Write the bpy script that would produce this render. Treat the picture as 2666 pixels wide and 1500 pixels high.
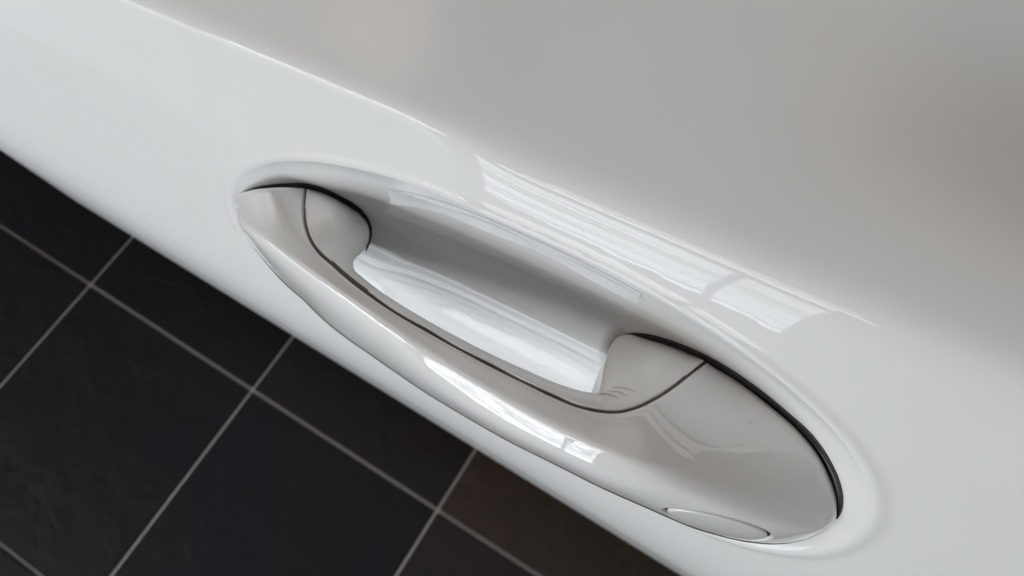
import bpy, math
import numpy as np
from mathutils import Matrix, Vector

# ------------------------------------------------------------------ scene reset
for o in list(bpy.data.objects):
    bpy.data.objects.remove(o, do_unlink=True)
scene = bpy.context.scene
COL = scene.collection

# ------------------------------------------------------------------ camera
H = 1.14187                                    # phone height above the showroom floor
cam_d = bpy.data.cameras.new('camera')
cam_d.sensor_width = 36.0
cam_d.lens = 27.007
cam_d.clip_start = 0.01
cam_d.clip_end = 200.0
cam = bpy.data.objects.new('camera', cam_d)
COL.objects.link(cam)
right = Vector((0.85131, 0.52388, -0.02848))
down = Vector((0.47311, -0.79000, -0.38996))
fwd = Vector((-0.22679, 0.31850, -0.92039))
m = Matrix((right, -down, -fwd)).transposed().to_4x4()
m.translation = Vector((0, 0, H))
cam.matrix_world = m
scene.camera = cam
cam_d.dof.use_dof = True
cam_d.dof.focus_distance = 0.235
cam_d.dof.aperture_fstop = 17.0

# ------------------------------------------------------------------ showroom light
world = bpy.data.worlds.new('World')
scene.world = world
world.use_nodes = True
wn, wl = world.node_tree.nodes, world.node_tree.links
bg = wn['Background']
tc = wn.new('ShaderNodeTexCoord')
nz = wn.new('ShaderNodeTexNoise'); nz.inputs['Scale'].default_value = 3.6; nz.inputs['Detail'].default_value = 1.5; nz.inputs['Distortion'].default_value = 0.6
wr = wn.new('ShaderNodeValToRGB')
wr.color_ramp.elements[0].position = 0.46; wr.color_ramp.elements[0].color = (0.015, 0.018, 0.024, 1)
wr.color_ramp.elements[1].position = 0.68; wr.color_ramp.elements[1].color = (0.52, 0.47, 0.42, 1)
wl.new(tc.outputs['Generated'], nz.inputs['Vector'])
wl.new(nz.outputs['Fac'], wr.inputs['Fac'])
acc = wr.outputs['Color']
# glows added to the world for soft reflections on the upper panel: direction, cosine of the soft edge, radiance
for dr, c0, lc in (((-0.73, -0.42, 0.54), 0.93, (4.9, 4.2, 3.6)),
                   ((-0.585, -0.43, 0.685), 0.995, (6.5, 5.2, 4.2)),
                   ((-0.33, -0.33, 0.88), 0.992, (0.7, 0.66, 0.62)),
                   ((0.02, -0.21, 0.977), 0.955, (3.4, 2.6, 2.0))):
    vd = wn.new('ShaderNodeVectorMath'); vd.operation = 'DOT_PRODUCT'
    wl.new(tc.outputs['Generated'], vd.inputs[0]); vd.inputs[1].default_value = Vector(dr).normalized()
    mr = wn.new('ShaderNodeMapRange'); mr.interpolation_type = 'SMOOTHSTEP'
    wl.new(vd.outputs['Value'], mr.inputs[0]); mr.inputs[1].default_value = c0; mr.inputs[2].default_value = 1.0
    mx = wn.new('ShaderNodeMix'); mx.data_type = 'RGBA'; mx.blend_type = 'ADD'
    wl.new(mr.outputs[0], mx.inputs[0]); wl.new(acc, mx.inputs[6]); mx.inputs[7].default_value = lc + (1,)
    acc = mx.outputs[2]
wl.new(acc, bg.inputs['Color'])
bg.inputs['Strength'].default_value = 0.36

# window panes of the glazed front, a few metres outside the door, each an area lamp
PANES = [  # x0, x1, y, z0, z1, radiance, colour, streaky
    (-2.90, -0.68, -1.2, 0.03, 0.97, 4.8, (0.87, 0.945, 1.0), 'soft'),
    (-1.34, -0.66, -1.2, 0.99, 1.055, 20.0, (1.0, 1.0, 1.0), False),
    (-1.28, -0.70, -1.2, 1.085, 1.13, 20.0, (1.0, 1.0, 1.0), False),
    (-1.22, -0.74, -1.2, 1.17, 1.20, 20.0, (1.0, 0.99, 0.97), False),
    (-0.92, -0.035, -2.0, 0.03, 1.02, 10.0, (0.88, 0.95, 1.0), 'streaky'),
    (0.0, 0.24, -2.0, 0.03, 1.02, 10.0, (0.88, 0.95, 1.0), 'streaky'),
    (-0.86, 0.24, -2.0, 1.11, 1.165, 18.0, (1.0, 1.0, 1.0), False),
    (-0.78, 0.34, -2.0, 1.215, 1.255, 18.0, (1.0, 1.0, 1.0), False),
    (-0.70, 0.30, -2.0, 1.325, 1.355, 18.0, (1.0, 0.99, 0.97), False),
]
for i, (x0, x1, yw, z0, z1, rad, colr, streaky) in enumerate(PANES):
    ld = bpy.data.lights.new('window_pane', 'AREA')
    ld.shape = 'RECTANGLE'
    ld.size = x1 - x0
    ld.size_y = z1 - z0
    ld.energy = rad * math.pi * (x1 - x0) * (z1 - z0)
    ld.color = colr
    if streaky == 'soft':
        # ground outside is darker than the sky band, without a hard line between
        ld.use_nodes = True
        ln_, ll = ld.node_tree.nodes, ld.node_tree.links
        g_ = ln_.new('ShaderNodeNewGeometry')
        sp = ln_.new('ShaderNodeSeparateXYZ'); ll.new(g_.outputs['Position'], sp.inputs[0])
        r1 = ln_.new('ShaderNodeValToRGB'); r1.color_ramp.interpolation = 'EASE'
        r1.color_ramp.elements[0].position = 0.0; r1.color_ramp.elements[0].color = (0.10, 0.10, 0.10, 1)
        r1.color_ramp.elements[1].position = 0.86; r1.color_ramp.elements[1].color = (1, 1, 1, 1)
        e_ = r1.color_ramp.elements.new(0.5); e_.color = (0.17, 0.17, 0.17, 1)
        ll.new(sp.outputs['Z'], r1.inputs['Fac']); ll.new(r1.outputs['Color'], ln_['Emission'].inputs['Strength'])
    if streaky == 'streaky':
        # what stands outside the glass: dim ground, a broken bright band, blinds and bars
        ld.use_nodes = True
        ln_, ll = ld.node_tree.nodes, ld.node_tree.links
        em = ln_['Emission']
        g_ = ln_.new('ShaderNodeNewGeometry')
        sp = ln_.new('ShaderNodeSeparateXYZ'); ll.new(g_.outputs['Position'], sp.inputs[0])
        mp = ln_.new('ShaderNodeMapping'); mp.inputs['Scale'].default_value = (0.6, 1.0, 38.0)
        ll.new(g_.outputs['Position'], mp.inputs['Vector'])
        nn = ln_.new('ShaderNodeTexNoise'); nn.inputs['Scale'].default_value = 1.0; nn.inputs['Detail'].default_value = 3.0
        ll.new(mp.outputs['Vector'], nn.inputs['Vector'])
        r1 = ln_.new('ShaderNodeValToRGB')
        r1.color_ramp.elements[0].position = 0.42; r1.color_ramp.elements[0].color = (0.35, 0.35, 0.35, 1)
        r1.color_ramp.elements[1].position = 0.54; r1.color_ramp.elements[1].color = (1.45, 1.45, 1.45, 1)
        ll.new(nn.outputs['Fac'], r1.inputs['Fac'])
        n2 = ln_.new('ShaderNodeTexNoise'); n2.inputs['Scale'].default_value = 5.0; n2.inputs['Detail'].default_value = 4.0
        ll.new(g_.outputs['Position'], n2.inputs['Vector'])
        ad = ln_.new('ShaderNodeMath'); ad.operation = 'MULTIPLY_ADD'
        ll.new(n2.outputs['Fac'], ad.inputs[0]); ad.inputs[1].default_value = 0.07; ll.new(sp.outputs['Z'], ad.inputs[2])
        r2 = ln_.new('ShaderNodeValToRGB')
        cr_ = r2.color_ramp
        cr_.elements[0].position = 0.0; cr_.elements[0].color = (1.0, 1.0, 1.0, 1)
        cr_.elements[1].position = 1.0; cr_.elements[1].color = (0.25, 0.25, 0.25, 1)
        for ps, v in ((0.50, 0.80), (0.66, 0.42), (0.76, 1.0), (0.96, 1.0)):
            e_ = cr_.elements.new(ps); e_.color = (v, v, v, 1)
        ll.new(ad.outputs[0], r2.inputs['Fac'])
        mu = ln_.new('ShaderNodeMix'); mu.data_type = 'RGBA'; mu.blend_type = 'MULTIPLY'
        mu.inputs[0].default_value = 1.0
        ll.new(r1.outputs['Color'], mu.inputs[6]); ll.new(r2.outputs['Color'], mu.inputs[7])
        ll.new(mu.outputs[2], em.inputs['Strength'])
    lo = bpy.data.objects.new('window_pane', ld)
    lo.location = ((x0 + x1) / 2, yw, (z0 + z1) / 2)
    lo.rotation_euler = (math.radians(90), 0, 0)      # faces +Y, towards the car
    COL.objects.link(lo)

# two unseen overhead lamps, added to lift the handle's top faces
for tx, ty, tl, tw, rad in ((0.15, 0.42, 1.6, 0.16, 1.5), (0.35, 0.72, 1.2, 0.30, 1.3)):
    ld = bpy.data.lights.new('overhead_fill', 'AREA')
    ld.shape = 'RECTANGLE'; ld.size = tl; ld.size_y = tw
    ld.energy = rad * math.pi * tl * tw
    ld.color = (1.0, 0.97, 0.93)
    lo = bpy.data.objects.new('overhead_fill', ld)
    lo.location = (tx, ty, 2.6)
    COL.objects.link(lo)

vs = scene.view_settings
scene.display_settings.display_device = 'sRGB'
vs.view_transform = 'Standard'
vs.look = 'None'
vs.exposure = -0.40
vs.gamma = 1.0
vs.use_curve_mapping = False
scene.render.engine = 'CYCLES'
scene.cycles.use_denoising = True
scene.cycles.max_bounces = 8
scene.cycles.sample_clamp_indirect = 6.0


# ------------------------------------------------------------------ materials
def new_mat(name):
    mt = bpy.data.materials.new(name)
    mt.use_nodes = True
    nt = mt.node_tree
    return mt, nt, nt.nodes['Principled BSDF']


def nd(nt, typ, **kw):
    n = nt.nodes.new(typ)
    for k, v in kw.items():
        if k in n.inputs.keys():
            n.inputs[k].default_value = v
        else:
            setattr(n, k, v)
    return n


def math_node(nt, op, a, b=None, clamp=False):
    n = nt.nodes.new('ShaderNodeMath'); n.operation = op; n.use_clamp = clamp
    for i, s in enumerate((a, b)):
        if s is None: continue
        if isinstance(s, (int, float)): n.inputs[i].default_value = s
        else: nt.links.new(s, n.inputs[i])
    return n.outputs[0]


def mix_col(nt, fac, a, b):
    n = nt.nodes.new('ShaderNodeMix'); n.data_type = 'RGBA'
    for sock, s in ((n.inputs[0], fac), (n.inputs[6], a), (n.inputs[7], b)):
        if isinstance(s, (int, float)): sock.default_value = s
        elif isinstance(s, tuple): sock.default_value = s
        else: nt.links.new(s, sock)
    return n.outputs[2]


def paint(name, base, coat_rough=0.025, specks=True, scuff=False, peel=0.05, coat=1.0, ior=1.43):
    """white car lacquer: diffuse white under a clear coat, dust specks, faint orange peel"""
    mt, nt, b = new_mat(name)
    tcn = nd(nt, 'ShaderNodeTexCoord')
    pos = tcn.outputs['Object']
    colour = base
    if specks:
        vo = nd(nt, 'ShaderNodeTexVoronoi', Scale=85.0)
        nt.links.new(pos, vo.inputs['Vector'])
        dot = math_node(nt, 'LESS_THAN', vo.outputs['Distance'], 0.022)
        sep = nd(nt, 'ShaderNodeSeparateColor'); nt.links.new(vo.outputs['Color'], sep.inputs[0])
        some = math_node(nt, 'LESS_THAN', sep.outputs[0], 0.42)
        fac = math_node(nt, 'MULTIPLY', math_node(nt, 'MULTIPLY', dot, some), 0.75)
        colour = mix_col(nt, fac, base, (0.12, 0.10, 0.09, 1))
        # dusty film, barely visible
        n1 = nd(nt, 'ShaderNodeTexNoise', Scale=38.0, Detail=6.0)
        nt.links.new(pos, n1.inputs['Vector'])
        dust = nd(nt, 'ShaderNodeMapRange'); nt.links.new(n1.outputs['Fac'], dust.inputs[0])
        dust.inputs[1].default_value = 0.45; dust.inputs[2].default_value = 0.8
        dust.inputs[3].default_value = 0.0; dust.inputs[4].default_value = 0.06
        colour = mix_col(nt, dust.outputs[0], colour, (0.55, 0.52, 0.48, 1))
    if scuff:
        # grey rub mark on the cup beside the rear grip foot, plus a few finger smears
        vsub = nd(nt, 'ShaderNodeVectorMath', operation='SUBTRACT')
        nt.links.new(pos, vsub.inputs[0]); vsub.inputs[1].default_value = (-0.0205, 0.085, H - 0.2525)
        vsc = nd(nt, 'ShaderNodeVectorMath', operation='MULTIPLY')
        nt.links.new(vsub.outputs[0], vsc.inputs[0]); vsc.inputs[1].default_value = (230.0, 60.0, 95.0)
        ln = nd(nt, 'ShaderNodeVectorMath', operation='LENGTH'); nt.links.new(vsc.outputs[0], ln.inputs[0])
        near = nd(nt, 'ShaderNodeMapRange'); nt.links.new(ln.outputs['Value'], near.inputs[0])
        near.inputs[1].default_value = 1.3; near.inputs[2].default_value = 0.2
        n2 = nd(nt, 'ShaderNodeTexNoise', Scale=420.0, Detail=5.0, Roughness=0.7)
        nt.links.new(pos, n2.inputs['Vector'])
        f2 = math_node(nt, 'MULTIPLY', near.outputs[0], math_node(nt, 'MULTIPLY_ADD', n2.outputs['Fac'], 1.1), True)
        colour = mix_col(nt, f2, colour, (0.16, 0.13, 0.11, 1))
        # fingernail scratches: hair lines running lengthwise through the cup
        csub = nd(nt, 'ShaderNodeVectorMath', operation='SUBTRACT')
        nt.links.new(pos, csub.inputs[0]); csub.inputs[1].default_value = (-0.05, 0.084, H - 0.252)
        csc = nd(nt, 'ShaderNodeVectorMath', operation='MULTIPLY')
        nt.links.new(csub.outputs[0], csc.inputs[0]); csc.inputs[1].default_value = (18.0, 30.0, 30.0)
        cln = nd(nt, 'ShaderNodeVectorMath', operation='LENGTH'); nt.links.new(csc.outputs[0], cln.inputs[0])
        cm = nd(nt, 'ShaderNodeMapRange'); nt.links.new(cln.outputs['Value'], cm.inputs[0])
        cm.inputs[1].default_value = 1.15; cm.inputs[2].default_value = 0.7
        smap = nd(nt, 'ShaderNodeMapping'); smap.inputs['Rotation'].default_value = (0, math.radians(-5), 0); smap.inputs['Scale'].default_value = (22.0, 22.0, 1500.0)
        nt.links.new(pos, smap.inputs['Vector'])
        sn = nd(nt, 'ShaderNodeTexNoise', Scale=1.0, Detail=2.0); nt.links.new(smap.outputs['Vector'], sn.inputs['Vector'])
        sr = nd(nt, 'ShaderNodeMapRange'); nt.links.new(sn.outputs['Fac'], sr.inputs[0])
        sr.inputs[1].default_value = 0.60; sr.inputs[2].default_value = 0.70; sr.inputs[4].default_value = 0.30
        colour = mix_col(nt, math_node(nt, 'MULTIPLY', sr.outputs[0], cm.outputs[0]), colour, (0.40, 0.385, 0.37, 1))
    if isinstance(colour, tuple): b.inputs['Base Color'].default_value = colour
    else: nt.links.new(colour, b.inputs['Base Color'])
    b.inputs['Roughness'].default_value = 0.45
    b.inputs['Specular IOR Level'].default_value = 0.15
    b.inputs['Coat Weight'].default_value = coat
    b.inputs['Coat Roughness'].default_value = coat_rough
    b.inputs['Coat IOR'].default_value = ior
    op = nd(nt, 'ShaderNodeTexNoise', Scale=55.0, Detail=2.0)
    nt.links.new(pos, op.inputs['Vector'])
    bp = nd(nt, 'ShaderNodeBump', Strength=peel, Distance=0.004)
    nt.links.new(op.outputs['Fac'], bp.inputs['Height'])
    nt.links.new(bp.outputs['Normal'], b.inputs['Coat Normal'])
    return mt


M_PAINT = paint('white_lacquer', (0.81, 0.815, 0.815, 1), scuff=True, coat=0.58, peel=0.022)
M_SHELL = paint('white_handle_lacquer', (0.86, 0.865, 0.865, 1), 0.02, ior=1.58)
M_GRIP = paint('white_satin_plastic', (0.86, 0.86, 0.85, 1), 0.14, peel=0.03)


def plain(name, colr, rough, bump=0.0, bscale=200.0):
    mt, nt, b = new_mat(name)
    tcn = nd(nt, 'ShaderNodeTexCoord')
    n1 = nd(nt, 'ShaderNodeTexNoise', Scale=bscale, Detail=4.0)
    nt.links.new(tcn.outputs['Object'], n1.inputs['Vector'])
    dk = tuple(c * 0.7 for c in colr) + (1,)
    nt.links.new(mix_col(nt, n1.outputs['Fac'], dk, tuple(colr) + (1,)), b.inputs['Base Color'])
    b.inputs['Roughness'].default_value = rough
    if bump:
        bp = nd(nt, 'ShaderNodeBump', Strength=bump, Distance=0.001)
        nt.links.new(n1.outputs['Fac'], bp.inputs['Height']); nt.links.new(bp.outputs['Normal'], b.inputs['Normal'])
    return mt


M_RUBBER = plain('black_rubber', (0.012, 0.012, 0.013), 0.42)
M_SEAM = plain('brown_seam', (0.17, 0.145, 0.115), 0.45, 0.2)
M_EDGE_SHADE = plain('grey_edge_shade', (0.19, 0.185, 0.18), 0.5)
M_SEAL = plain('dark_seal', (0.05, 0.048, 0.046), 0.5)
M_GROUT = plain('grey_grout', (0.52, 0.495, 0.485), 0.85, 0.4, 320.0)


def slate():
    mt, nt, b = new_mat('black_slate_tile')
    tcn = nd(nt, 'ShaderNodeTexCoord'); geo = nd(nt, 'ShaderNodeNewGeometry')
    info = nd(nt, 'ShaderNodeObjectInfo')
    n1 = nd(nt, 'ShaderNodeTexNoise', Scale=3.2, Detail=5.0, Roughness=0.55)
    nt.links.new(geo.outputs['Position'], n1.inputs['Vector'])
    r = nd(nt, 'ShaderNodeValToRGB')
    r.color_ramp.elements[0].position = 0.40; r.color_ramp.elements[0].color = (0.0075, 0.0090, 0.0135, 1)
    r.color_ramp.elements[1].position = 0.68; r.color_ramp.elements[1].color = (0.0105, 0.0095, 0.0100, 1)
    nt.links.new(n1.outputs['Fac'], r.inputs['Fac'])
    sc_ = nd(nt, 'ShaderNodeSeparateColor'); nt.links.new(info.outputs['Color'], sc_.inputs[0])
    nt.links.new(mix_col(nt, sc_.outputs[0], r.outputs['Color'], (0.080, 0.052, 0.038, 1)), b.inputs['Base Color'])
    n2 = nd(nt, 'ShaderNodeTexNoise', Scale=14.0, Detail=7.0, Roughness=0.6, Distortion=0.6)
    nt.links.new(geo.outputs['Position'], n2.inputs['Vector'])
    bp = nd(nt, 'ShaderNodeBump', Strength=0.35, Distance=0.01)
    nt.links.new(n2.outputs['Fac'], bp.inputs['Height']); nt.links.new(bp.outputs['Normal'], b.inputs['Normal'])
    b.inputs['Roughness'].default_value = 0.48
    b.inputs['Specular IOR Level'].default_value = 0.2
    return mt


M_SLATE = slate()


def film_mat():
    mt, nt, b = new_mat('clear_film')
    b.inputs['Base Color'].default_value = (0.88, 0.90, 0.93, 1)
    b.inputs['Roughness'].default_value = 0.12
    b.inputs['Alpha'].default_value = 0.62
    b.inputs['Coat Weight'].default_value = 1.0
    b.inputs['Coat Roughness'].default_value = 0.03
    return mt


M_FILM = film_mat()


# ------------------------------------------------------------------ helpers
def mesh_obj(name, verts, faces, mat, parent=None, smooth=True):
    me = bpy.data.meshes.new(name)
    me.from_pydata([tuple(v) for v in np.asarray(verts).tolist()], [], faces)
    if smooth: me.polygons.foreach_set('use_smooth', [True] * len(me.polygons))
    me.materials.append(mat)
    me.update()
    o = bpy.data.objects.new(name, me)
    COL.objects.link(o)
    if parent: o.parent = parent
    return o


def grid_faces(nu, nv, flip=False, mask=None):
    i, j = np.meshgrid(np.arange(nu - 1), np.arange(nv - 1), indexing='ij')
    a = i * nv + j
    q = np.stack([a, a + 1, a + nv + 1, a + nv] if flip else [a, a + nv, a + nv + 1, a + 1], -1).reshape(-1, 4)
    if mask is not None: q = q[mask.reshape(-1)]
    return q


def compact(P, q):
    used = np.unique(q)
    remap = -np.ones(len(P), int); remap[used] = np.arange(len(used))
    return P[used], remap[q].tolist()


def read_net(txt, cols):
    rows = []
    for line in txt.strip().splitlines():
        d = np.array([int(t) for t in line.split(',')]).reshape(cols, 3)
        rows.append(np.cumsum(d, 0))
    return np.array(rows) * 1e-5


def refine(P, axis, k):
    """Catmull-Rom refinement of a control net along one axis"""
    P = np.moveaxis(P, axis, 0)
    n = len(P)
    pad = np.concatenate([2 * P[:1] - P[1:2], P, 2 * P[-1:] - P[-2:-1]])
    out = []
    for i in range(n - 1):
        p0, p1, p2, p3 = pad[i], pad[i + 1], pad[i + 2], pad[i + 3]
        # limited tangents so that uneven rows do not overshoot
        h0 = np.linalg.norm(p1 - p0, axis=-1, keepdims=True) + 1e-9
        h1 = np.linalg.norm(p2 - p1, axis=-1, keepdims=True) + 1e-9
        h2 = np.linalg.norm(p3 - p2, axis=-1, keepdims=True) + 1e-9
        t1 = h1 * ((p1 - p0) / h0 * h1 + (p2 - p1) / h1 * h0) / (h0 + h1)
        t2 = h1 * ((p2 - p1) / h1 * h2 + (p3 - p2) / h2 * h1) / (h1 + h2)
        for s in range(k):
            t = s / k
            out.append((2*t**3-3*t**2+1)*p1 + (t**3-2*t**2+t)*t1 + (-2*t**3+3*t**2)*p2 + (t**3-t**2)*t2)
    out.append(P[-1])
    return np.moveaxis(np.array(out), 0, axis)


def sstep(a, b, x):
    t = np.clip((x - a) / (b - a), 0, 1)
    return t * t * (3 - 2 * t)


def tag(o, label=None, cat=None, group=None, kind=None):
    if label: o['label'] = label
    if cat: o['category'] = cat
    if group: o['group'] = group
    if kind: o['kind'] = kind


# ------------------------------------------------------------------ floor
TX, TY = 0.345, 0.36905
X0, Y0 = -0.8820, 0.0428
fl = mesh_obj('floor', [(-6, -6, -0.004), (6, -6, -0.004), (6, 6, -0.004), (-6, 6, -0.004)], [(0, 1, 2, 3)], M_GROUT, smooth=False)
tag(fl, kind='structure')
gw = 0.0025


def tile_mesh():
    hx, hy, b_, t = TX / 2 - gw, TY / 2 - gw, 0.0016, 0.004
    v, f = [], []
    for (ix, iy, z) in ((0, 0, -t), (0, 0, -b_ * 0.7), (b_, b_, 0)):
        for sx, sy in ((-1, -1), (1, -1), (1, 1), (-1, 1)):
            v.append((sx * (hx - ix), sy * (hy - iy), z))
    for r in (0, 4):
        for k in range(4):
            f.append((r + k, r + (k + 1) % 4, r + 4 + (k + 1) % 4, r + 4 + k))
    f.append((8, 9, 10, 11))
    me = bpy.data.meshes.new('tile'); me.from_pydata(v, [], f); me.materials.append(M_SLATE); me.update()
    return me


TM = tile_mesh()
for i in range(-5, 10):
    for j in range(-8, 5):
        t = bpy.data.objects.new('tile', TM)
        t.location = (X0 + (i + 0.5) * TX, Y0 + (j + 0.5) * TY, 0.0002 * ((i * 7 + j * 3) % 4))
        t.rotation_euler = (0.0008 * math.sin(i * 3.1 + j), 0.0008 * math.sin(j * 2.3 - i), 0)
        t.parent = fl
        t.color = {(2, 0): (0.48, 0, 0, 1), (2, -1): (0.18, 0, 0, 1), (1, 0): (0.10, 0, 0, 1), (3, -1): (0.5, 0, 0, 1)}.get((i, j), (0, 0, 0, 1))  # brown tint on a few tiles stands in for a warm reflected sheen
        COL.objects.link(t)

# ------------------------------------------------------------------ car door: skin
# d = depth below the camera plane height H; section slope dy/d(-d) from sill line down to the belly and the door foot
SQ = np.array([.00, .05, .10, .14, .16, .1695, .1765, .179, .183, .187, .20, .22, .25, .27, .30, .34, .36, .38, .40, .45, .60, .80, 1.0])
SV = np.array([1.9, 1.8, 1.7, 1.63, 1.60, 1.55, .75, .60, .46, .38, .345, .32, .29, .27, .20, .02, -.06, -.13, -.165, -.17, -.13, -.10, -.10])


def pchip(x, xs, ys):
    h = np.diff(xs); d = np.diff(ys) / h
    mm = np.zeros(len(xs)); mm[0] = d[0]; mm[-1] = d[-1]
    for i in range(1, len(xs) - 1):
        if d[i - 1] * d[i] > 0:
            w1 = 2 * h[i] + h[i - 1]; w2 = h[i] + 2 * h[i - 1]
            mm[i] = (w1 + w2) / (w1 / d[i - 1] + w2 / d[i])
    x = np.clip(x, xs[0], xs[-1]); i = np.clip(np.searchsorted(xs, x) - 1, 0, len(xs) - 2); t = (x - xs[i]) / h[i]
    return (2*t**3-3*t**2+1)*ys[i] + (t**3-2*t**2+t)*h[i]*mm[i] + (-2*t**3+3*t**2)*ys[i+1] + (t**3-t**2)*h[i]*mm[i+1]


qq = np.linspace(0, 1, 4001)
SS = pchip(qq, SQ, SV)
YY = -np.concatenate([[0], np.cumsum((SS[1:] + SS[:-1]) / 2 * np.diff(qq))])
YY += 0.065 - np.interp(0.2535, qq, YY)
SVL = SV.copy(); SVL[6:12] = [.42, .395, .385, .385, .38, .345]      # towards the hinge side the shoulder edge is tighter
SL = pchip(qq, SQ, SVL)
YL = -np.concatenate([[0], np.cumsum((SL[1:] + SL[:-1]) / 2 * np.diff(qq))])
YL += 0.065 - np.interp(0.2535, qq, YL)


# panel above the crease tilted at the rear to imitate a soft shade
SX = 1.9 * sstep(.143, .155, qq) * (1 - sstep(.155, .1695, qq)) - .75 * sstep(.085, .105, qq) * (1 - sstep(.135, .147, qq))
YX = np.concatenate([np.cumsum(((SX[1:] + SX[:-1]) / 2 * np.diff(qq))[::-1])[::-1], [0]])


def q_of(x, d): return d + .09 * (np.clip(x, -.5, .5) + .05) * (1 - sstep(.26, .36, d))


def base_y(x, d):
    q = q_of(x, d)
    w = sstep(-.105, -.055, x)
    return np.interp(q, qq, YY) * w + np.interp(q, qq, YL) * (1 - w) + sstep(-.02, .085, x) * np.interp(q, qq, YX) + (x + .05) * (.035 - .035 * sstep(.18, .36, q))


def dish_y(x, d):
    """door skin with the oval handle cup pressed into it"""
    q = q_of(x, d)
    r = ((np.abs(x + .0530) / .1215) ** 2.25 + (np.abs(q - .2525) / .0585) ** 2.25) ** (1 / 2.25)
    u = (q - .2525) / .0585
    ax = np.clip(np.abs(x + .0530) / .1215, 0, 1)
    um = np.maximum((1 - ax ** 2.25) ** (1 / 2.25), .02)
    t_ = np.abs(u) / um
    e = np.where(t_ < 1, (1 - ax ** 4) * (1 - t_ ** 1.8), np.minimum(-(r - 1) * 1.8, 0))   # curved upper wall
    pl = 1.18 * (1.02 - u)                             # flatter lower shelf, meeting the wall in a tight fold
    h = np.clip(.5 + .5 * (pl - e) / .07, 0, 1)
    e = pl * (1 - h) + e * h - .07 * h * (1 - h)
    k = .02
    s = np.where(e > k, e, np.where(e < -k, 0, (e + k) ** 2 / (4 * k)))
    return base_y(x, d) + .0225 * s - .0007 * np.exp(-((r - 1.022) / .022) ** 2) * (1 - sstep(.0, .45, u) * (1 - sstep(.02, .055, x)))   # slightly raised lip


door = bpy.data.objects.new('car_door', None)
COL.objects.link(door)
door.location = (0, 0, 0)
tag(door, 'glossy white car door with a shoulder crease and pull handle', 'car door')


def spaced(segs):
    out = [segs[0][0]]
    for a, b, st in segs:
        n = max(1, int(round((b - a) / st)))
        out += list(np.linspace(a, b, n + 1)[1:])
    return np.array(out)


xs = spaced([(-.85, -.35, .02), (-.35, -.19, .004), (-.19, .085, .0009), (.085, .20, .004), (.20, .70, .02)])
ds = spaced([(.022, .15, .004), (.15, .162, .0015), (.162, .184, .0005), (.184, .33, .0007), (.33, .42, .003), (.42, .96, .02)])
XX, DDp = np.meshgrid(xs, ds, indexing='ij')
YD = dish_y(XX, DDp)
P = np.stack([XX, YD, H - DDp], -1)
# turned-in flanges along the top and the foot so that the panel has an edge
top = P[:, :1] + np.array([0, .012, -.001]); top2 = P[:, :1] + np.array([0, .014, -.03])
bot = P[:, -1:] + np.array([0, .02, -.004]); bot2 = P[:, -1:] + np.array([0, .03, .05])
P = np.concatenate([top2, top, P, bot, bot2], 1)
nu, nv = P.shape[:2]
skin = mesh_obj('door_skin', P.reshape(-1, 3), grid_faces(nu, nv).tolist(), M_PAINT, door)

# clear protective film stuck along the upper wall of the cup
fx = np.linspace(-.1085, -.0175, 90)
rows = []
for x in fx:
    s = (x + .1085) / .091
    q0 = .2035 - .0065 * math.sin(math.pi * min(1, s * 1.02)) + .012 * (1 - s) ** 2.2
    qs_ = np.linspace(q0, q0 + .0085, 12)
    d_ = qs_ - .09 * (x + .05)
    lift = .0002 + .0024 * np.linspace(0, 1, 12) ** 1.3 * (0.85 + 0.15 * math.sin(x * 160))     # lower edge tilted out so the strip catches more light
    rows.append(np.stack([np.full(12, x), dish_y(np.full(12, x), d_) - lift, H - d_], -1))
rows = np.array(rows)
film = mesh_obj('protective_film', rows.reshape(-1, 3), grid_faces(90, 12).tolist(), M_FILM, door)
tag(film, 'clear protective film strip along the upper cup wall')

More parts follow.
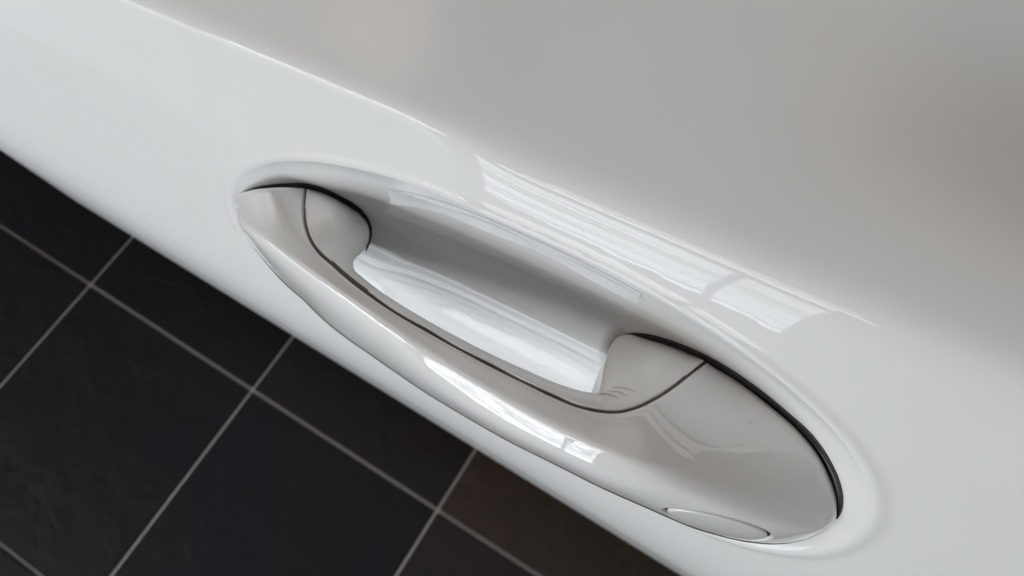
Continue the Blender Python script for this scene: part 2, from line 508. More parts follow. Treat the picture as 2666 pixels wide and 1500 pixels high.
# ------------------------------------------------------------------ pull handle
# sculpted control nets, world position in 1/100 mm, each row delta coded across the section
SHELL_COLS = 28
SHELL = """
-17040,6558,88442,30,-60,380,-30,-60,220,26,-16,28,21,-18,16,34,-33,17,40,-44,12,35,-47,-3,25,-41,-13,14,-34,-24,5,-21,-25,0,-12,-19,-2,-8,-16,0,-1,-3,-1,-2,-5,-2,-2,-6,-2,-3,-9,-4,-3,-13,-5,-2,-14,-5,-3,-16,-17,2,-32,-29,7,-49,-42,13,-67,-37,12,-57,-27,9,-41,0,100,-300,0,250,-350,0,1050,0
-17039,6602,88466,30,-60,380,-30,-60,220,21,-16,18,21,-22,11,41,-43,18,55,-63,19,44,-64,-6,27,-54,-27,7,-42,-48,-13,-24,-61,-23,-8,-60,1,-12,-16,1,-2,-1,2,-4,-2,2,-4,-3,2,-6,-4,3,-7,-4,3,-8,-6,9,-10,4,-3,-4,-14,-22,3,-39,-42,12,-68,-40,12,-64,-30,10,-46,0,100,-300,0,250,-350,0,1050,0
-17040,6647,88490,30,-60,380,-30,-60,220,23,-20,18,24,-27,10,43,-52,12,64,-78,17,54,-81,-8,26,-67,-44,-9,-48,-87,-2,-35,-55,13,-27,-12,8,-17,-9,1,-3,-2,2,-5,-2,3,-6,-4,3,-7,-4,4,-9,-6,3,-10,-7,9,-12,2,-6,-5,-21,-29,5,-51,-52,14,-85,-48,14,-77,-32,11,-50,0,100,-300,0,250,-350,0,1050,0
-17038,6691,88514,30,-60,380,-30,-60,220,28,-24,23,29,-33,12,47,-62,8,69,-91,9,62,-98,-12,24,-79,-64,0,-62,-86,28,-54,-20,16,-32,-13,11,-22,-9,1,-4,-2,3,-5,-3,3,-8,-3,4,-9,-6,4,-11,-8,3,-11,-9,7,-13,-4,-12,-5,-31,-38,7,-67,-64,17,-105,-58,17,-93,-35,11,-55,0,100,-300,0,250,-350,0,1050,0
-17021,6731,88547,30,-60,380,-30,-60,220,33,-29,28,33,-38,13,52,-71,6,71,-104,0,69,-113,-19,24,-91,-78,35,-85,-46,35,-64,-20,19,-38,-13,11,-24,-12,2,-5,-2,3,-6,-4,4,-9,-5,4,-11,-6,4,-12,-9,2,-13,-14,3,-13,-11,-19,-4,-45,-51,10,-88,-79,21,-130,-69,21,-110,-39,12,-62,0,100,-300,0,250,-350,0,1050,0
-16935,6787,88646,30,-60,380,-30,-60,220,40,-34,35,35,-45,12,51,-82,-6,67,-120,-23,75,-134,-26,45,-117,-63,58,-110,-26,39,-77,-24,19,-45,-19,10,-28,-18,2,-5,-4,2,-8,-5,3,-10,-7,2,-12,-11,1,-14,-17,-1,-14,-20,-4,-14,-25,-31,-2,-65,-66,13,-115,-98,26,-160,-83,24,-132,-43,13,-70,0,100,-300,0,250,-350,0,1050,0
-16799,6828,88779,30,-60,380,-30,-60,220,45,-40,40,36,-51,8,42,-89,-26,60,-133,-43,78,-154,-35,66,-142,-43,63,-127,-29,39,-87,-31,17,-51,-28,7,-32,-25,1,-5,-5,1,-9,-8,1,-11,-11,1,-14,-15,-1,-15,-22,-4,-16,-26,-11,-14,-39,-43,-1,-86,-83,17,-141,-117,31,-193,-96,28,-155,-48,14,-77,0,100,-300,0,250,-350,0,1050,0
-16639,6859,88927,30,-60,380,-30,-60,220,47,-44,42,35,-56,5,35,-96,-44,52,-145,-65,74,-169,-50,76,-162,-38,67,-142,-31,39,-97,-38,15,-56,-35,4,-35,-32,0,-6,-6,0,-9,-11,0,-13,-14,-1,-15,-20,-4,-17,-27,-7,-17,-35,-20,-14,-53,-56,1,-109,-99,20,-170,-135,36,-220,-106,30,-173,-54,15,-86,0,100,-300,0,250,-350,0,1050,0
-16486,6889,89070,30,-60,380,-30,-60,220,50,-48,43,35,-60,3,31,-103,-57,44,-155,-85,70,-183,-69,77,-177,-47,72,-156,-32,42,-108,-38,14,-61,-41,3,-38,-37,0,-7,-8,-1,-10,-13,-2,-13,-19,-4,-16,-25,-7,-19,-35,-17,-17,-51,-36,-10,-81,-77,5,-145,-114,23,-195,-138,35,-229,-105,29,-173,-59,17,-96,0,100,-300,0,250,-350,0,1050,0
-16170,6953,89350,30,-60,380,-30,-60,220,51,-54,45,34,-67,-1,19,-115,-75,23,-170,-124,44,-201,-112,59,-196,-79,62,-175,-53,44,-125,-39,13,-70,-44,-1,-43,-45,-2,-8,-10,-2,-12,-17,-6,-15,-25,-11,-17,-38,-26,-17,-66,-53,-9,-111,-89,3,-167,-116,14,-210,-113,19,-197,-108,22,-185,-77,17,-129,-64,17,-106,0,100,-300,0,250,-350,0,1050,0
-15861,7009,89595,30,-60,380,-30,-60,220,49,-57,42,27,-72,-11,16,-127,-82,13,-186,-140,26,-216,-143,42,-212,-107,50,-190,-74,40,-137,-46,10,-77,-49,-4,-48,-50,-2,-9,-12,-5,-14,-21,-11,-16,-35,-24,-16,-61,-57,-10,-117,-106,4,-197,-131,12,-237,-142,19,-255,-103,12,-184,-73,6,-133,-47,6,-84,-69,18,-115,0,100,-300,0,250,-350,0,1050,0
-15588,7073,89774,30,-60,380,-30,-60,220,49,-61,42,26,-77,-14,19,-140,-78,11,-204,-143,16,-233,-159,30,-226,-126,41,-204,-89,33,-147,-56,6,-83,-56,-6,-52,-54,-2,-11,-13,-5,-15,-22,-11,-19,-36,-26,-20,-65,-62,-13,-127,-110,1,-207,-140,11,-256,-158,19,-283,-122,15,-219,-95,12,-171,-63,9,-110,-75,19,-126,0,100,-300,0,250,-350,0,1050,0
-15364,7155,89878,30,-60,380,-30,-60,220,53,-67,50,30,-85,-7,26,-155,-67,18,-224,-135,15,-252,-161,25,-242,-135,33,-218,-99,30,-157,-63,3,-89,-61,-8,-56,-56,-3,-12,-15,-5,-18,-24,-12,-22,-38,-27,-23,-69,-65,-16,-135,-113,-3,-215,-151,9,-277,-173,19,-312,-140,18,-252,-115,15,-205,-76,12,-135,-80,21,-136,0,100,-300,0,250,-350,0,1050,0
-15217,7253,89890,30,-60,380,-30,-60,220,61,-75,62,42,-96,9,44,-173,-41,36,-247,-111,26,-273,-148,29,-261,-133,35,-231,-101,29,-168,-66,4,-95,-62,-8,-59,-58,-3,-14,-16,-7,-19,-26,-13,-25,-43,-30,-26,-76,-67,-20,-143,-117,-7,-225,-159,7,-297,-186,20,-338,-155,19,-281,-131,18,-235,-87,14,-155,-85,21,-146,0,100,-300,0,250,-350,0,1050,0
-15097,7361,89854,30,-60,380,-30,-60,220,66,-81,70,51,-105,23,67,-194,-9,61,-273,-73,45,-297,-123,39,-279,-122,39,-246,-98,31,-177,-64,6,-102,-61,-8,-63,-59,-3,-15,-17,-7,-22,-28,-14,-27,-46,-31,-29,-81,-69,-24,-148,-117,-12,-231,-165,4,-313,-199,19,-364,-172,21,-314,-148,21,-269,-99,17,-177,-90,22,-156,0,100,-300,0,250,-350,0,1050,0
-14992,7475,89788,30,-60,380,-30,-60,220,71,-87,77,57,-114,33,87,-213,21,91,-301,-29,69,-323,-88,53,-298,-102,46,-261,-90,34,-187,-61,8,-107,-57,-6,-67,-58,-3,-17,-18,-7,-24,-29,-15,-30,-48,-33,-33,-86,-70,-28,-154,-116,-17,-234,-171,2,-328,-209,18,-390,-188,23,-346,-166,24,-302,-111,19,-200,-94,22,-166,0,100,-300,0,250,-350,0,1050,0
-14893,7589,89705,30,-60,380,-30,-60,220,74,-91,82,63,-122,41,103,-232,48,121,-328,16,96,-349,-46,69,-319,-77,54,-275,-78,38,-196,-56,13,-114,-51,-5,-71,-57,-4,-18,-18,-6,-27,-30,-15,-33,-51,-34,-36,-90,-72,-32,-160,-116,-22,-240,-176,-2,-342,-221,17,-415,-202,24,-375,-180,27,-332,-121,20,-220,-98,23,-176,0,100,-300,0,250,-350,0,1050,0
-14811,7680,89630,30,-60,380,-30,-60,220,77,-95,86,68,-129,47,120,-246,66,149,-350,53,127,-374,-8,94,-337,-49,70,-290,-60,47,-204,-48,20,-120,-44,-2,-73,-55,-3,-20,-19,-6,-29,-32,-15,-36,-54,-36,-39,-98,-73,-36,-168,-118,-25,-250,-179,-6,-356,-227,15,-436,-210,24,-399,-191,27,-356,-127,21,-236,-102,24,-184,0,100,-300,0,250,-350,0,1050,0
-14725,7767,89556,30,-60,380,-30,-60,220,79,-99,89,73,-134,51,135,-259,84,176,-372,87,156,-396,30,117,-355,-20,86,-302,-43,56,-213,-39,26,-124,-37,2,-77,-51,-2,-21,-19,-5,-32,-34,-15,-39,-57,-37,-42,-104,-72,-40,-173,-120,-30,-261,-181,-9,-370,-233,12,-457,-219,24,-422,-199,27,-379,-133,22,-251,-104,23,-191,0,100,-300,0,250,-350,0,1050,0
-14633,7851,89488,30,-60,380,-30,-60,220,81,-102,90,77,-139,56,148,-271,100,199,-391,117,184,-417,66,138,-371,8,102,-314,-25,64,-220,-30,33,-129,-29,7,-80,-46,-2,-24,-20,-4,-34,-34,-13,-42,-58,-36,-47,-108,-71,-45,-178,-120,-35,-270,-185,-13,-385,-239,10,-480,-227,23,-445,-206,26,-401,-137,22,-264,-107,23,-199,0,100,-300,0,250,-350,0,1050,0
-14533,7931,89435,30,-60,380,-30,-60,220,65,-95,62,89,-147,71,166,-286,126,219,-408,143,208,-435,99,159,-387,35,116,-325,-8,73,-226,-22,39,-133,-21,12,-84,-38,0,-25,-19,-2,-38,-34,-11,-47,-58,-33,-52,-109,-69,-51,-182,-119,-41,-276,-188,-17,-403,-245,7,-502,-235,22,-471,-213,26,-423,-141,20,-276,-108,23,-205,0,100,-300,0,250,-350,0,1050,0
-14425,7787,89480,30,-60,380,-30,-60,220,66,-91,64,90,-142,71,166,-272,122,214,-386,131,207,-413,90,163,-370,36,122,-311,-3,78,-217,-17,41,-127,-19,13,-79,-39,1,-26,-20,-1,-38,-35,-12,-47,-64,-34,-52,-116,-69,-52,-188,-118,-41,-286,-185,-19,-407,-240,6,-504,-232,20,-473,-212,25,-429,-142,21,-283,-110,24,-212,0,100,-300,0,250,-350,0,1050,0
-14313,7641,89536,30,-60,380,-30,-60,220,66,-87,61,89,-134,69,162,-258,114,210,-364,118,206,-392,84,167,-351,36,127,-297,1,82,-207,-13,43,-121,-19,14,-75,-39,2,-26,-20,-1,-39,-37,-11,-47,-68,-34,-52,-122,-68,-53,-195,-118,-42,-294,-181,-20,-411,-235,3,-506,-228,19,-476,-210,24,-433,-143,22,-289,-110,24,-217,0,100,-300,0,250,-350,0,1050,0
-14198,7496,89593,30,-60,380,-30,-60,220,65,-83,60,87,-126,65,157,-242,104,206,-343,107,205,-370,77,169,-334,36,131,-282,5,85,-197,-10,45,-114,-19,15,-71,-38,3,-27,-21,0,-39,-39,-11,-48,-72,-32,-53,-126,-66,-53,-201,-116,-43,-300,-177,-22,-415,-230,1,-509,-223,17,-479,-209,24,-438,-142,21,-294,-111,24,-222,0,100,-300,0,250,-350,0,1050,0
-14081,7354,89650,30,-60,380,-30,-60,220,63,-77,56,85,-119,60,153,-227,96,201,-322,98,204,-349,72,170,-316,36,134,-267,6,88,-187,-7,45,-108,-19,17,-67,-36,4,-28,-22,2,-39,-41,-10,-49,-76,-30,-53,-128,-63,-55,-205,-113,-44,-306,-172,-25,-418,-225,-1,-511,-220,16,-482,-207,24,-445,-142,21,-301,-112,24,-226,0,100,-300,0,250,-350,0,1050,0
-13978,7235,89697,30,-60,380,-30,-60,220,61,-73,53,82,-112,56,151,-214,89,198,-305,92,203,-330,69,172,-300,35,136,-254,8,91,-177,-4,46,-103,-18,19,-64,-33,6,-28,-22,3,-41,-41,-7,-50,-77,-26,-55,-130,-59,-57,-206,-108,-46,-308,-168,-27,-422,-219,-3,-515,-218,15,-489,-207,23,-455,-144,22,-308,-112,24,-231,0,100,-300,0,250,-350,0,1050,0
-13874,7118,89742,30,-60,380,-30,-60,220,59,-69,51,80,-105,52,148,-202,84,195,-287,85,201,-313,65,173,-283,35,137,-240,9,93,-169,-2,48,-97,-16,20,-61,-31,8,-29,-21,6,-42,-41,-5,-51,-78,-22,-57,-130,-54,-59,-207,-103,-48,-310,-161,-29,-424,-214,-5,-518,-216,14,-497,-208,24,-466,-145,22,-317,-112,25,-234,0,100,-300,0,250,-350,0,1050,0
-13769,7004,89786,30,-60,380,-30,-60,220,58,-65,49,78,-99,49,144,-189,78,192,-271,80,200,-294,62,171,-268,33,139,-227,10,94,-160,0,48,-92,-15,22,-57,-28,9,-30,-22,9,-43,-41,-1,-52,-78,-19,-59,-130,-48,-61,-208,-97,-51,-310,-155,-30,-426,-209,-7,-522,-214,13,-504,-208,25,-477,-147,22,-326,-111,25,-238,0,100,-300,0,250,-350,0,1050,0
-13662,6894,89828,30,-60,380,-30,-60,220,58,-61,47,76,-93,47,140,-178,73,189,-254,75,196,-277,58,170,-252,31,138,-215,11,95,-151,2,48,-86,-15,24,-54,-26,11,-31,-21,11,-44,-40,2,-53,-78,-14,-61,-131,-43,-63,-208,-90,-53,-310,-149,-33,-428,-203,-8,-525,-212,13,-513,-209,24,-488,-147,24,-335,-111,24,-240,0,100,-300,0,250,-350,0,1050,0
-13543,6780,89871,30,-60,380,-30,-60,220,56,-57,47,74,-87,44,137,-166,69,184,-238,70,192,-260,53,167,-236,29,137,-201,11,94,-142,3,48,-81,-15,25,-51,-23,13,-31,-21,13,-44,-41,6,-55,-78,-9,-62,-131,-37,-65,-207,-83,-55,-310,-143,-35,-428,-196,-10,-527,-210,14,-521,-210,25,-501,-149,24,-345,-110,25,-244,0,100,-300,0,250,-350,0,1050,0
-13421,6670,89914,30,-60,380,-30,-60,220,55,-54,46,72,-81,42,133,-155,65,178,-222,65,187,-242,48,163,-220,26,135,-189,11,94,-132,4,48,-76,-14,25,-48,-22,14,-32,-20,17,-45,-40,9,-56,-79,-4,-63,-130,-31,-67,-206,-75,-57,-307,-135,-36,-428,-190,-12,-530,-208,14,-530,-212,27,-516,-152,26,-357,-109,24,-246,0,100,-300,0,250,-350,0,1050,0
-13296,6565,89957,30,-60,380,-30,-60,220,54,-51,45,70,-76,41,128,-144,61,172,-206,59,180,-225,42,159,-206,23,133,-176,12,92,-124,4,47,-71,-14,26,-45,-19,16,-32,-20,19,-47,-40,14,-56,-79,0,-65,-129,-25,-68,-206,-68,-60,-306,-127,-38,-428,-185,-12,-533,-205,13,-539,-213,29,-529,-153,26,-366,-108,25,-249,0,100,-300,0,250,-350,0,1050,0
-13167,6465,89999,30,-60,380,-30,-60,220,52,-48,45,68,-71,39,123,-134,57,165,-192,52,172,-209,37,154,-192,21,130,-164,12,90,-116,4,46,-66,-13,26,-42,-18,18,-33,-20,22,-48,-41,16,-57,-79,5,-66,-130,-20,-70,-207,-62,-61,-308,-121,-40,-430,-180,-14,-539,-202,13,-544,-210,28,-536,-152,27,-373,-107,24,-252,0,100,-300,0,250,-350,0,1050,0
-13036,6371,90041,30,-60,380,-30,-60,220,51,-46,44,66,-66,37,118,-126,54,158,-178,45,167,-195,31,150,-179,20,127,-155,12,88,-108,4,45,-62,-14,26,-39,-17,20,-34,-20,24,-48,-42,19,-59,-81,8,-67,-133,-15,-72,-212,-57,-62,-314,-117,-41,-438,-173,-16,-544,-196,11,-547,-203,26,-535,-147,25,-372,-106,25,-254,0,100,-300,0,250,-350,0,1050,0
-12902,6281,90083,30,-60,380,-30,-60,220,50,-43,43,63,-62,36,114,-117,48,150,-166,38,160,-182,27,146,-168,19,124,-145,12,86,-102,2,43,-57,-14,25,-37,-16,21,-34,-21,27,-49,-44,21,-60,-84,12,-69,-138,-12,-73,-218,-55,-63,-325,-112,-43,-446,-169,-17,-552,-186,7,-545,-194,23,-528,-140,23,-366,-105,24,-257,0,100,-300,0,250,-350,0,1050,0
-12766,6197,90123,30,-60,380,-30,-60,220,49,-41,43,61,-57,33,107,-109,43,142,-154,31,155,-171,25,141,-158,17,121,-136,13,82,-95,0,42,-54,-14,24,-35,-16,23,-35,-22,28,-50,-45,24,-60,-88,15,-71,-142,-9,-74,-225,-53,-64,-337,-109,-44,-457,-163,-20,-558,-178,5,-542,-182,18,-519,-133,20,-360,-104,24,-259,0,100,-300,0,250,-350,0,1050,0
-12629,6121,90160,30,-60,380,-30,-60,220,47,-38,42,58,-54,31,101,-102,37,136,-144,27,149,-160,23,136,-148,17,118,-129,12,78,-89,-1,40,-50,-14,24,-32,-14,25,-36,-23,30,-51,-47,27,-62,-91,18,-72,-145,-6,-75,-232,-50,-66,-347,-105,-46,-467,-157,-21,-564,-170,1,-540,-173,15,-513,-127,18,-354,-103,23,-262,0,100,-300,0,250,-350,0,1050,0
-12483,6049,90195,30,-60,380,-30,-60,220,47,-36,41,56,-51,29,98,-96,34,133,-135,25,147,-152,22,136,-140,18,116,-122,12,77,-83,-3,40,-48,-14,24,-30,-14,26,-37,-24,34,-52,-50,30,-63,-95,23,-73,-149,0,-78,-240,-45,-66,-359,-99,-48,-478,-147,-25,-569,-158,-2,-537,-160,10,-503,-117,16,-347,-101,22,-265,0,100,-300,0,250,-350,0,1050,0
-12335,5986,90226,30,-60,380,-30,-60,220,46,-35,41,54,-49,28,97,-90,32,131,-129,24,144,-143,21,134,-133,18,115,-116,13,75,-79,-5,39,-45,-14,24,-29,-14,29,-37,-25,36,-53,-52,35,-65,-98,28,-75,-153,6,-79,-248,-40,-68,-370,-92,-49,-488,-137,-28,-576,-147,-6,-533,-147,6,-494,-109,13,-340,-98,22,-267,0,100,-300,0,250,-350,0,1050,0
-12187,5929,90255,30,-60,380,-30,-60,220,45,-34,41,54,-46,27,94,-86,31,129,-122,23,143,-137,21,132,-127,18,113,-110,13,74,-75,-6,38,-42,-15,24,-28,-13,31,-38,-25,40,-54,-54,39,-66,-100,34,-77,-157,11,-80,-253,-34,-70,-380,-84,-51,-497,-128,-31,-581,-135,-9,-530,-136,2,-487,-101,10,-334,-96,22,-270,0,100,-300,0,250,-350,0,1050,0
-12039,5879,90283,30,-60,380,-30,-60,220,44,-33,41,53,-44,27,93,-82,30,126,-117,22,141,-130,21,131,-122,17,112,-105,13,72,-71,-7,38,-41,-14,24,-26,-13,34,-39,-25,43,-55,-55,43,-67,-102,40,-79,-159,18,-82,-257,-26,-72,-386,-76,-53,-504,-119,-33,-584,-124,-13,-528,-126,0,-483,-94,8,-331,-94,22,-272,0,100,-300,0,250,-350,0,1050,0
-11861,5829,90315,30,-60,380,-30,-60,220,44,-32,42,51,-42,27,91,-78,28,123,-112,21,138,-125,20,128,-116,17,109,-101,12,70,-68,-8,38,-38,-13,24,-26,-12,35,-39,-26,46,-56,-55,47,-68,-103,45,-80,-161,24,-84,-259,-19,-73,-389,-68,-56,-506,-109,-34,-585,-116,-15,-528,-119,-1,-484,-90,7,-332,-91,21,-274,0,100,-300,0,250,-350,0,1050,0
-11683,5790,90346,30,-60,380,-30,-60,220,43,-31,42,51,-41,26,88,-75,28,121,-107,20,135,-121,20,125,-112,17,108,-96,11,69,-66,-6,38,-37,-12,24,-25,-12,37,-40,-25,49,-57,-55,51,-70,-102,49,-81,-161,32,-86,-258,-10,-76,-387,-59,-57,-506,-101,-37,-589,-109,-15,-530,-114,-3,-489,-88,7,-336,-89,21,-276,0,100,-300,0,250,-350,0,1050,0
-11506,5756,90376,30,-60,380,-30,-60,220,43,-29,40,49,-40,26,87,-73,28,119,-104,20,133,-116,19,123,-108,17,106,-94,12,69,-64,-6,37,-36,-11,24,-24,-10,39,-40,-25,52,-58,-54,55,-71,-101,56,-83,-159,39,-89,-254,-1,-78,-383,-50,-59,-507,-93,-39,-590,-102,-16,-533,-111,-3,-495,-85,7,-340,-86,21,-278,0,100,-300,0,250,-350,0,1050,0
-11330,5722,90404,30,-60,380,-30,-60,220,41,-29,39,49,-38,25,85,-71,28,117,-101,20,131,-112,19,121,-105,16,105,-90,12,68,-62,-6,37,-35,-10,24,-23,-10,41,-41,-24,55,-59,-52,59,-72,-100,61,-85,-156,47,-90,-252,8,-80,-380,-41,-61,-504,-83,-40,-587,-95,-17,-534,-106,-3,-499,-82,7,-345,-84,21,-279,0,100,-300,0,250,-350,0,1050,0
-11125,5678,90435,30,-60,380,-30,-60,220,40,-28,39,48,-37,24,85,-68,28,115,-97,19,129,-108,19,120,-101,16,103,-87,10,67,-60,-6,37,-34,-10,24,-22,-9,43,-41,-24,57,-59,-52,64,-72,-99,66,-85,-155,54,-91,-249,18,-81,-374,-28,-63,-496,-71,-41,-582,-87,-19,-532,-100,-1,-505,-81,8,-352,-81,21,-281,0,100,-300,0,250,-350,0,1050,0
-10922,5636,90465,30,-60,380,-30,-60,220,40,-27,38,46,-36,24,84,-66,27,115,-93,19,127,-105,19,119,-97,16,102,-84,9,66,-57,-6,37,-33,-10,23,-21,-9,45,-41,-24,60,-59,-52,67,-72,-99,72,-85,-153,63,-92,-244,29,-83,-364,-16,-64,-487,-58,-42,-573,-78,-18,-530,-97,-1,-512,-79,10,-361,-79,21,-283,0,100,-300,0,250,-350,0,1050,0
-10720,5595,90493,30,-60,380,-30,-60,220,38,-26,37,46,-34,24,83,-64,28,114,-91,20,127,-101,18,118,-94,16,99,-80,7,65,-55,-8,37,-31,-10,23,-21,-9,46,-41,-25,63,-58,-51,71,-73,-97,78,-85,-151,71,-92,-238,40,-84,-356,-3,-65,-475,-45,-44,-563,-70,-18,-528,-91,1,-517,-78,11,-369,-76,21,-284,0,100,-300,0,250,-350,0,1050,0
-10520,5559,90521,30,-60,380,-30,-60,220,38,-26,38,46,-34,24,83,-62,28,113,-88,20,125,-98,18,116,-91,14,98,-77,4,64,-53,-10,37,-30,-10,23,-20,-9,47,-41,-25,65,-58,-50,76,-73,-96,82,-85,-149,79,-92,-234,50,-85,-348,9,-67,-465,-32,-45,-552,-60,-19,-523,-85,1,-518,-75,11,-374,-72,22,-285,0,100,-300,0,250,-350,0,1050,0
-10266,5516,90560,30,-60,380,-30,-60,220,38,-25,38,45,-33,24,82,-60,28,113,-85,18,124,-95,15,115,-88,11,96,-75,1,64,-50,-12,36,-30,-11,23,-19,-9,49,-41,-24,68,-58,-51,79,-72,-95,89,-86,-147,87,-93,-231,61,-86,-341,23,-68,-455,-18,-47,-542,-49,-20,-516,-75,1,-517,-70,12,-376,-69,22,-286,0,100,-300,0,250,-350,0,1050,0
-10014,5479,90599,30,-60,380,-30,-60,220,37,-25,37,46,-32,24,81,-59,26,111,-83,16,123,-92,12,114,-86,8,96,-72,-2,63,-49,-12,36,-29,-12,24,-19,-9,50,-41,-25,71,-58,-51,83,-72,-94,95,-86,-145,94,-93,-227,72,-87,-336,35,-70,-447,-4,-49,-531,-37,-21,-506,-65,0,-513,-65,12,-376,-65,21,-287,0,100,-300,0,250,-350,0,1050,0
-9765,5446,90635,30,-60,380,-30,-60,220,37,-24,37,45,-32,23,80,-58,24,111,-81,14,123,-90,9,114,-84,6,95,-71,-5,63,-48,-13,37,-28,-12,24,-19,-9,52,-40,-26,73,-59,-50,87,-72,-92,100,-86,-144,101,-94,-224,81,-88,-331,47,-72,-439,11,-51,-516,-24,-23,-495,-56,-1,-508,-59,12,-377,-62,22,-288,0,100,-300,0,250,-350,0,1050,0
-9519,5417,90668,30,-60,380,-30,-60,220,36,-24,37,45,-31,22,81,-57,23,111,-80,11,123,-89,7,114,-83,4,95,-69,-7,64,-48,-15,37,-28,-12,24,-18,-9,53,-41,-25,76,-58,-50,91,-73,-91,104,-86,-142,109,-94,-222,90,-89,-324,61,-74,-422,26,-54,-500,-14,-25,-487,-48,-1,-507,-53,12,-377,-59,22,-289,0,100,-300,0,250,-350,0,1050,0
-9203,5384,90708,30,-60,380,-30,-60,220,36,-24,37,44,-31,21,78,-56,21,109,-78,8,121,-88,4,111,-81,2,93,-69,-11,64,-47,-16,36,-28,-12,24,-18,-10,53,-40,-26,75,-58,-49,92,-72,-91,106,-86,-139,111,-95,-216,98,-91,-310,70,-77,-405,34,-55,-486,-8,-25,-486,-44,0,-507,-49,12,-377,-55,22,-291,0,100,-300,0,250,-350,0,1050,0
-8891,5357,90746,30,-60,380,-30,-60,220,36,-24,36,43,-30,21,77,-56,19,107,-78,5,119,-87,2,110,-81,-2,92,-68,-14,63,-47,-17,36,-27,-13,24,-19,-10,53,-39,-26,75,-58,-48,92,-73,-89,106,-86,-138,116,-96,-206,105,-93,-293,78,-80,-387,40,-56,-478,-4,-24,-485,-39,0,-508,-45,12,-376,-52,22,-291,0,100,-300,0,250,-350,0,1050,0
-8582,5336,90782,30,-60,380,-30,-60,220,35,-24,36,43,-31,20,76,-55,17,106,-78,2,118,-87,-2,109,-81,-5,91,-69,-15,63,-47,-18,36,-28,-14,24,-18,-10,52,-39,-26,75,-58,-49,92,-72,-87,108,-87,-132,119,-97,-195,112,-96,-275,85,-82,-372,46,-57,-468,0,-23,-484,-34,0,-510,-42,12,-375,-50,22,-292,0,100,-300,0,250,-350,0,1050,0
-8277,5319,90815,30,-60,380,-30,-60,220,35,-24,36,42,-31,19,75,-55,14,105,-79,-2,118,-87,-4,109,-82,-7,92,-69,-16,63,-48,-18,37,-28,-14,24,-18,-11,52,-40,-26,74,-57,-48,91,-72,-86,110,-86,-127,122,-99,-184,117,-98,-257,92,-83,-354,52,-58,-457,4,-24,-482,-31,2,-512,-39,13,-377,-46,22,-292,0,100,-300,0,250,-350,0,1050,0
-7980,5309,90840,30,-60,380,-30,-60,220,33,-24,37,42,-31,18,75,-57,12,104,-79,-3,117,-89,-5,110,-83,-7,92,-70,-16,63,-49,-19,37,-28,-14,24,-19,-11,50,-39,-26,72,-56,-49,90,-71,-85,107,-87,-123,123,-99,-174,119,-100,-241,96,-85,-335,56,-59,-443,6,-23,-478,-29,3,-514,-37,14,-380,-44,22,-292,0,100,-300,0,250,-350,0,1050,0
-7687,5304,90865,30,-60,380,-30,-60,220,34,-25,36,41,-31,19,75,-57,11,104,-81,-4,117,-91,-6,109,-84,-8,93,-72,-15,63,-50,-19,37,-29,-15,24,-19,-11,49,-38,-27,70,-56,-49,87,-71,-84,106,-85,-121,122,-100,-166,121,-101,-225,99,-87,-317,59,-60,-427,10,-23,-471,-27,4,-516,-36,15,-383,-42,23,-293,0,100,-300,0,250,-350,0,1050,0
-7395,5301,90890,30,-60,380,-30,-60,220,33,-25,37,41,-32,18,75,-58,11,104,-82,-5,117,-93,-7,110,-87,-8,93,-73,-15,63,-51,-20,38,-30,-15,24,-19,-12,47,-38,-27,67,-55,-50,86,-69,-85,103,-85,-119,120,-99,-160,122,-102,-213,102,-89,-296,63,-61,-409,13,-23,-464,-25,5,-516,-35,16,-387,-39,23,-292,0,100,-300,0,250,-350,0,1050,0
-7106,5299,90917,30,-60,380,-30,-60,220,34,-26,37,41,-32,18,74,-60,10,104,-84,-6,118,-94,-8,109,-89,-9,94,-75,-15,64,-52,-20,37,-30,-17,25,-20,-12,45,-37,-28,65,-54,-50,83,-68,-86,101,-84,-119,118,-99,-156,121,-102,-201,104,-90,-280,67,-63,-390,16,-23,-454,-22,6,-514,-32,17,-388,-38,23,-292,0,100,-300,0,250,-350,0,1050,0
-6773,5297,90950,30,-60,380,-30,-60,220,32,-27,38,41,-33,18,73,-60,8,103,-86,-7,115,-96,-9,108,-91,-11,93,-77,-16,63,-53,-21,36,-30,-18,24,-21,-13,43,-36,-28,63,-53,-52,78,-67,-87,96,-83,-119,114,-97,-153,118,-102,-193,103,-91,-264,68,-65,-372,18,-23,-443,-20,6,-511,-31,17,-389,-35,24,-291,0,100,-300,0,250,-350,0,1050,0
-6443,5295,90987,30,-60,380,-30,-60,220,32,-26,38,40,-34,18,71,-62,7,101,-87,-9,114,-98,-12,106,-92,-14,91,-79,-17,62,-54,-22,36,-31,-18,24,-21,-14,41,-36,-29,59,-51,-53,74,-66,-88,92,-81,-121,109,-97,-150,115,-102,-184,102,-92,-249,69,-66,-356,19,-24,-433,-18,7,-507,-28,18,-390,-34,24,-290,0,100,-300,0,250,-350,0,1050,0
-6114,5295,91026,30,-60,380,-30,-60,220,31,-27,39,38,-35,17,70,-62,5,99,-89,-12,111,-99,-16,103,-93,-17,90,-80,-18,61,-55,-24,35,-32,-18,24,-21,-15,39,-36,-29,56,-51,-53,71,-65,-89,88,-80,-119,105,-96,-147,111,-101,-178,100,-93,-237,69,-66,-342,21,-25,-424,-15,7,-502,-27,19,-389,-31,24,-290,0,100,-300,0,250,-350,0,1050,0
-5790,5297,91063,30,-60,380,-30,-60,220,30,-28,38,38,-35,16,67,-62,1,96,-90,-16,108,-101,-19,102,-94,-18,88,-83,-17,61,-56,-23,35,-33,-19,23,-21,-15,37,-35,-29,54,-51,-53,68,-64,-88,84,-79,-118,101,-96,-144,107,-101,-170,98,-93,-228,68,-66,-333,22,-25,-416,-12,7,-497,-25,19,-387,-29,24,-289,0,100,-300,0,250,-350,0,1050,0
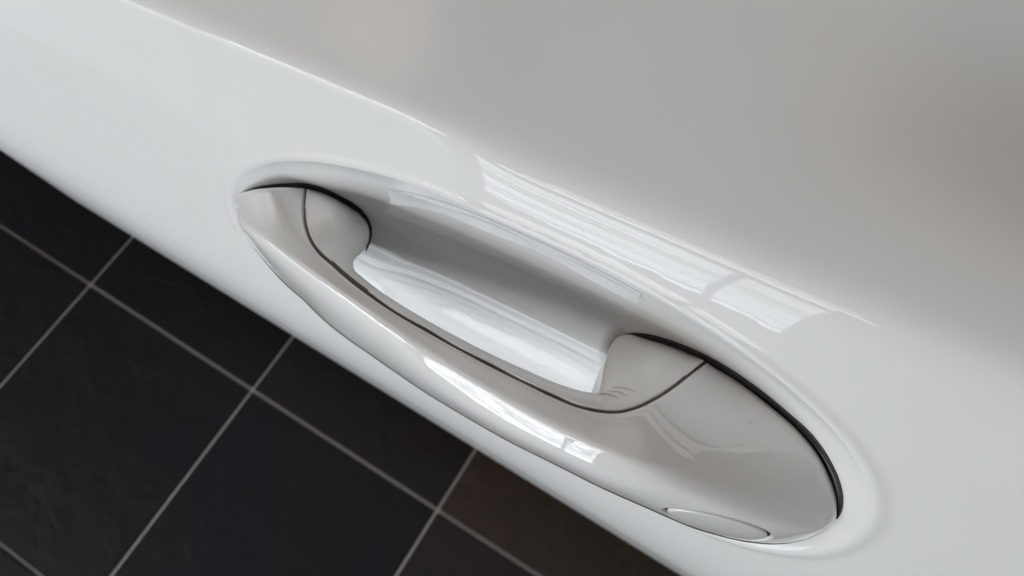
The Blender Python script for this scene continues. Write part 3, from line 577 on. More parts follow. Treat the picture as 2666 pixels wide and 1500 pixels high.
-5492,5302,91086,30,-60,380,-30,-60,220,29,-28,38,37,-35,15,67,-64,0,97,-91,-16,109,-103,-18,102,-97,-18,89,-84,-16,61,-58,-22,35,-33,-20,23,-22,-15,36,-35,-29,53,-50,-52,67,-64,-87,83,-78,-114,100,-95,-140,107,-101,-164,97,-93,-222,69,-66,-326,26,-24,-410,-8,7,-492,-21,19,-384,-26,24,-288,0,100,-300,0,250,-350,0,1050,0
-5198,5309,91106,30,-60,380,-30,-60,220,29,-28,39,38,-36,15,66,-65,-1,97,-93,-15,110,-106,-17,102,-98,-16,89,-86,-15,61,-59,-23,36,-34,-20,23,-22,-15,35,-35,-28,52,-49,-52,67,-64,-84,82,-78,-111,99,-95,-135,105,-100,-161,96,-92,-219,71,-66,-322,28,-24,-405,-3,7,-485,-17,19,-381,-23,24,-286,0,100,-300,0,250,-350,0,1050,0
-4905,5318,91128,30,-60,380,-30,-60,220,29,-29,39,37,-37,16,67,-66,-1,97,-95,-14,109,-107,-16,103,-101,-16,89,-87,-15,61,-60,-23,35,-35,-20,23,-22,-15,36,-34,-28,51,-50,-50,65,-63,-81,81,-78,-109,98,-94,-132,104,-100,-158,96,-91,-217,72,-65,-318,31,-24,-400,1,7,-481,-14,19,-378,-20,25,-285,0,100,-300,0,250,-350,0,1050,0
-4614,5327,91152,30,-60,380,-30,-60,220,29,-29,40,36,-37,16,67,-67,0,97,-97,-13,109,-109,-16,102,-102,-16,89,-88,-16,61,-61,-23,36,-35,-20,23,-23,-16,35,-34,-27,50,-49,-48,65,-63,-79,80,-78,-106,96,-93,-129,103,-99,-156,95,-90,-215,73,-64,-315,34,-24,-396,5,8,-479,-10,20,-377,-18,24,-284,0,100,-300,0,250,-350,0,1050,0
-4328,5339,91179,30,-60,380,-30,-60,220,27,-30,40,37,-37,17,66,-68,0,96,-98,-13,109,-110,-16,102,-103,-16,88,-90,-17,61,-61,-23,35,-36,-20,23,-23,-16,34,-33,-26,50,-49,-47,64,-63,-76,79,-77,-104,95,-92,-128,101,-99,-153,95,-88,-212,73,-64,-311,36,-23,-394,8,9,-480,-7,21,-379,-14,25,-283,0,100,-300,0,250,-350,0,1050,0
-4045,5352,91208,30,-60,380,-30,-60,220,27,-30,41,36,-37,16,66,-69,0,95,-98,-13,108,-112,-16,101,-104,-18,87,-90,-17,61,-62,-24,35,-36,-19,24,-23,-16,33,-33,-26,48,-49,-45,64,-62,-74,78,-77,-102,93,-91,-125,101,-98,-150,93,-87,-211,74,-63,-308,39,-22,-393,11,10,-482,-4,23,-384,-12,25,-282,0,100,-300,0,250,-350,0,1050,0
-3764,5367,91238,30,-60,380,-30,-60,220,27,-30,41,35,-39,16,65,-68,-1,95,-100,-14,106,-111,-18,100,-105,-18,86,-90,-18,61,-63,-23,35,-36,-20,23,-24,-15,33,-33,-25,48,-48,-44,62,-62,-71,77,-76,-102,93,-91,-123,99,-96,-149,93,-87,-208,75,-62,-306,40,-20,-393,15,12,-487,-2,24,-388,-9,25,-281,0,100,-300,0,250,-350,0,1050,0
-3485,5382,91265,30,-60,380,-30,-60,220,26,-31,40,34,-38,16,64,-68,-2,94,-100,-16,105,-112,-19,99,-106,-18,86,-91,-17,60,-63,-22,35,-37,-19,23,-24,-16,32,-33,-24,47,-48,-43,62,-61,-71,76,-75,-100,91,-90,-123,98,-96,-148,92,-85,-208,76,-61,-305,42,-20,-395,18,14,-489,2,25,-391,-7,26,-281,0,100,-300,0,250,-350,0,1050,0
-3258,5394,91279,30,-60,380,-30,-60,220,25,-30,41,35,-39,15,65,-68,-2,96,-100,-15,108,-113,-18,101,-106,-16,88,-92,-16,61,-64,-22,36,-36,-19,24,-24,-15,33,-33,-25,48,-47,-43,63,-61,-70,78,-75,-100,93,-89,-122,100,-94,-148,96,-84,-209,80,-60,-306,47,-18,-396,24,15,-490,6,26,-391,-3,26,-282,0,100,-300,0,250,-350,0,1050,0
-3033,5407,91291,30,-60,380,-30,-60,220,25,-31,40,36,-38,16,66,-69,-2,98,-101,-14,110,-113,-16,103,-107,-15,90,-92,-15,63,-63,-22,37,-37,-19,24,-24,-15,34,-32,-24,49,-47,-43,64,-61,-71,79,-73,-100,96,-88,-123,103,-93,-148,98,-83,-211,84,-58,-309,53,-16,-397,29,15,-491,11,27,-391,0,26,-282,0,100,-300,0,250,-350,0,1050,0
-2810,5421,91301,30,-60,380,-30,-60,220,26,-30,42,36,-39,16,67,-69,-2,100,-101,-12,112,-114,-15,106,-107,-14,92,-93,-14,64,-63,-22,37,-37,-19,25,-24,-16,34,-32,-24,50,-46,-44,66,-60,-71,81,-73,-101,98,-87,-124,105,-91,-150,102,-82,-215,88,-56,-312,57,-16,-400,36,17,-491,15,27,-390,3,27,-282,0,100,-300,0,250,-350,0,1050,0
-2588,5441,91312,30,-60,380,-30,-60,220,26,-31,42,36,-39,17,69,-69,-2,101,-102,-11,115,-115,-13,108,-108,-13,93,-93,-14,66,-64,-22,38,-37,-19,26,-24,-16,34,-31,-25,51,-47,-44,67,-59,-73,83,-72,-102,100,-86,-126,108,-91,-154,105,-80,-219,92,-55,-318,62,-15,-403,42,17,-491,20,27,-387,6,28,-283,0,100,-300,0,250,-350,0,1050,0
-2390,5462,91322,30,-60,380,-30,-60,220,26,-31,43,36,-40,16,69,-70,-1,103,-103,-10,115,-116,-13,108,-109,-13,94,-94,-13,66,-65,-22,39,-37,-20,25,-24,-17,35,-32,-25,50,-46,-46,68,-58,-75,83,-72,-103,100,-86,-129,109,-90,-158,106,-80,-223,94,-54,-324,65,-13,-407,46,17,-490,24,26,-384,8,28,-283,0,100,-300,0,250,-350,0,1050,0
-2192,5485,91332,30,-60,380,-30,-60,220,25,-32,43,37,-39,17,69,-72,-1,103,-104,-10,116,-118,-13,109,-110,-12,94,-96,-13,66,-65,-23,40,-37,-22,26,-25,-17,34,-31,-26,51,-46,-47,67,-59,-77,84,-71,-106,100,-86,-132,109,-89,-163,108,-79,-229,96,-52,-332,68,-13,-411,50,16,-487,27,26,-379,11,28,-284,0,100,-300,0,250,-350,0,1050,0
-1996,5514,91342,30,-60,380,-30,-60,220,25,-32,44,37,-41,17,69,-72,-2,104,-107,-10,117,-120,-12,110,-112,-12,95,-97,-14,67,-67,-23,39,-38,-22,27,-24,-18,34,-32,-28,51,-46,-49,67,-58,-79,84,-71,-108,101,-85,-136,109,-89,-168,109,-78,-236,98,-51,-340,71,-13,-416,54,17,-485,30,25,-375,13,28,-285,0,100,-300,0,250,-350,0,1050,0
-1803,5552,91352,30,-60,380,-30,-60,220,25,-33,45,37,-42,17,70,-74,-2,105,-109,-10,118,-123,-12,111,-115,-12,97,-100,-14,67,-67,-24,41,-39,-23,26,-25,-19,34,-32,-28,51,-46,-50,68,-58,-82,84,-71,-111,101,-85,-139,110,-88,-173,109,-77,-242,101,-51,-349,74,-11,-421,58,16,-487,33,25,-372,15,28,-286,0,100,-300,0,250,-350,0,1050,0
-1649,5589,91360,30,-60,380,-30,-60,220,25,-34,47,37,-43,16,72,-76,-3,107,-112,-9,120,-126,-12,113,-118,-13,98,-102,-14,69,-70,-25,41,-39,-24,27,-26,-19,34,-31,-29,51,-46,-51,67,-58,-84,85,-71,-113,101,-84,-142,111,-88,-177,110,-76,-247,102,-50,-356,77,-10,-427,61,18,-492,35,24,-373,18,29,-287,0,100,-300,0,250,-350,0,1050,0
-1496,5630,91369,30,-60,380,-30,-60,220,25,-35,47,38,-44,17,73,-78,-4,109,-116,-9,123,-130,-11,115,-121,-14,100,-105,-16,71,-71,-25,42,-41,-25,27,-26,-21,34,-32,-29,51,-45,-53,67,-57,-85,84,-71,-116,102,-84,-145,111,-87,-180,111,-76,-250,104,-48,-364,79,-9,-434,64,19,-498,37,26,-376,20,29,-287,0,100,-300,0,250,-350,0,1050,0
-1345,5678,91378,30,-60,380,-30,-60,220,25,-37,49,39,-45,16,75,-81,-4,111,-120,-8,126,-134,-13,118,-125,-15,102,-109,-17,72,-74,-27,43,-42,-26,29,-27,-22,34,-31,-30,50,-45,-53,67,-57,-88,84,-70,-118,102,-84,-147,111,-87,-182,112,-75,-255,105,-46,-373,82,-7,-443,67,20,-503,40,26,-379,21,29,-288,0,100,-300,0,250,-350,0,1050,0
-1199,5733,91389,30,-60,380,-30,-60,220,26,-38,51,40,-47,15,77,-84,-3,115,-125,-9,129,-140,-14,121,-130,-18,105,-112,-20,74,-78,-27,45,-43,-27,29,-29,-23,34,-31,-31,50,-45,-55,67,-57,-89,84,-70,-119,102,-83,-149,111,-87,-184,112,-74,-262,107,-44,-384,85,-6,-452,70,21,-509,42,27,-381,24,30,-288,0,100,-300,0,250,-350,0,1050,0
-1071,5788,91402,30,-60,380,-30,-60,220,27,-40,52,41,-49,15,79,-87,-5,118,-131,-10,133,-146,-16,125,-135,-21,108,-117,-22,77,-80,-29,46,-46,-29,31,-29,-24,33,-31,-32,50,-45,-56,67,-57,-90,84,-70,-120,102,-83,-149,111,-87,-187,113,-72,-270,109,-42,-396,86,-4,-461,73,22,-513,45,27,-383,25,30,-289,0,100,-300,0,250,-350,0,1050,0
-944,5847,91417,30,-60,380,-30,-60,220,27,-41,52,41,-51,14,83,-92,-5,122,-136,-12,138,-152,-20,128,-141,-24,113,-122,-25,79,-85,-30,48,-47,-31,32,-31,-27,33,-31,-32,50,-44,-56,66,-57,-91,84,-70,-120,101,-84,-150,111,-86,-190,114,-70,-280,111,-39,-409,88,-3,-469,76,23,-518,47,28,-383,26,30,-289,0,100,-300,0,250,-350,0,1050,0
-822,5914,91432,30,-60,380,-30,-60,220,27,-44,53,44,-52,13,85,-97,-7,127,-143,-14,143,-160,-23,133,-148,-28,117,-128,-29,83,-89,-32,49,-49,-33,33,-32,-28,33,-31,-33,50,-45,-57,66,-57,-89,84,-70,-120,101,-84,-151,111,-85,-195,114,-68,-291,112,-37,-423,92,-1,-477,78,24,-520,49,28,-385,28,30,-289,0,100,-300,0,250,-350,0,1050,0
-707,5989,91446,30,-60,380,-30,-60,220,29,-46,55,45,-56,11,89,-102,-7,132,-151,-17,149,-168,-27,139,-156,-32,122,-135,-32,86,-93,-35,52,-53,-35,35,-34,-31,33,-31,-32,49,-45,-57,66,-57,-88,84,-70,-120,100,-84,-152,112,-84,-201,115,-66,-305,114,-34,-437,94,0,-484,81,24,-522,51,28,-384,30,31,-289,0,100,-300,0,250,-350,0,1050,0
-595,6076,91460,30,-60,380,-30,-60,220,30,-49,56,47,-58,10,92,-109,-9,139,-160,-19,155,-179,-30,146,-165,-36,127,-143,-37,91,-99,-37,54,-56,-38,37,-36,-32,32,-31,-32,49,-46,-56,66,-58,-87,83,-71,-119,101,-83,-154,111,-84,-209,117,-63,-320,117,-32,-453,96,1,-489,84,24,-522,53,28,-384,32,30,-288,0,100,-300,0,250,-350,0,1050,0
-489,6173,91472,30,-60,380,-30,-60,220,31,-52,58,49,-61,8,97,-117,-9,145,-171,-22,164,-190,-34,153,-176,-41,133,-152,-41,95,-106,-38,57,-60,-41,39,-39,-34,32,-31,-32,49,-46,-55,66,-59,-85,83,-71,-119,100,-84,-157,112,-82,-218,119,-62,-337,119,-29,-467,99,1,-493,86,24,-521,55,27,-382,33,31,-288,0,100,-300,0,250,-350,0,1050,0
-388,6277,91482,30,-60,380,-30,-60,220,32,-54,59,51,-66,7,103,-125,-9,152,-183,-24,172,-203,-39,161,-188,-45,141,-163,-45,100,-113,-42,60,-64,-43,41,-41,-36,32,-32,-32,49,-46,-55,65,-60,-83,83,-72,-118,100,-84,-161,113,-80,-229,120,-59,-354,122,-27,-481,102,1,-495,88,23,-518,57,27,-379,35,31,-287,0,100,-300,0,250,-350,0,1050,0
-293,6387,91488,30,-60,380,-30,-60,220,33,-59,60,55,-70,7,108,-133,-10,161,-196,-26,181,-218,-43,170,-200,-49,148,-174,-49,105,-121,-45,64,-68,-46,43,-44,-39,32,-32,-32,49,-47,-54,65,-61,-81,83,-72,-118,101,-83,-166,113,-78,-243,123,-56,-372,124,-26,-491,104,2,-495,91,22,-513,59,26,-376,36,30,-286,0,100,-300,0,250,-350,0,1050,0
-188,6525,91489,30,-60,380,-30,-60,220,35,-63,62,57,-76,7,113,-144,-10,169,-212,-28,190,-235,-46,178,-217,-53,155,-188,-52,111,-131,-48,67,-74,-48,45,-47,-41,32,-33,-32,48,-47,-53,64,-62,-79,82,-74,-118,100,-83,-173,114,-77,-258,125,-53,-389,126,-25,-502,106,0,-494,93,20,-507,60,25,-372,38,31,-286,0,100,-300,0,250,-350,0,1050,0
-90,6674,91482,30,-60,380,-30,-60,220,36,-67,65,60,-83,7,119,-157,-9,177,-230,-29,200,-255,-48,187,-234,-55,163,-203,-56,116,-142,-50,71,-80,-51,48,-51,-43,31,-33,-32,48,-49,-52,63,-63,-78,82,-75,-117,100,-82,-182,115,-75,-275,127,-52,-405,129,-24,-510,107,-2,-492,95,19,-500,61,24,-366,40,30,-286,0,100,-300,0,250,-350,0,1050,0
1,6832,91463,30,-60,380,-30,-60,220,38,-73,68,63,-89,9,126,-172,-7,186,-249,-27,211,-276,-48,196,-254,-57,172,-219,-58,122,-153,-53,75,-86,-54,50,-56,-46,31,-33,-31,47,-50,-52,64,-64,-77,81,-76,-118,101,-81,-191,116,-73,-291,129,-49,-420,131,-25,-515,109,-3,-487,97,16,-494,63,23,-361,41,30,-286,0,100,-300,0,250,-350,0,1050,0
89,6998,91429,30,-60,380,-30,-60,220,39,-79,72,67,-97,11,132,-187,-1,197,-271,-22,221,-298,-45,207,-274,-58,180,-236,-60,129,-165,-56,79,-93,-57,53,-60,-49,31,-33,-31,47,-50,-51,63,-65,-76,80,-76,-120,102,-80,-200,118,-71,-307,131,-48,-430,133,-26,-518,111,-4,-482,99,15,-488,64,22,-357,42,30,-285,0,100,-300,0,250,-350,0,1050,0
171,7172,91372,30,-60,380,-30,-60,220,42,-86,78,69,-106,18,140,-204,10,206,-294,-13,233,-323,-40,218,-295,-56,189,-254,-62,136,-176,-58,83,-100,-62,56,-64,-51,31,-34,-31,46,-50,-51,63,-65,-77,81,-76,-122,102,-79,-210,120,-68,-319,133,-48,-437,136,-26,-518,112,-5,-479,100,14,-482,66,22,-354,44,30,-284,0,100,-300,0,250,-350,0,1050,0
248,7356,91299,30,-60,380,-30,-60,220,44,-92,83,74,-117,26,146,-223,25,218,-320,1,245,-349,-32,228,-317,-53,200,-272,-63,143,-189,-61,87,-106,-65,59,-68,-55,31,-34,-31,46,-51,-51,63,-65,-77,80,-76,-125,104,-78,-218,122,-66,-329,134,-48,-440,138,-26,-518,115,-5,-477,102,13,-479,67,21,-349,46,30,-284,0,100,-300,0,250,-350,0,1050,0
323,7548,91216,30,-60,380,-30,-60,220,46,-100,88,77,-127,33,154,-244,41,229,-347,18,257,-376,-20,240,-341,-49,210,-290,-63,150,-201,-64,92,-113,-69,63,-72,-59,30,-35,-31,46,-51,-50,63,-65,-79,81,-75,-127,104,-77,-224,123,-66,-333,137,-48,-441,140,-25,-519,117,-6,-477,104,13,-477,69,21,-345,47,30,-284,0,100,-300,0,250,-350,0,1050,0
395,7744,91127,30,-60,380,-30,-60,220,48,-106,92,82,-137,39,162,-265,56,240,-377,39,269,-403,-7,252,-365,-43,220,-309,-63,157,-213,-67,97,-120,-73,66,-77,-62,31,-34,-31,46,-51,-51,62,-65,-79,81,-76,-128,105,-76,-224,125,-66,-334,138,-47,-442,143,-24,-522,119,-5,-478,107,13,-476,70,20,-344,48,31,-283,0,100,-300,0,250,-350,0,1050,0
454,7915,91048,30,-60,380,-30,-60,220,51,-112,95,86,-147,43,170,-282,69,252,-402,57,283,-429,6,264,-385,-38,231,-325,-64,166,-224,-71,102,-125,-77,70,-81,-66,30,-34,-31,46,-50,-52,63,-64,-79,81,-75,-129,106,-75,-223,126,-65,-332,140,-46,-441,145,-23,-522,122,-4,-479,109,15,-477,72,21,-345,50,31,-282,0,100,-300,0,250,-350,0,1050,0
510,8089,90966,30,-60,380,-30,-60,220,53,-118,98,91,-155,48,179,-301,81,264,-428,75,296,-454,20,278,-405,-33,242,-341,-63,174,-234,-75,108,-131,-82,74,-84,-70,30,-34,-31,46,-49,-52,63,-64,-79,82,-74,-128,106,-75,-219,127,-64,-330,142,-45,-439,147,-21,-521,125,-2,-480,112,16,-480,74,23,-347,51,31,-281,0,100,-300,0,250,-350,0,1050,0
566,8266,90885,30,-60,380,-30,-60,220,56,-124,100,95,-164,52,188,-319,92,277,-454,94,309,-480,34,290,-426,-27,254,-356,-64,183,-244,-78,113,-137,-86,77,-87,-74,31,-33,-32,46,-49,-52,63,-64,-79,82,-73,-125,106,-75,-216,128,-63,-326,144,-44,-436,150,-20,-519,127,0,-481,114,18,-484,77,24,-349,52,32,-280,0,100,-300,0,250,-350,0,1050,0
625,8442,90804,30,-60,380,-30,-60,220,59,-129,102,99,-173,55,196,-337,104,289,-479,111,322,-506,49,303,-446,-21,264,-372,-65,191,-254,-81,119,-142,-91,81,-91,-78,31,-32,-32,46,-49,-52,63,-63,-79,82,-73,-124,107,-75,-211,128,-62,-322,146,-43,-433,152,-19,-516,129,1,-483,118,21,-484,78,24,-350,54,32,-279,0,100,-300,0,250,-350,0,1050,0
678,8591,90737,30,-60,380,-30,-60,220,61,-134,103,104,-179,58,203,-353,112,300,-502,126,334,-528,61,313,-463,-16,275,-385,-67,199,-263,-86,124,-146,-96,84,-93,-83,31,-32,-32,46,-48,-52,63,-62,-79,82,-72,-123,107,-74,-208,130,-62,-320,146,-41,-430,154,-18,-514,131,2,-480,119,22,-483,80,25,-348,55,32,-277,0,100,-300,0,250,-350,0,1050,0
733,8740,90673,30,-60,380,-30,-60,220,63,-138,103,107,-187,61,211,-368,120,310,-523,139,346,-550,74,324,-481,-12,284,-397,-69,206,-271,-91,129,-150,-101,89,-96,-87,30,-32,-33,47,-47,-52,63,-61,-79,82,-72,-122,107,-74,-203,130,-60,-318,148,-41,-428,156,-16,-511,133,3,-479,120,22,-479,81,26,-345,56,32,-275,0,100,-300,0,250,-350,0,1050,0
788,8888,90614,30,-60,380,-30,-60,220,65,-143,103,112,-193,62,218,-382,126,320,-544,152,356,-571,85,334,-497,-7,294,-410,-71,214,-278,-96,133,-154,-106,92,-99,-90,31,-31,-33,46,-47,-52,64,-61,-79,82,-71,-120,107,-74,-199,131,-61,-315,150,-39,-426,157,-16,-509,135,5,-476,123,22,-475,81,25,-342,57,33,-272,0,100,-300,0,250,-350,0,1050,0
843,9034,90561,30,-60,380,-30,-60,220,68,-146,102,115,-199,62,225,-395,131,329,-565,163,367,-591,96,344,-513,-3,304,-421,-73,220,-285,-100,138,-158,-110,95,-101,-93,31,-32,-33,47,-46,-53,63,-61,-78,83,-71,-117,107,-75,-194,132,-61,-308,151,-39,-424,160,-14,-508,137,5,-475,124,23,-472,83,25,-338,58,32,-269,0,100,-300,0,250,-350,0,1050,0
1098,9029,90554,30,-60,380,-30,-60,220,63,-146,104,110,-198,63,216,-390,127,317,-557,151,355,-583,85,334,-508,-13,295,-416,-83,216,-280,-112,137,-156,-117,93,-99,-97,30,-30,-33,45,-45,-53,61,-59,-77,80,-68,-117,103,-72,-190,129,-58,-303,147,-37,-413,156,-13,-492,135,6,-462,122,23,-461,82,26,-331,58,33,-265,0,100,-300,0,250,-350,0,1050,0
1350,9021,90562,30,-60,380,-30,-60,220,60,-145,105,105,-196,60,207,-383,118,304,-548,137,342,-575,72,324,-500,-25,288,-410,-94,212,-275,-124,134,-153,-123,92,-98,-100,28,-30,-32,44,-43,-52,58,-56,-77,77,-67,-114,100,-69,-186,125,-56,-297,144,-35,-400,153,-12,-478,132,7,-450,121,24,-449,81,26,-323,58,34,-262,0,100,-300,0,250,-350,0,1050,0
1599,9005,90579,30,-60,380,-30,-60,220,57,-143,103,100,-192,58,198,-376,107,292,-536,122,330,-564,56,314,-491,-39,280,-403,-105,208,-269,-138,131,-151,-127,91,-96,-101,27,-29,-32,42,-42,-51,56,-54,-75,74,-65,-113,97,-67,-180,121,-53,-288,140,-34,-389,149,-11,-463,130,8,-438,119,24,-437,80,27,-315,58,34,-257,0,100,-300,0,250,-350,0,1050,0
1846,8978,90603,30,-60,380,-30,-60,220,53,-140,101,96,-188,53,189,-366,96,280,-523,105,318,-550,38,304,-480,-54,273,-394,-118,204,-263,-150,129,-147,-132,88,-95,-101,26,-28,-32,40,-40,-50,55,-53,-73,71,-62,-109,93,-65,-174,117,-51,-278,136,-32,-376,146,-10,-449,126,9,-425,117,25,-425,79,27,-306,58,34,-251,0,100,-300,0,250,-350,0,1050,0
2161,8926,90640,30,-60,380,-30,-60,220,47,-136,97,90,-180,47,178,-352,81,264,-502,81,303,-529,13,291,-462,-77,263,-380,-135,198,-253,-165,125,-143,-134,86,-92,-102,25,-26,-31,37,-39,-48,52,-50,-71,67,-60,-104,88,-62,-165,112,-49,-264,131,-30,-360,141,-8,-430,124,10,-410,114,26,-408,77,27,-294,58,34,-246,0,100,-300,0,250,-350,0,1050,0
2470,8861,90678,30,-60,380,-30,-60,220,44,-130,92,84,-173,40,166,-335,66,250,-479,57,288,-505,-16,280,-441,-101,254,-365,-154,192,-242,-177,121,-138,-136,83,-89,-101,23,-25,-30,36,-37,-46,48,-47,-68,64,-57,-99,83,-59,-156,107,-46,-251,125,-27,-342,136,-7,-412,119,12,-392,111,27,-388,75,26,-280,57,35,-239,0,100,-300,0,250,-350,0,1050,0
2776,8789,90713,30,-60,380,-30,-60,220,39,-125,87,78,-164,34,157,-318,49,236,-453,31,274,-479,-44,269,-419,-126,245,-346,-173,186,-231,-186,117,-133,-136,80,-87,-100,21,-23,-28,34,-34,-44,45,-45,-64,59,-53,-93,78,-56,-147,101,-43,-234,119,-24,-325,130,-4,-391,115,14,-376,106,27,-368,72,26,-265,57,35,-231,0,100,-300,0,250,-350,0,1050,0
3078,8714,90742,30,-60,380,-30,-60,220,35,-118,83,72,-155,26,147,-300,33,223,-426,5,262,-450,-74,257,-395,-150,236,-328,-189,179,-220,-191,112,-128,-134,76,-83,-98,20,-22,-26,31,-32,-41,42,-41,-60,54,-50,-86,72,-52,-134,93,-41,-214,113,-21,-305,123,-1,-371,112,17,-361,102,28,-352,69,27,-252,56,36,-223,0,100,-300,0,250,-350,0,1050,0
3314,8658,90759,30,-60,380,-30,-60,220,32,-114,79,68,-148,21,139,-286,20,211,-406,-16,251,-429,-98,248,-377,-167,227,-315,-201,172,-212,-191,107,-124,-132,73,-81,-96,19,-20,-25,28,-30,-38,38,-39,-56,51,-46,-80,66,-49,-125,87,-38,-199,105,-19,-286,118,2,-355,106,19,-345,97,28,-334,67,27,-239,54,35,-215,0,100,-300,0,250,-350,0,1050,0
3550,8603,90771,30,-60,380,-30,-60,220,29,-109,74,63,-142,15,131,-271,7,201,-385,-37,239,-407,-121,238,-359,-184,218,-301,-208,164,-205,-190,102,-120,-129,70,-79,-93,17,-18,-23,26,-28,-36,35,-37,-52,46,-43,-74,61,-45,-115,79,-36,-182,98,-17,-266,111,5,-338,101,21,-329,93,29,-316,63,26,-226,52,35,-206,0,100,-300,0,250,-350,0,1050,0
3783,8543,90774,30,-60,380,-30,-60,220,26,-104,69,59,-134,11,123,-256,-7,190,-363,-58,229,-382,-145,227,-341,-196,208,-288,-212,156,-196,-187,97,-116,-125,66,-76,-90,15,-17,-21,23,-26,-33,32,-33,-47,42,-40,-68,55,-42,-103,71,-34,-164,90,-15,-245,106,9,-322,96,22,-313,87,30,-298,60,26,-213,50,34,-196,0,100,-300,0,250,-350,0,1050,0
4012,8472,90769,30,-60,380,-30,-60,220,23,-97,64,55,-126,5,115,-238,-20,181,-338,-81,218,-356,-166,216,-321,-204,196,-273,-212,147,-188,-180,91,-110,-121,62,-73,-85,14,-15,-20,21,-24,-30,28,-30,-43,37,-37,-60,49,-39,-91,64,-32,-144,81,-14,-219,100,12,-307,90,25,-298,83,30,-283,57,27,-201,48,34,-186,0,100,-300,0,250,-350,0,1050,0
4231,8396,90753,30,-60,380,-30,-60,220,20,-92,58,50,-118,1,106,-222,-35,169,-313,-104,204,-334,-181,200,-305,-205,181,-260,-208,135,-180,-172,84,-106,-115,57,-69,-81,13,-14,-18,18,-22,-28,25,-28,-38,33,-33,-55,44,-36,-84,56,-29,-130,73,-12,-200,93,14,-290,84,24,-276,76,29,-262,52,26,-186,46,32,-175,0,100,-300,0,250,-350,0,1050,0
4450,8314,90724,30,-60,380,-30,-60,220,16,-85,51,45,-110,-4,99,-203,-51,157,-288,-126,188,-312,-189,182,-287,-201,165,-246,-199,123,-172,-163,76,-100,-107,53,-66,-78,10,-13,-16,17,-20,-25,21,-25,-35,29,-31,-49,39,-33,-75,49,-26,-116,66,-11,-183,85,15,-270,77,24,-256,70,29,-241,48,24,-171,43,31,-163,0,100,-300,0,250,-350,0,1050,0
4665,8227,90676,30,-60,380,-30,-60,220,14,-78,45,41,-100,-10,91,-184,-69,144,-262,-141,170,-289,-189,164,-269,-192,148,-231,-186,110,-161,-151,69,-95,-101,47,-62,-72,9,-12,-15,14,-17,-22,19,-24,-31,25,-28,-43,33,-30,-65,43,-25,-101,59,-9,-165,77,15,-247,70,24,-238,65,28,-223,45,24,-160,39,30,-152,0,100,-300,0,250,-350,0,1050,0
4878,8135,90604,30,-60,380,-30,-60,220,12,-70,36,37,-89,-18,83,-164,-82,129,-238,-143,151,-266,-181,144,-249,-177,130,-214,-171,98,-150,-139,60,-87,-92,42,-58,-66,8,-10,-13,12,-16,-20,16,-21,-27,21,-26,-37,27,-28,-54,38,-22,-89,50,-10,-141,67,13,-217,66,25,-222,61,29,-215,43,25,-154,36,28,-140,0,100,-300,0,250,-350,0,1050,0
5050,8060,90518,30,-60,380,-30,-60,220,11,-63,29,33,-82,-19,75,-148,-82,117,-218,-139,136,-244,-170,129,-230,-163,116,-198,-156,87,-138,-126,54,-81,-84,37,-53,-61,7,-10,-11,11,-14,-18,14,-19,-24,18,-23,-32,24,-26,-48,32,-21,-75,42,-11,-115,57,8,-181,61,25,-209,60,33,-213,43,26,-156,34,27,-128,0,100,-300,0,250,-350,0,1050,0
5222,7982,90413,30,-60,380,-30,-60,220,9,-57,26,29,-73,-18,67,-134,-78,103,-197,-130,120,-221,-154,112,-209,-147,102,-181,-139,76,-126,-112,48,-74,-75,32,-48,-54,6,-9,-10,9,-13,-16,13,-16,-21,16,-20,-32,22,-22,-44,26,-21,-62,34,-13,-91,48,4,-146,54,23,-186,59,36,-214,44,30,-161,31,25,-117,0,100,-300,0,250,-350,0,1050,0
5391,7898,90298,30,-60,380,-30,-60,220,8,-50,23,24,-65,-16,57,-120,-69,90,-175,-117,102,-197,-137,97,-187,-128,86,-162,-120,65,-113,-97,41,-66,-64,28,-44,-48,5,-7,-9,8,-11,-15,11,-14,-22,15,-17,-31,20,-18,-42,23,-18,-54,28,-13,-73,38,1,-118,47,20,-162,57,37,-205,44,33,-164,28,22,-105,0,100,-300,0,250,-350,0,1050,0
5556,7808,90176,30,-60,380,-30,-60,220,5,-44,21,20,-57,-13,47,-105,-56,75,-152,-103,86,-173,-118,81,-163,-109,71,-142,-99,53,-100,-80,34,-58,-53,24,-37,-44,5,-6,-9,7,-9,-14,10,-11,-21,13,-14,-29,17,-15,-39,21,-15,-49,24,-11,-65,32,1,-100,41,18,-141,52,36,-189,43,33,-157,25,21,-95,0,100,-300,0,250,-350,0,1050,0
5689,7730,90071,30,-60,380,-30,-60,220,4,-39,20,16,-50,-10,39,-93,-45,64,-133,-89,72,-150,-100,68,-143,-93,59,-125,-82,44,-88,-64,28,-50,-48,22,-31,-43,5,-5,-9,6,-7,-15,10,-9,-20,12,-12,-28,15,-12,-36,17,-12,-45,22,-9,-59,28,2,-89,37,17,-125,46,32,-167,38,30,-140,22,19,-84,0,100,-300,0,250,-350,0,1050,0
5821,7647,89963,30,-60,380,-30,-60,220,2,-33,18,13,-43,-6,31,-80,-34,51,-114,-70,58,-128,-83,55,-121,-77,48,-106,-68,38,-73,-61,27,-39,-52,20,-24,-43,3,-4,-8,6,-6,-13,8,-8,-17,10,-9,-24,12,-10,-31,15,-10,-39,18,-7,-50,25,2,-76,31,15,-108,40,29,-145,33,27,-121,20,17,-75,0,100,-300,0,250,-350,0,1050,0
5945,7556,89857,30,-60,380,-30,-60,220,1,-27,14,10,-35,-4,22,-66,-23,38,-94,-49,45,-105,-63,43,-99,-60,42,-80,-74,34,-54,-65,23,-30,-48,16,-19,-36,3,-3,-7,4,-5,-10,6,-6,-15,8,-7,-19,11,-8,-28,12,-8,-32,14,-5,-40,20,2,-62,26,13,-90,34,25,-122,28,24,-104,18,15,-66,0,100,-300,0,250,-350,0,1050,0
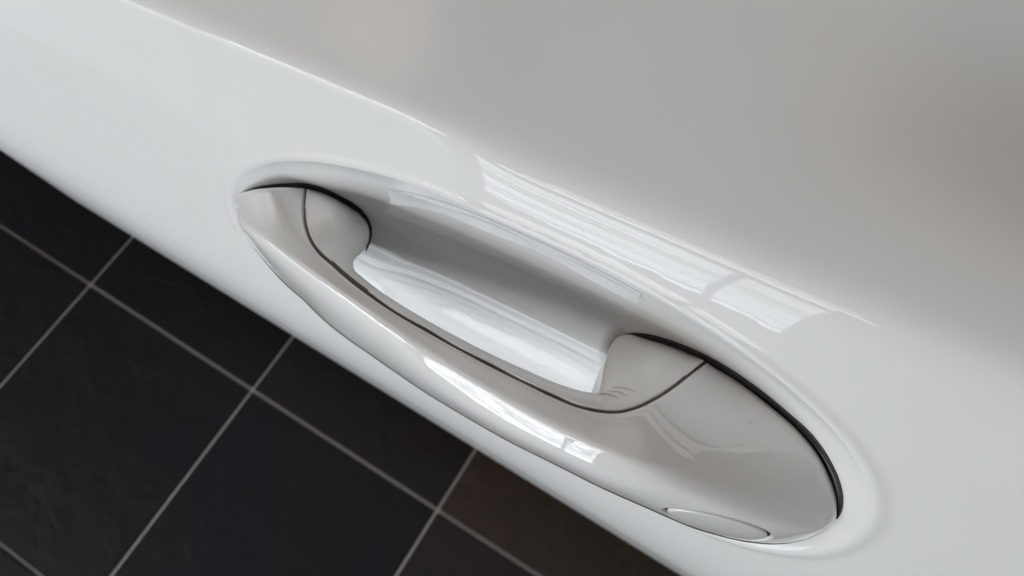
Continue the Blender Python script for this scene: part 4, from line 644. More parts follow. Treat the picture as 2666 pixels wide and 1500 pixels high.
6055,7453,89754,30,-60,380,-30,-60,220,0,-20,11,7,-27,-2,16,-50,-15,26,-72,-32,31,-80,-41,33,-72,-52,38,-52,-80,29,-36,-65,18,-20,-42,12,-14,-30,3,-2,-6,3,-3,-8,5,-4,-12,6,-6,-16,8,-5,-20,9,-6,-23,10,-5,-29,15,2,-48,21,12,-74,28,22,-102,24,22,-89,16,14,-58,0,100,-300,0,250,-350,0,1050,0
6110,7385,89698,30,-60,380,-30,-60,220,0,-16,8,5,-21,-1,13,-41,-11,20,-58,-23,23,-65,-31,29,-54,-54,33,-39,-75,25,-26,-63,16,-15,-36,10,-10,-27,2,-2,-5,3,-2,-7,4,-4,-11,5,-3,-13,7,-5,-17,7,-4,-20,8,-4,-23,12,2,-39,17,10,-59,23,18,-85,21,18,-74,13,13,-50,0,100,-300,0,250,-350,0,1050,0
6160,7313,89643,30,-60,380,-30,-60,220,0,-12,8,3,-17,-1,9,-30,-7,14,-44,-14,20,-46,-32,24,-37,-52,27,-26,-64,22,-16,-60,12,-10,-31,9,-7,-22,1,-1,-4,2,-2,-6,4,-2,-9,4,-2,-11,5,-3,-14,6,-3,-17,6,-2,-17,9,1,-31,14,9,-48,19,16,-70,17,15,-62,11,11,-43,0,100,-300,0,250,-350,0,1050,0
6207,7238,89590,30,-60,380,-30,-60,220,0,-8,7,2,-11,1,6,-20,-6,11,-26,-19,16,-26,-33,16,-23,-35,20,-15,-52,18,-6,-53,12,-3,-32,6,-4,-17,1,0,-3,1,-1,-5,3,-1,-6,3,-2,-9,4,-1,-10,4,-1,-13,4,-1,-13,7,2,-24,11,8,-39,16,13,-57,13,14,-51,10,10,-37,0,100,-300,0,250,-350,0,1050,0
6264,7174,89503,30,-60,380,-30,-60,220,-2,-7,14,-1,-6,4,3,-9,-1,6,-12,-12,9,-10,-21,10,-8,-28,11,-5,-31,9,-2,-27,6,0,-19,5,0,-15,1,0,-3,1,0,-4,2,1,-5,2,0,-8,3,1,-10,3,1,-11,5,2,-15,7,5,-24,9,9,-36,13,13,-50,12,12,-44,8,8,-32,0,100,-300,0,250,-350,0,1050,0
"""
GRIP_COLS = 19
GRIP = """
-15025,8197,89009,298,-163,500,179,-97,300,120,-65,200,7,-5,11,6,-6,8,8,-7,9,8,-9,9,9,-10,9,10,-11,9,9,-12,8,9,-11,6,7,-10,5,5,-8,2,2,-4,0,1,-2,-1,-1,0,-3,-20,-20,-250,20,-40,-350
-14972,8241,88964,296,-164,500,179,-98,300,118,-65,200,14,-11,24,12,-14,19,12,-17,20,13,-21,20,13,-24,20,12,-28,20,11,-28,15,7,-26,11,5,-24,6,2,-18,3,1,-11,0,-1,-4,-2,-3,-1,-4,-20,-20,-250,20,-40,-350
-14924,8287,88912,295,-164,500,178,-98,300,118,-66,200,21,-18,37,18,-21,31,17,-28,32,18,-33,32,17,-39,33,15,-44,30,13,-46,26,7,-42,17,2,-36,8,-1,-29,2,-3,-17,-3,-2,-6,-3,-6,-1,-9,-20,-20,-250,20,-40,-350
-14876,8334,88857,294,-165,500,176,-99,300,117,-65,200,30,-25,52,23,-30,43,23,-38,44,23,-46,46,21,-54,44,19,-61,42,14,-61,35,8,-59,25,1,-50,12,-4,-40,3,-5,-22,-4,-4,-8,-5,-8,-2,-12,-20,-20,-250,20,-40,-350
-14828,8378,88800,292,-165,500,176,-99,300,116,-66,200,38,-32,67,29,-39,56,30,-49,58,28,-59,60,25,-68,57,22,-76,53,15,-77,43,8,-74,31,0,-63,17,-6,-50,4,-7,-28,-5,-6,-10,-6,-9,-3,-14,-20,-20,-250,20,-40,-350
-14684,8431,88756,289,-165,500,173,-100,300,116,-66,200,43,-39,81,33,-49,71,32,-62,76,29,-74,76,24,-85,73,14,-94,64,3,-94,47,-8,-88,28,-12,-78,17,-16,-62,4,-16,-34,-7,-10,-13,-9,-12,-3,-17,-20,-20,-250,20,-40,-350
-14527,8470,88725,285,-166,500,171,-100,300,114,-67,200,47,-45,93,36,-58,84,34,-74,92,30,-89,94,21,-101,88,6,-110,73,-13,-108,46,-24,-100,25,-28,-90,13,-28,-72,4,-23,-40,-11,-14,-15,-11,-17,-4,-20,-20,-20,-250,20,-40,-350
-14373,8504,88683,282,-167,500,169,-100,300,112,-67,200,51,-52,105,39,-66,99,37,-86,109,31,-104,114,18,-116,106,-1,-125,83,-26,-122,48,-39,-113,25,-45,-100,7,-41,-80,-1,-32,-45,-13,-18,-16,-13,-20,-5,-24,-20,-20,-250,20,-40,-350
-14224,8535,88631,278,-167,500,167,-100,300,111,-67,200,54,-56,115,43,-75,113,41,-97,128,36,-118,136,22,-131,127,-5,-139,98,-30,-135,59,-50,-124,25,-57,-107,2,-53,-87,-7,-37,-49,-14,-22,-17,-15,-23,-5,-28,-20,-20,-250,20,-40,-350
-14069,8564,88573,274,-168,500,165,-100,300,110,-67,200,56,-62,125,45,-82,127,43,-108,148,38,-131,159,21,-146,150,-10,-153,115,-42,-147,68,-67,-132,23,-77,-113,-7,-71,-91,-16,-46,-52,-18,-25,-19,-17,-26,-6,-29,-20,-20,-250,20,-40,-350
-13921,8590,88498,271,-167,500,163,-101,300,108,-67,200,60,-67,138,48,-91,145,48,-121,171,41,-145,185,24,-162,178,-12,-169,139,-51,-159,79,-86,-139,17,-97,-117,-18,-88,-95,-26,-55,-56,-20,-29,-20,-19,-29,-6,-31,-20,-20,-250,20,-40,-350
-13783,8618,88401,268,-167,500,160,-100,300,107,-67,200,61,-72,148,51,-100,162,52,-131,195,47,-160,216,28,-179,212,-8,-186,174,-61,-170,91,-104,-144,11,-119,-120,-31,-106,-98,-36,-64,-58,-23,-33,-21,-21,-32,-6,-34,-20,-20,-250,20,-40,-350
-13652,8649,88286,263,-167,500,158,-100,300,106,-67,200,62,-76,158,52,-107,175,55,-142,217,51,-174,246,36,-197,251,4,-209,222,-65,-183,111,-123,-149,5,-139,-123,-43,-123,-100,-46,-73,-61,-28,-37,-22,-22,-35,-6,-36,-20,-20,-250,20,-40,-350
-13544,8679,88186,261,-167,500,156,-100,300,104,-67,200,62,-79,161,50,-111,182,54,-150,228,54,-187,268,43,-213,282,18,-231,272,-60,-199,142,-135,-156,1,-154,-128,-51,-136,-103,-54,-80,-63,-31,-39,-23,-24,-38,-8,-37,-20,-20,-250,20,-40,-350
-13437,8712,88078,258,-167,500,154,-100,300,103,-67,200,62,-82,167,48,-116,188,51,-156,237,52,-196,281,44,-226,307,26,-249,310,-48,-220,188,-144,-164,8,-168,-132,-57,-148,-107,-61,-87,-65,-34,-42,-24,-24,-40,-8,-40,-20,-20,-250,20,-40,-350
-13327,8734,87974,254,-166,500,152,-100,300,102,-67,200,63,-86,175,48,-120,197,48,-163,245,47,-202,290,43,-237,323,28,-263,337,-39,-238,227,-143,-176,29,-177,-138,-57,-158,-111,-65,-94,-67,-36,-45,-25,-25,-41,-8,-40,-20,-20,-250,20,-40,-350
-13212,8735,87884,251,-166,500,151,-100,300,100,-66,200,65,-90,185,47,-124,204,45,-167,254,41,-206,295,37,-242,334,24,-271,354,-39,-248,250,-140,-188,56,-184,-142,-50,-167,-113,-66,-99,-68,-37,-47,-26,-25,-42,-9,-42,-20,-20,-250,20,-40,-350
-13129,8723,87824,249,-165,500,149,-100,300,100,-66,200,67,-92,192,48,-128,213,45,-170,260,38,-209,299,37,-248,343,21,-276,359,-40,-254,259,-134,-196,76,-183,-149,-39,-167,-117,-62,-100,-70,-35,-48,-27,-24,-43,-9,-41,-20,-20,-250,20,-40,-350
-13041,8702,87772,247,-165,500,148,-98,300,99,-66,200,66,-94,195,48,-129,218,44,-173,267,36,-212,303,34,-251,350,17,-278,364,-44,-257,264,-131,-203,93,-180,-154,-26,-168,-120,-55,-101,-72,-33,-48,-28,-23,-43,-9,-40,-20,-20,-250,20,-40,-350
-12944,8665,87745,245,-164,500,147,-98,300,97,-66,200,66,-94,196,46,-130,219,42,-174,269,32,-211,303,31,-253,353,13,-279,365,-49,-258,265,-128,-209,106,-176,-160,-11,-165,-123,-45,-100,-74,-28,-48,-28,-21,-43,-10,-40,-20,-20,-250,20,-40,-350
-12832,8603,87763,243,-163,500,146,-98,300,97,-65,200,63,-93,195,42,-128,214,36,-170,261,23,-207,293,24,-250,348,5,-277,362,-55,-255,260,-127,-211,117,-172,-164,4,-163,-125,-36,-100,-75,-23,-47,-29,-20,-43,-9,-40,-20,-20,-250,20,-40,-350
-12718,8525,87833,241,-162,500,145,-97,300,97,-65,200,59,-90,189,34,-122,200,25,-163,241,12,-200,273,16,-244,336,0,-274,354,-62,-252,253,-125,-211,124,-165,-167,17,-159,-128,-25,-97,-76,-18,-46,-28,-19,-43,-11,-38,-20,-20,-250,20,-40,-350
-12595,8432,87931,240,-161,500,144,-96,300,96,-65,200,57,-88,185,25,-115,181,10,-152,213,-2,-190,247,4,-235,315,-7,-268,343,-67,-248,246,-122,-211,131,-160,-168,30,-153,-130,-15,-94,-76,-13,-46,-29,-17,-42,-10,-37,-20,-20,-250,20,-40,-350
-12474,8332,88034,238,-159,500,143,-96,300,96,-64,200,55,-85,180,16,-109,165,-3,-141,185,-17,-178,218,-8,-225,291,-17,-259,326,-69,-244,243,-121,-210,137,-152,-170,43,-147,-130,-3,-92,-76,-9,-45,-29,-15,-41,-10,-36,-20,-20,-250,20,-40,-350
-12367,8234,88122,238,-158,500,142,-94,300,95,-64,200,51,-82,174,10,-102,151,-13,-133,165,-28,-168,194,-20,-214,268,-27,-250,307,-70,-239,241,-116,-209,144,-146,-169,55,-141,-131,8,-89,-76,-3,-43,-28,-14,-41,-10,-35,-20,-20,-250,20,-40,-350
-12268,8129,88180,236,-156,500,141,-94,300,94,-63,200,50,-79,171,8,-99,147,-18,-126,155,-36,-159,177,-31,-202,245,-37,-237,287,-71,-233,238,-113,-205,151,-138,-168,69,-135,-129,20,-85,-75,2,-43,-28,-12,-39,-10,-33,-20,-20,-250,20,-40,-350
-12188,8025,88215,235,-154,500,141,-93,300,93,-62,200,47,-76,166,7,-95,145,-18,-123,154,-39,-150,170,-40,-191,228,-45,-225,271,-74,-224,233,-109,-199,157,-133,-164,80,-129,-127,30,-82,-73,7,-42,-27,-11,-38,-9,-32,-20,-20,-250,20,-40,-350
-12120,7920,88242,233,-152,500,140,-92,300,94,-61,200,44,-73,160,6,-91,143,-16,-118,156,-40,-145,168,-44,-180,215,-52,-213,256,-75,-213,228,-106,-193,161,-126,-159,90,-123,-123,38,-80,-71,11,-41,-26,-9,-37,-9,-30,-20,-20,-250,20,-40,-350
-12063,7814,88271,233,-151,500,140,-90,300,93,-61,200,41,-69,154,6,-87,140,-15,-113,156,-37,-139,169,-48,-170,205,-55,-201,242,-76,-203,222,-102,-184,163,-120,-155,97,-117,-118,46,-76,-68,15,-39,-25,-8,-36,-9,-28,-20,-20,-250,20,-40,-350
-12003,7679,88326,232,-149,500,140,-89,300,92,-59,200,39,-64,145,5,-81,133,-15,-107,151,-32,-132,170,-48,-158,193,-57,-186,227,-75,-189,210,-96,-174,162,-111,-146,104,-108,-114,53,-71,-64,19,-37,-23,-6,-34,-8,-26,-20,-20,-250,20,-40,-350
-11953,7536,88396,232,-146,500,139,-88,300,93,-58,200,36,-59,136,5,-75,126,-13,-99,147,-27,-124,168,-45,-146,184,-58,-170,209,-73,-174,196,-90,-162,157,-102,-137,106,-99,-106,59,-66,-60,21,-34,-21,-5,-32,-8,-24,-20,-20,-250,20,-40,-350
-11908,7391,88475,231,-144,500,139,-86,300,93,-58,200,35,-55,131,6,-69,122,-10,-92,142,-25,-114,162,-41,-134,176,-58,-153,190,-72,-158,182,-85,-147,149,-95,-126,104,-91,-98,60,-62,-55,21,-33,-19,-4,-29,-7,-22,-20,-20,-250,20,-40,-350
-11863,7245,88563,232,-141,500,139,-85,300,92,-57,200,33,-50,122,7,-64,117,-7,-84,137,-21,-104,154,-36,-122,169,-56,-137,174,-69,-142,166,-79,-133,140,-87,-115,100,-82,-89,61,-58,-49,20,-30,-18,-3,-27,-6,-21,-20,-20,-250,20,-40,-350
-11817,7077,88689,231,-138,500,139,-84,300,93,-55,200,30,-44,112,7,-57,107,-6,-74,125,-16,-92,146,-32,-107,156,-52,-120,155,-64,-122,147,-74,-116,126,-78,-101,92,-74,-78,58,-53,-42,18,-27,-16,-3,-25,-5,-18,-20,-20,-250,20,-40,-350
-11780,6905,88834,232,-136,500,140,-82,300,93,-54,200,31,-41,108,8,-49,101,-3,-64,115,-15,-78,129,-28,-91,139,-50,-99,131,-61,-103,125,-68,-97,107,-72,-84,81,-66,-66,52,-48,-36,15,-24,-12,-3,-23,-4,-16,-20,-20,-250,20,-40,-350
-11730,6740,88975,232,-134,500,140,-80,300,93,-53,200,34,-38,108,11,-44,97,-1,-54,105,-13,-65,113,-29,-74,115,-47,-80,107,-57,-83,104,-62,-79,92,-64,-70,70,-60,-54,44,-43,-28,12,-21,-10,-3,-20,-3,-14,-20,-20,-250,20,-40,-350
-11647,6591,89097,233,-132,500,139,-79,300,93,-52,200,32,-34,103,10,-37,89,-2,-45,95,-14,-53,100,-30,-60,99,-48,-64,91,-58,-66,88,-61,-63,77,-61,-56,61,-58,-42,36,-41,-22,9,-20,-8,-2,-18,-2,-14,-20,-20,-250,20,-40,-350
-11584,6518,89155,231,-130,500,139,-78,300,93,-52,200,31,-32,98,9,-33,83,-3,-41,89,-15,-48,92,-29,-53,92,-46,-57,86,-56,-59,80,-59,-56,72,-58,-50,59,-55,-38,33,-39,-19,9,-19,-7,-2,-17,-1,-13,-20,-20,-250,20,-40,-350
-11512,6447,89213,231,-129,500,138,-77,300,92,-52,200,29,-29,93,8,-30,76,-4,-37,81,-15,-42,85,-28,-48,85,-43,-51,82,-54,-52,72,-56,-50,67,-54,-44,55,-52,-34,33,-36,-17,8,-18,-6,-1,-16,-1,-12,-20,-20,-250,20,-40,-350
-11435,6382,89268,229,-129,500,138,-76,300,92,-52,200,26,-26,87,7,-27,70,-5,-33,74,-17,-37,78,-28,-43,78,-41,-46,78,-53,-46,66,-55,-44,61,-52,-40,52,-49,-29,31,-34,-16,9,-17,-5,-1,-15,-1,-11,-20,-20,-250,20,-40,-350
-11360,6327,89315,229,-128,500,137,-76,300,91,-51,200,24,-24,81,5,-25,65,-7,-29,68,-18,-33,70,-28,-39,74,-42,-42,73,-51,-41,63,-55,-39,56,-52,-35,47,-49,-27,30,-32,-14,9,-16,-5,0,-14,0,-10,-20,-20,-250,20,-40,-350
-11241,6269,89366,226,-126,500,136,-76,300,91,-50,200,19,-21,69,3,-22,56,-7,-26,58,-17,-30,61,-26,-35,68,-35,-40,70,-43,-40,64,-48,-37,53,-48,-32,41,-43,-25,27,-28,-13,10,-14,-5,0,-13,0,-10,-20,-20,-250,20,-40,-350
-11120,6239,89396,224,-126,500,135,-75,300,89,-50,200,16,-19,58,0,-19,48,-9,-25,50,-17,-28,54,-23,-35,65,-32,-40,68,-38,-41,65,-42,-38,57,-43,-33,42,-40,-25,24,-27,-13,9,-14,-5,0,-12,0,-10,-20,-20,-250,20,-40,-350
-10986,6203,89419,218,-115,500,130,-70,304,87,-50,202,15,-18,55,0,-19,44,-8,-24,47,-15,-29,50,-23,-35,57,-29,-40,62,-34,-41,61,-35,-41,59,-37,-35,44,-35,-27,26,-25,-14,7,-12,-5,0,-12,0,-10,-20,-20,-250,20,-40,-350
-10828,6128,89458,203,-83,500,122,-57,315,82,-48,207,15,-18,54,2,-19,43,-6,-25,46,-13,-29,49,-20,-34,51,-28,-39,53,-32,-41,53,-33,-41,51,-33,-35,39,-32,-27,24,-22,-14,7,-11,-5,-1,-11,-1,-10,-20,-20,-250,20,-40,-350
-10548,5997,89539,182,-35,500,109,-37,331,73,-45,216,15,-17,52,2,-19,42,-4,-24,43,-12,-28,44,-19,-33,46,-25,-37,47,-31,-39,44,-33,-37,40,-33,-33,29,-31,-25,16,-22,-14,3,-10,-5,-2,-11,-1,-11,-20,-20,-250,20,-40,-350
-10259,5853,89621,157,25,500,94,-11,352,62,-42,226,14,-16,48,3,-19,39,-2,-23,40,-9,-27,42,-15,-33,43,-21,-36,43,-26,-38,39,-28,-37,35,-29,-32,24,-28,-24,11,-19,-13,0,-10,-5,-3,-10,-1,-11,-20,-20,-250,20,-40,-350
-9971,5705,89694,130,92,500,78,17,375,51,-38,238,14,-16,45,4,-18,38,0,-23,39,-5,-27,40,-10,-33,41,-16,-36,42,-19,-38,38,-22,-37,33,-24,-31,21,-24,-24,9,-16,-14,0,-9,-4,-4,-8,-1,-11,-20,-20,-250,20,-40,-350
-9688,5556,89754,102,163,500,61,48,400,41,-34,250,13,-16,44,6,-18,36,2,-22,38,-1,-28,40,-6,-33,41,-9,-37,41,-13,-38,38,-15,-37,32,-18,-31,21,-17,-25,10,-13,-13,1,-7,-5,-3,-8,-1,-11,-20,-20,-250,20,-40,-350
-9335,5405,89817,74,234,500,45,79,424,30,-31,263,13,-15,41,7,-18,35,4,-22,38,1,-28,39,-1,-33,41,-5,-37,42,-8,-39,38,-10,-37,32,-13,-32,20,-13,-25,11,-10,-13,2,-6,-5,-3,-6,-1,-11,-20,-20,-250,20,-40,-350
-8998,5272,89862,50,302,500,30,107,448,20,-28,274,13,-14,40,8,-18,34,6,-23,37,5,-28,39,3,-33,41,1,-38,41,-2,-39,37,-4,-37,32,-6,-33,22,-7,-26,13,-7,-14,3,-4,-6,-2,-5,-1,-10,-20,-20,-250,20,-40,-350
-8680,5161,89891,29,361,500,18,132,469,12,-25,284,12,-14,39,9,-18,34,8,-23,37,7,-28,38,5,-33,40,4,-38,41,1,-40,37,-1,-37,31,-2,-34,23,-5,-26,13,-5,-15,3,-3,-5,-2,-5,-2,-9,-20,-20,-250,20,-40,-350
-8378,5073,89914,13,407,500,8,152,486,5,-22,292,14,-14,39,10,-18,33,10,-23,36,10,-28,38,10,-33,39,9,-38,40,7,-40,35,5,-37,30,3,-34,24,1,-27,14,-2,-15,4,-2,-6,-2,-4,-1,-9,-20,-20,-250,20,-40,-350
-8107,5016,89920,3,439,500,2,165,496,2,-20,298,13,-14,38,12,-18,33,13,-23,35,14,-28,37,14,-33,39,14,-38,38,13,-39,35,12,-37,29,9,-35,24,6,-26,15,1,-15,3,0,-6,-1,-3,-1,-9,-20,-20,-250,20,-40,-350
-7855,4995,89922,0,450,500,0,170,500,0,-20,300,13,-14,38,13,-17,32,14,-22,34,15,-28,36,17,-33,38,17,-37,37,17,-38,34,14,-38,28,13,-33,23,8,-27,14,4,-14,3,0,-6,-2,-2,-1,-8,-20,-20,-250,20,-40,-350
-7614,4994,89925,0,450,500,0,170,500,0,-20,300,14,-14,37,15,-17,32,17,-22,34,19,-27,36,21,-32,37,23,-37,37,23,-38,33,21,-37,28,18,-33,22,13,-26,12,6,-14,3,2,-5,-3,-2,-1,-9,-20,-20,-250,20,-40,-350
-7373,4994,89929,0,450,500,0,170,500,0,-20,300,15,-14,39,17,-17,33,20,-22,35,23,-28,36,27,-32,38,29,-36,38,30,-38,35,28,-37,29,24,-32,21,18,-26,11,9,-14,3,3,-5,-3,-1,-1,-9,-20,-20,-250,20,-40,-350
-7045,4987,89976,0,450,500,0,170,500,0,-20,300,15,-14,39,15,-17,33,20,-22,36,22,-28,37,26,-32,39,29,-37,39,29,-38,35,27,-37,30,23,-32,22,18,-26,13,9,-14,3,3,-6,-2,-1,-1,-10,-20,-20,-250,20,-40,-350
-6716,4979,90040,0,450,500,0,170,500,0,-20,300,15,-14,40,17,-18,34,20,-22,37,25,-28,39,28,-33,40,31,-37,41,32,-39,37,30,-37,32,25,-32,22,20,-26,12,10,-14,2,3,-5,-2,0,-1,-10,-20,-20,-250,20,-40,-350
-6389,4973,90107,0,450,500,0,170,500,0,-20,300,15,-14,41,17,-18,35,22,-23,38,26,-29,40,29,-33,41,34,-37,41,34,-39,38,32,-37,31,27,-32,20,21,-26,10,11,-14,1,4,-4,-3,0,-1,-10,-20,-20,-250,20,-40,-350
-6069,4972,90164,0,450,500,0,170,500,0,-20,300,15,-15,41,16,-18,35,21,-23,37,25,-28,38,28,-33,38,32,-37,39,32,-38,34,31,-37,27,26,-32,17,20,-25,9,10,-13,-1,4,-5,-4,0,-1,-10,-20,-20,-250,20,-40,-350
-5772,4983,90175,0,450,500,0,170,500,0,-20,300,14,-15,42,17,-18,34,21,-23,37,25,-29,37,29,-32,38,32,-38,38,33,-38,33,32,-37,27,26,-32,16,21,-25,7,11,-14,-1,4,-5,-4,0,-1,-11,-20,-20,-250,20,-40,-350
-5482,5000,90168,0,450,500,0,170,500,0,-20,300,15,-15,43,16,-18,35,21,-24,37,26,-29,38,29,-33,38,33,-38,37,34,-39,34,32,-37,26,27,-32,16,22,-26,7,12,-14,-1,4,-5,-4,0,-1,-12,-20,-20,-250,20,-40,-350
-5192,5019,90166,0,450,500,0,170,500,0,-20,300,14,-15,43,16,-19,36,19,-24,37,24,-29,37,28,-34,38,30,-38,37,32,-40,33,30,-38,26,26,-33,16,20,-26,7,11,-15,-1,4,-5,-4,0,-1,-12,-20,-20,-250,20,-40,-350
-4903,5041,90167,0,450,500,0,170,500,0,-20,300,14,-17,45,16,-19,37,20,-24,38,24,-30,39,28,-35,39,32,-40,38,32,-40,34,31,-39,27,27,-35,18,22,-27,8,11,-14,0,4,-6,-4,1,-1,-12,-20,-20,-250,20,-40,-350
-4613,5059,90194,0,450,500,0,170,500,0,-20,300,13,-17,47,16,-20,38,21,-25,40,25,-31,42,28,-37,42,33,-41,42,34,-42,37,32,-41,30,28,-36,21,22,-28,11,13,-15,1,4,-6,-4,1,-1,-12,-20,-20,-250,20,-40,-350
-4320,5073,90252,0,450,500,0,170,500,0,-20,300,13,-17,48,15,-21,40,19,-27,41,24,-32,43,27,-37,43,31,-42,42,31,-44,37,30,-42,30,26,-37,21,21,-28,10,11,-16,0,4,-6,-4,1,-1,-12,-20,-20,-250,20,-40,-350
-4030,5089,90310,0,450,500,0,170,500,0,-20,300,13,-18,50,15,-22,41,20,-27,43,23,-33,43,28,-38,44,31,-44,42,31,-44,37,30,-43,28,27,-37,19,21,-29,8,11,-16,-2,4,-6,-4,1,-1,-13,-20,-20,-250,20,-40,-350
-3746,5110,90351,0,450,500,0,170,500,0,-20,300,13,-18,51,15,-22,41,19,-28,43,24,-34,42,27,-38,42,31,-44,39,32,-45,33,30,-43,24,27,-38,17,21,-29,5,12,-16,-3,4,-6,-5,1,-1,-13,-20,-20,-250,20,-40,-350
-3474,5138,90359,0,450,500,0,170,500,0,-20,300,11,-19,51,12,-22,40,16,-29,41,18,-34,41,22,-40,40,24,-45,37,24,-46,31,24,-44,22,20,-39,16,16,-31,6,9,-17,-4,3,-6,-5,0,-1,-14,-20,-20,-250,20,-40,-350
-3207,5171,90346,0,450,500,0,170,500,0,-20,300,9,-20,51,11,-23,41,13,-29,41,15,-36,41,17,-41,40,20,-46,36,19,-48,30,18,-46,21,16,-41,17,13,-32,6,6,-18,-3,2,-7,-6,0,-1,-13,-20,-20,-250,20,-40,-350
-2942,5208,90334,0,450,500,0,170,500,0,-20,300,8,-20,53,8,-24,41,9,-30,41,11,-38,41,11,-43,40,13,-48,36,12,-50,28,11,-48,21,9,-44,17,8,-34,7,3,-19,-3,1,-7,-6,-1,-1,-14,-20,-20,-250,20,-40,-350
-2678,5253,90335,0,450,500,0,170,500,0,-20,300,7,-21,55,6,-26,42,7,-32,43,7,-39,41,7,-45,40,8,-52,35,6,-52,28,6,-51,19,5,-46,16,4,-36,6,1,-20,-4,0,-7,-6,-1,-2,-14,-20,-20,-250,20,-40,-350
-2487,5286,90354,0,450,500,0,170,500,0,-20,300,7,-22,57,7,-26,44,8,-34,44,8,-41,43,9,-47,40,9,-53,36,9,-54,28,8,-52,19,7,-48,16,5,-37,6,2,-21,-4,1,-8,-7,-1,-1,-14,-20,-20,-250,20,-40,-350
-2295,5320,90383,0,450,500,0,170,500,0,-20,300,7,-24,60,6,-27,46,7,-35,45,9,-42,44,8,-49,42,9,-56,36,9,-56,26,7,-54,18,7,-49,15,5,-39,5,2,-22,-5,1,-8,-7,-1,-1,-15,-20,-20,-250,20,-40,-350
-2107,5360,90414,0,450,500,0,170,500,0,-20,300,7,-25,62,7,-29,48,8,-36,47,9,-44,45,9,-51,42,11,-57,35,9,-58,25,9,-55,15,8,-51,13,6,-40,4,3,-23,-6,1,-8,-8,-1,-2,-16,-20,-20,-250,20,-40,-350
-1924,5413,90432,0,450,500,0,170,500,0,-20,300,7,-26,65,7,-30,50,9,-38,48,9,-45,45,11,-53,41,11,-58,33,11,-60,23,10,-57,12,9,-52,11,7,-42,3,4,-23,-7,1,-9,-9,0,-2,-16,-20,-20,-250,20,-40,-350
-1828,5453,90423,0,450,500,0,170,500,0,-20,300,7,-26,66,7,-32,51,8,-39,50,9,-47,47,10,-55,42,10,-60,35,10,-62,22,10,-59,12,8,-54,10,7,-43,3,3,-24,-7,1,-9,-8,-1,-2,-17,-20,-20,-250,20,-40,-350
-1733,5499,90407,0,450,500,0,170,500,0,-20,300,6,-28,68,7,-32,53,8,-41,52,10,-49,49,10,-57,43,11,-62,35,11,-64,24,10,-61,11,9,-55,10,7,-45,3,3,-25,-8,1,-9,-8,0,-2,-17,-20,-20,-250,20,-40,-350
-1639,5545,90390,0,450,500,0,170,500,0,-20,300,6,-28,71,7,-34,54,7,-42,53,9,-51,50,9,-59,45,11,-65,37,10,-66,24,9,-63,11,8,-57,9,6,-47,3,3,-25,-7,1,-10,-9,0,-2,-17,-20,-20,-250,20,-40,-350
-1545,5590,90378,0,450,500,0,170,500,0,-20,300,6,-29,72,7,-35,56,8,-43,54,8,-52,51,10,-60,45,11,-67,38,10,-67,24,9,-65,12,9,-58,8,6,-48,3,4,-26,-8,1,-10,-8,0,-2,-18,-20,-20,-250,20,-40,-350
-1562,5677,90336,0,450,500,0,170,500,0,-20,300,5,-19,28,8,-29,27,11,-40,30,18,-69,96,20,-76,85,22,-80,62,21,-79,40,20,-74,21,18,-65,10,14,-53,7,8,-30,-7,3,-11,-9,1,-3,-18,-20,-20,-250,20,-40,-350
-1578,5763,90294,0,450,500,0,170,500,0,-20,300,8,-24,45,12,-35,42,18,-48,46,22,-60,47,27,-76,66,34,-93,90,34,-90,58,31,-82,31,28,-72,14,24,-59,10,13,-33,-4,5,-12,-9,2,-3,-19,-20,-20,-250,20,-40,-350
-1596,5851,90248,0,450,500,0,170,500,0,-20,300,10,-28,54,16,-40,50,23,-54,56,29,-67,61,35,-80,60,42,-95,73,44,-100,71,42,-91,40,38,-78,18,31,-65,14,18,-36,-2,7,-13,-9,3,-4,-20,-20,-20,-250,20,-40,-350
-1618,5940,90196,0,450,500,0,170,500,0,-20,300,13,-31,61,20,-44,56,28,-59,66,37,-75,73,44,-88,74,52,-99,67,55,-105,69,53,-99,46,48,-84,21,39,-70,17,24,-40,1,9,-14,-8,4,-4,-21,-20,-20,-250,20,-40,-350
-1650,6039,90133,0,450,500,0,170,500,0,-20,300,15,-33,64,24,-48,62,35,-65,74,45,-83,85,55,-98,88,64,-109,81,66,-111,66,65,-105,48,59,-92,25,48,-75,21,29,-44,4,11,-15,-7,6,-5,-22,-20,-20,-250,20,-40,-350
-1687,6139,90064,0,450,500,0,170,500,0,-20,300,16,-36,67,29,-51,68,41,-72,83,53,-90,94,65,-107,102,74,-120,95,79,-119,72,76,-113,49,69,-99,29,57,-82,24,34,-47,7,13,-17,-6,8,-5,-22,-20,-20,-250,20,-40,-350
-1727,6241,89991,0,450,500,0,170,500,0,-20,300,20,-39,74,32,-57,77,48,-77,90,61,-98,103,74,-115,112,86,-130,107,90,-129,81,88,-120,51,79,-106,34,66,-88,27,39,-51,11,16,-18,-6,8,-6,-22,-20,-20,-250,20,-40,-350
-1764,6346,89914,0,450,500,0,170,500,0,-20,300,22,-44,86,37,-63,87,54,-84,99,68,-104,111,84,-124,119,97,-139,118,102,-138,89,98,-128,54,89,-113,40,74,-94,31,44,-55,14,18,-20,-5,10,-6,-23,-20,-20,-250,20,-40,-350
-1811,6494,89806,0,450,500,0,170,500,0,-20,300,25,-50,97,42,-70,99,60,-94,114,78,-116,124,94,-136,130,109,-154,130,113,-153,100,111,-140,64,100,-126,48,83,-103,36,49,-61,19,20,-22,-4,11,-7,-24,-20,-20,-250,20,-40,-350
-1857,6646,89693,0,450,500,0,170,500,0,-20,300,28,-55,108,48,-78,109,67,-104,128,87,-128,140,105,-149,145,121,-167,141,127,-166,110,123,-155,77,112,-137,56,92,-112,42,55,-67,23,22,-24,-2,12,-9,-24,-20,-20,-250,20,-40,-350
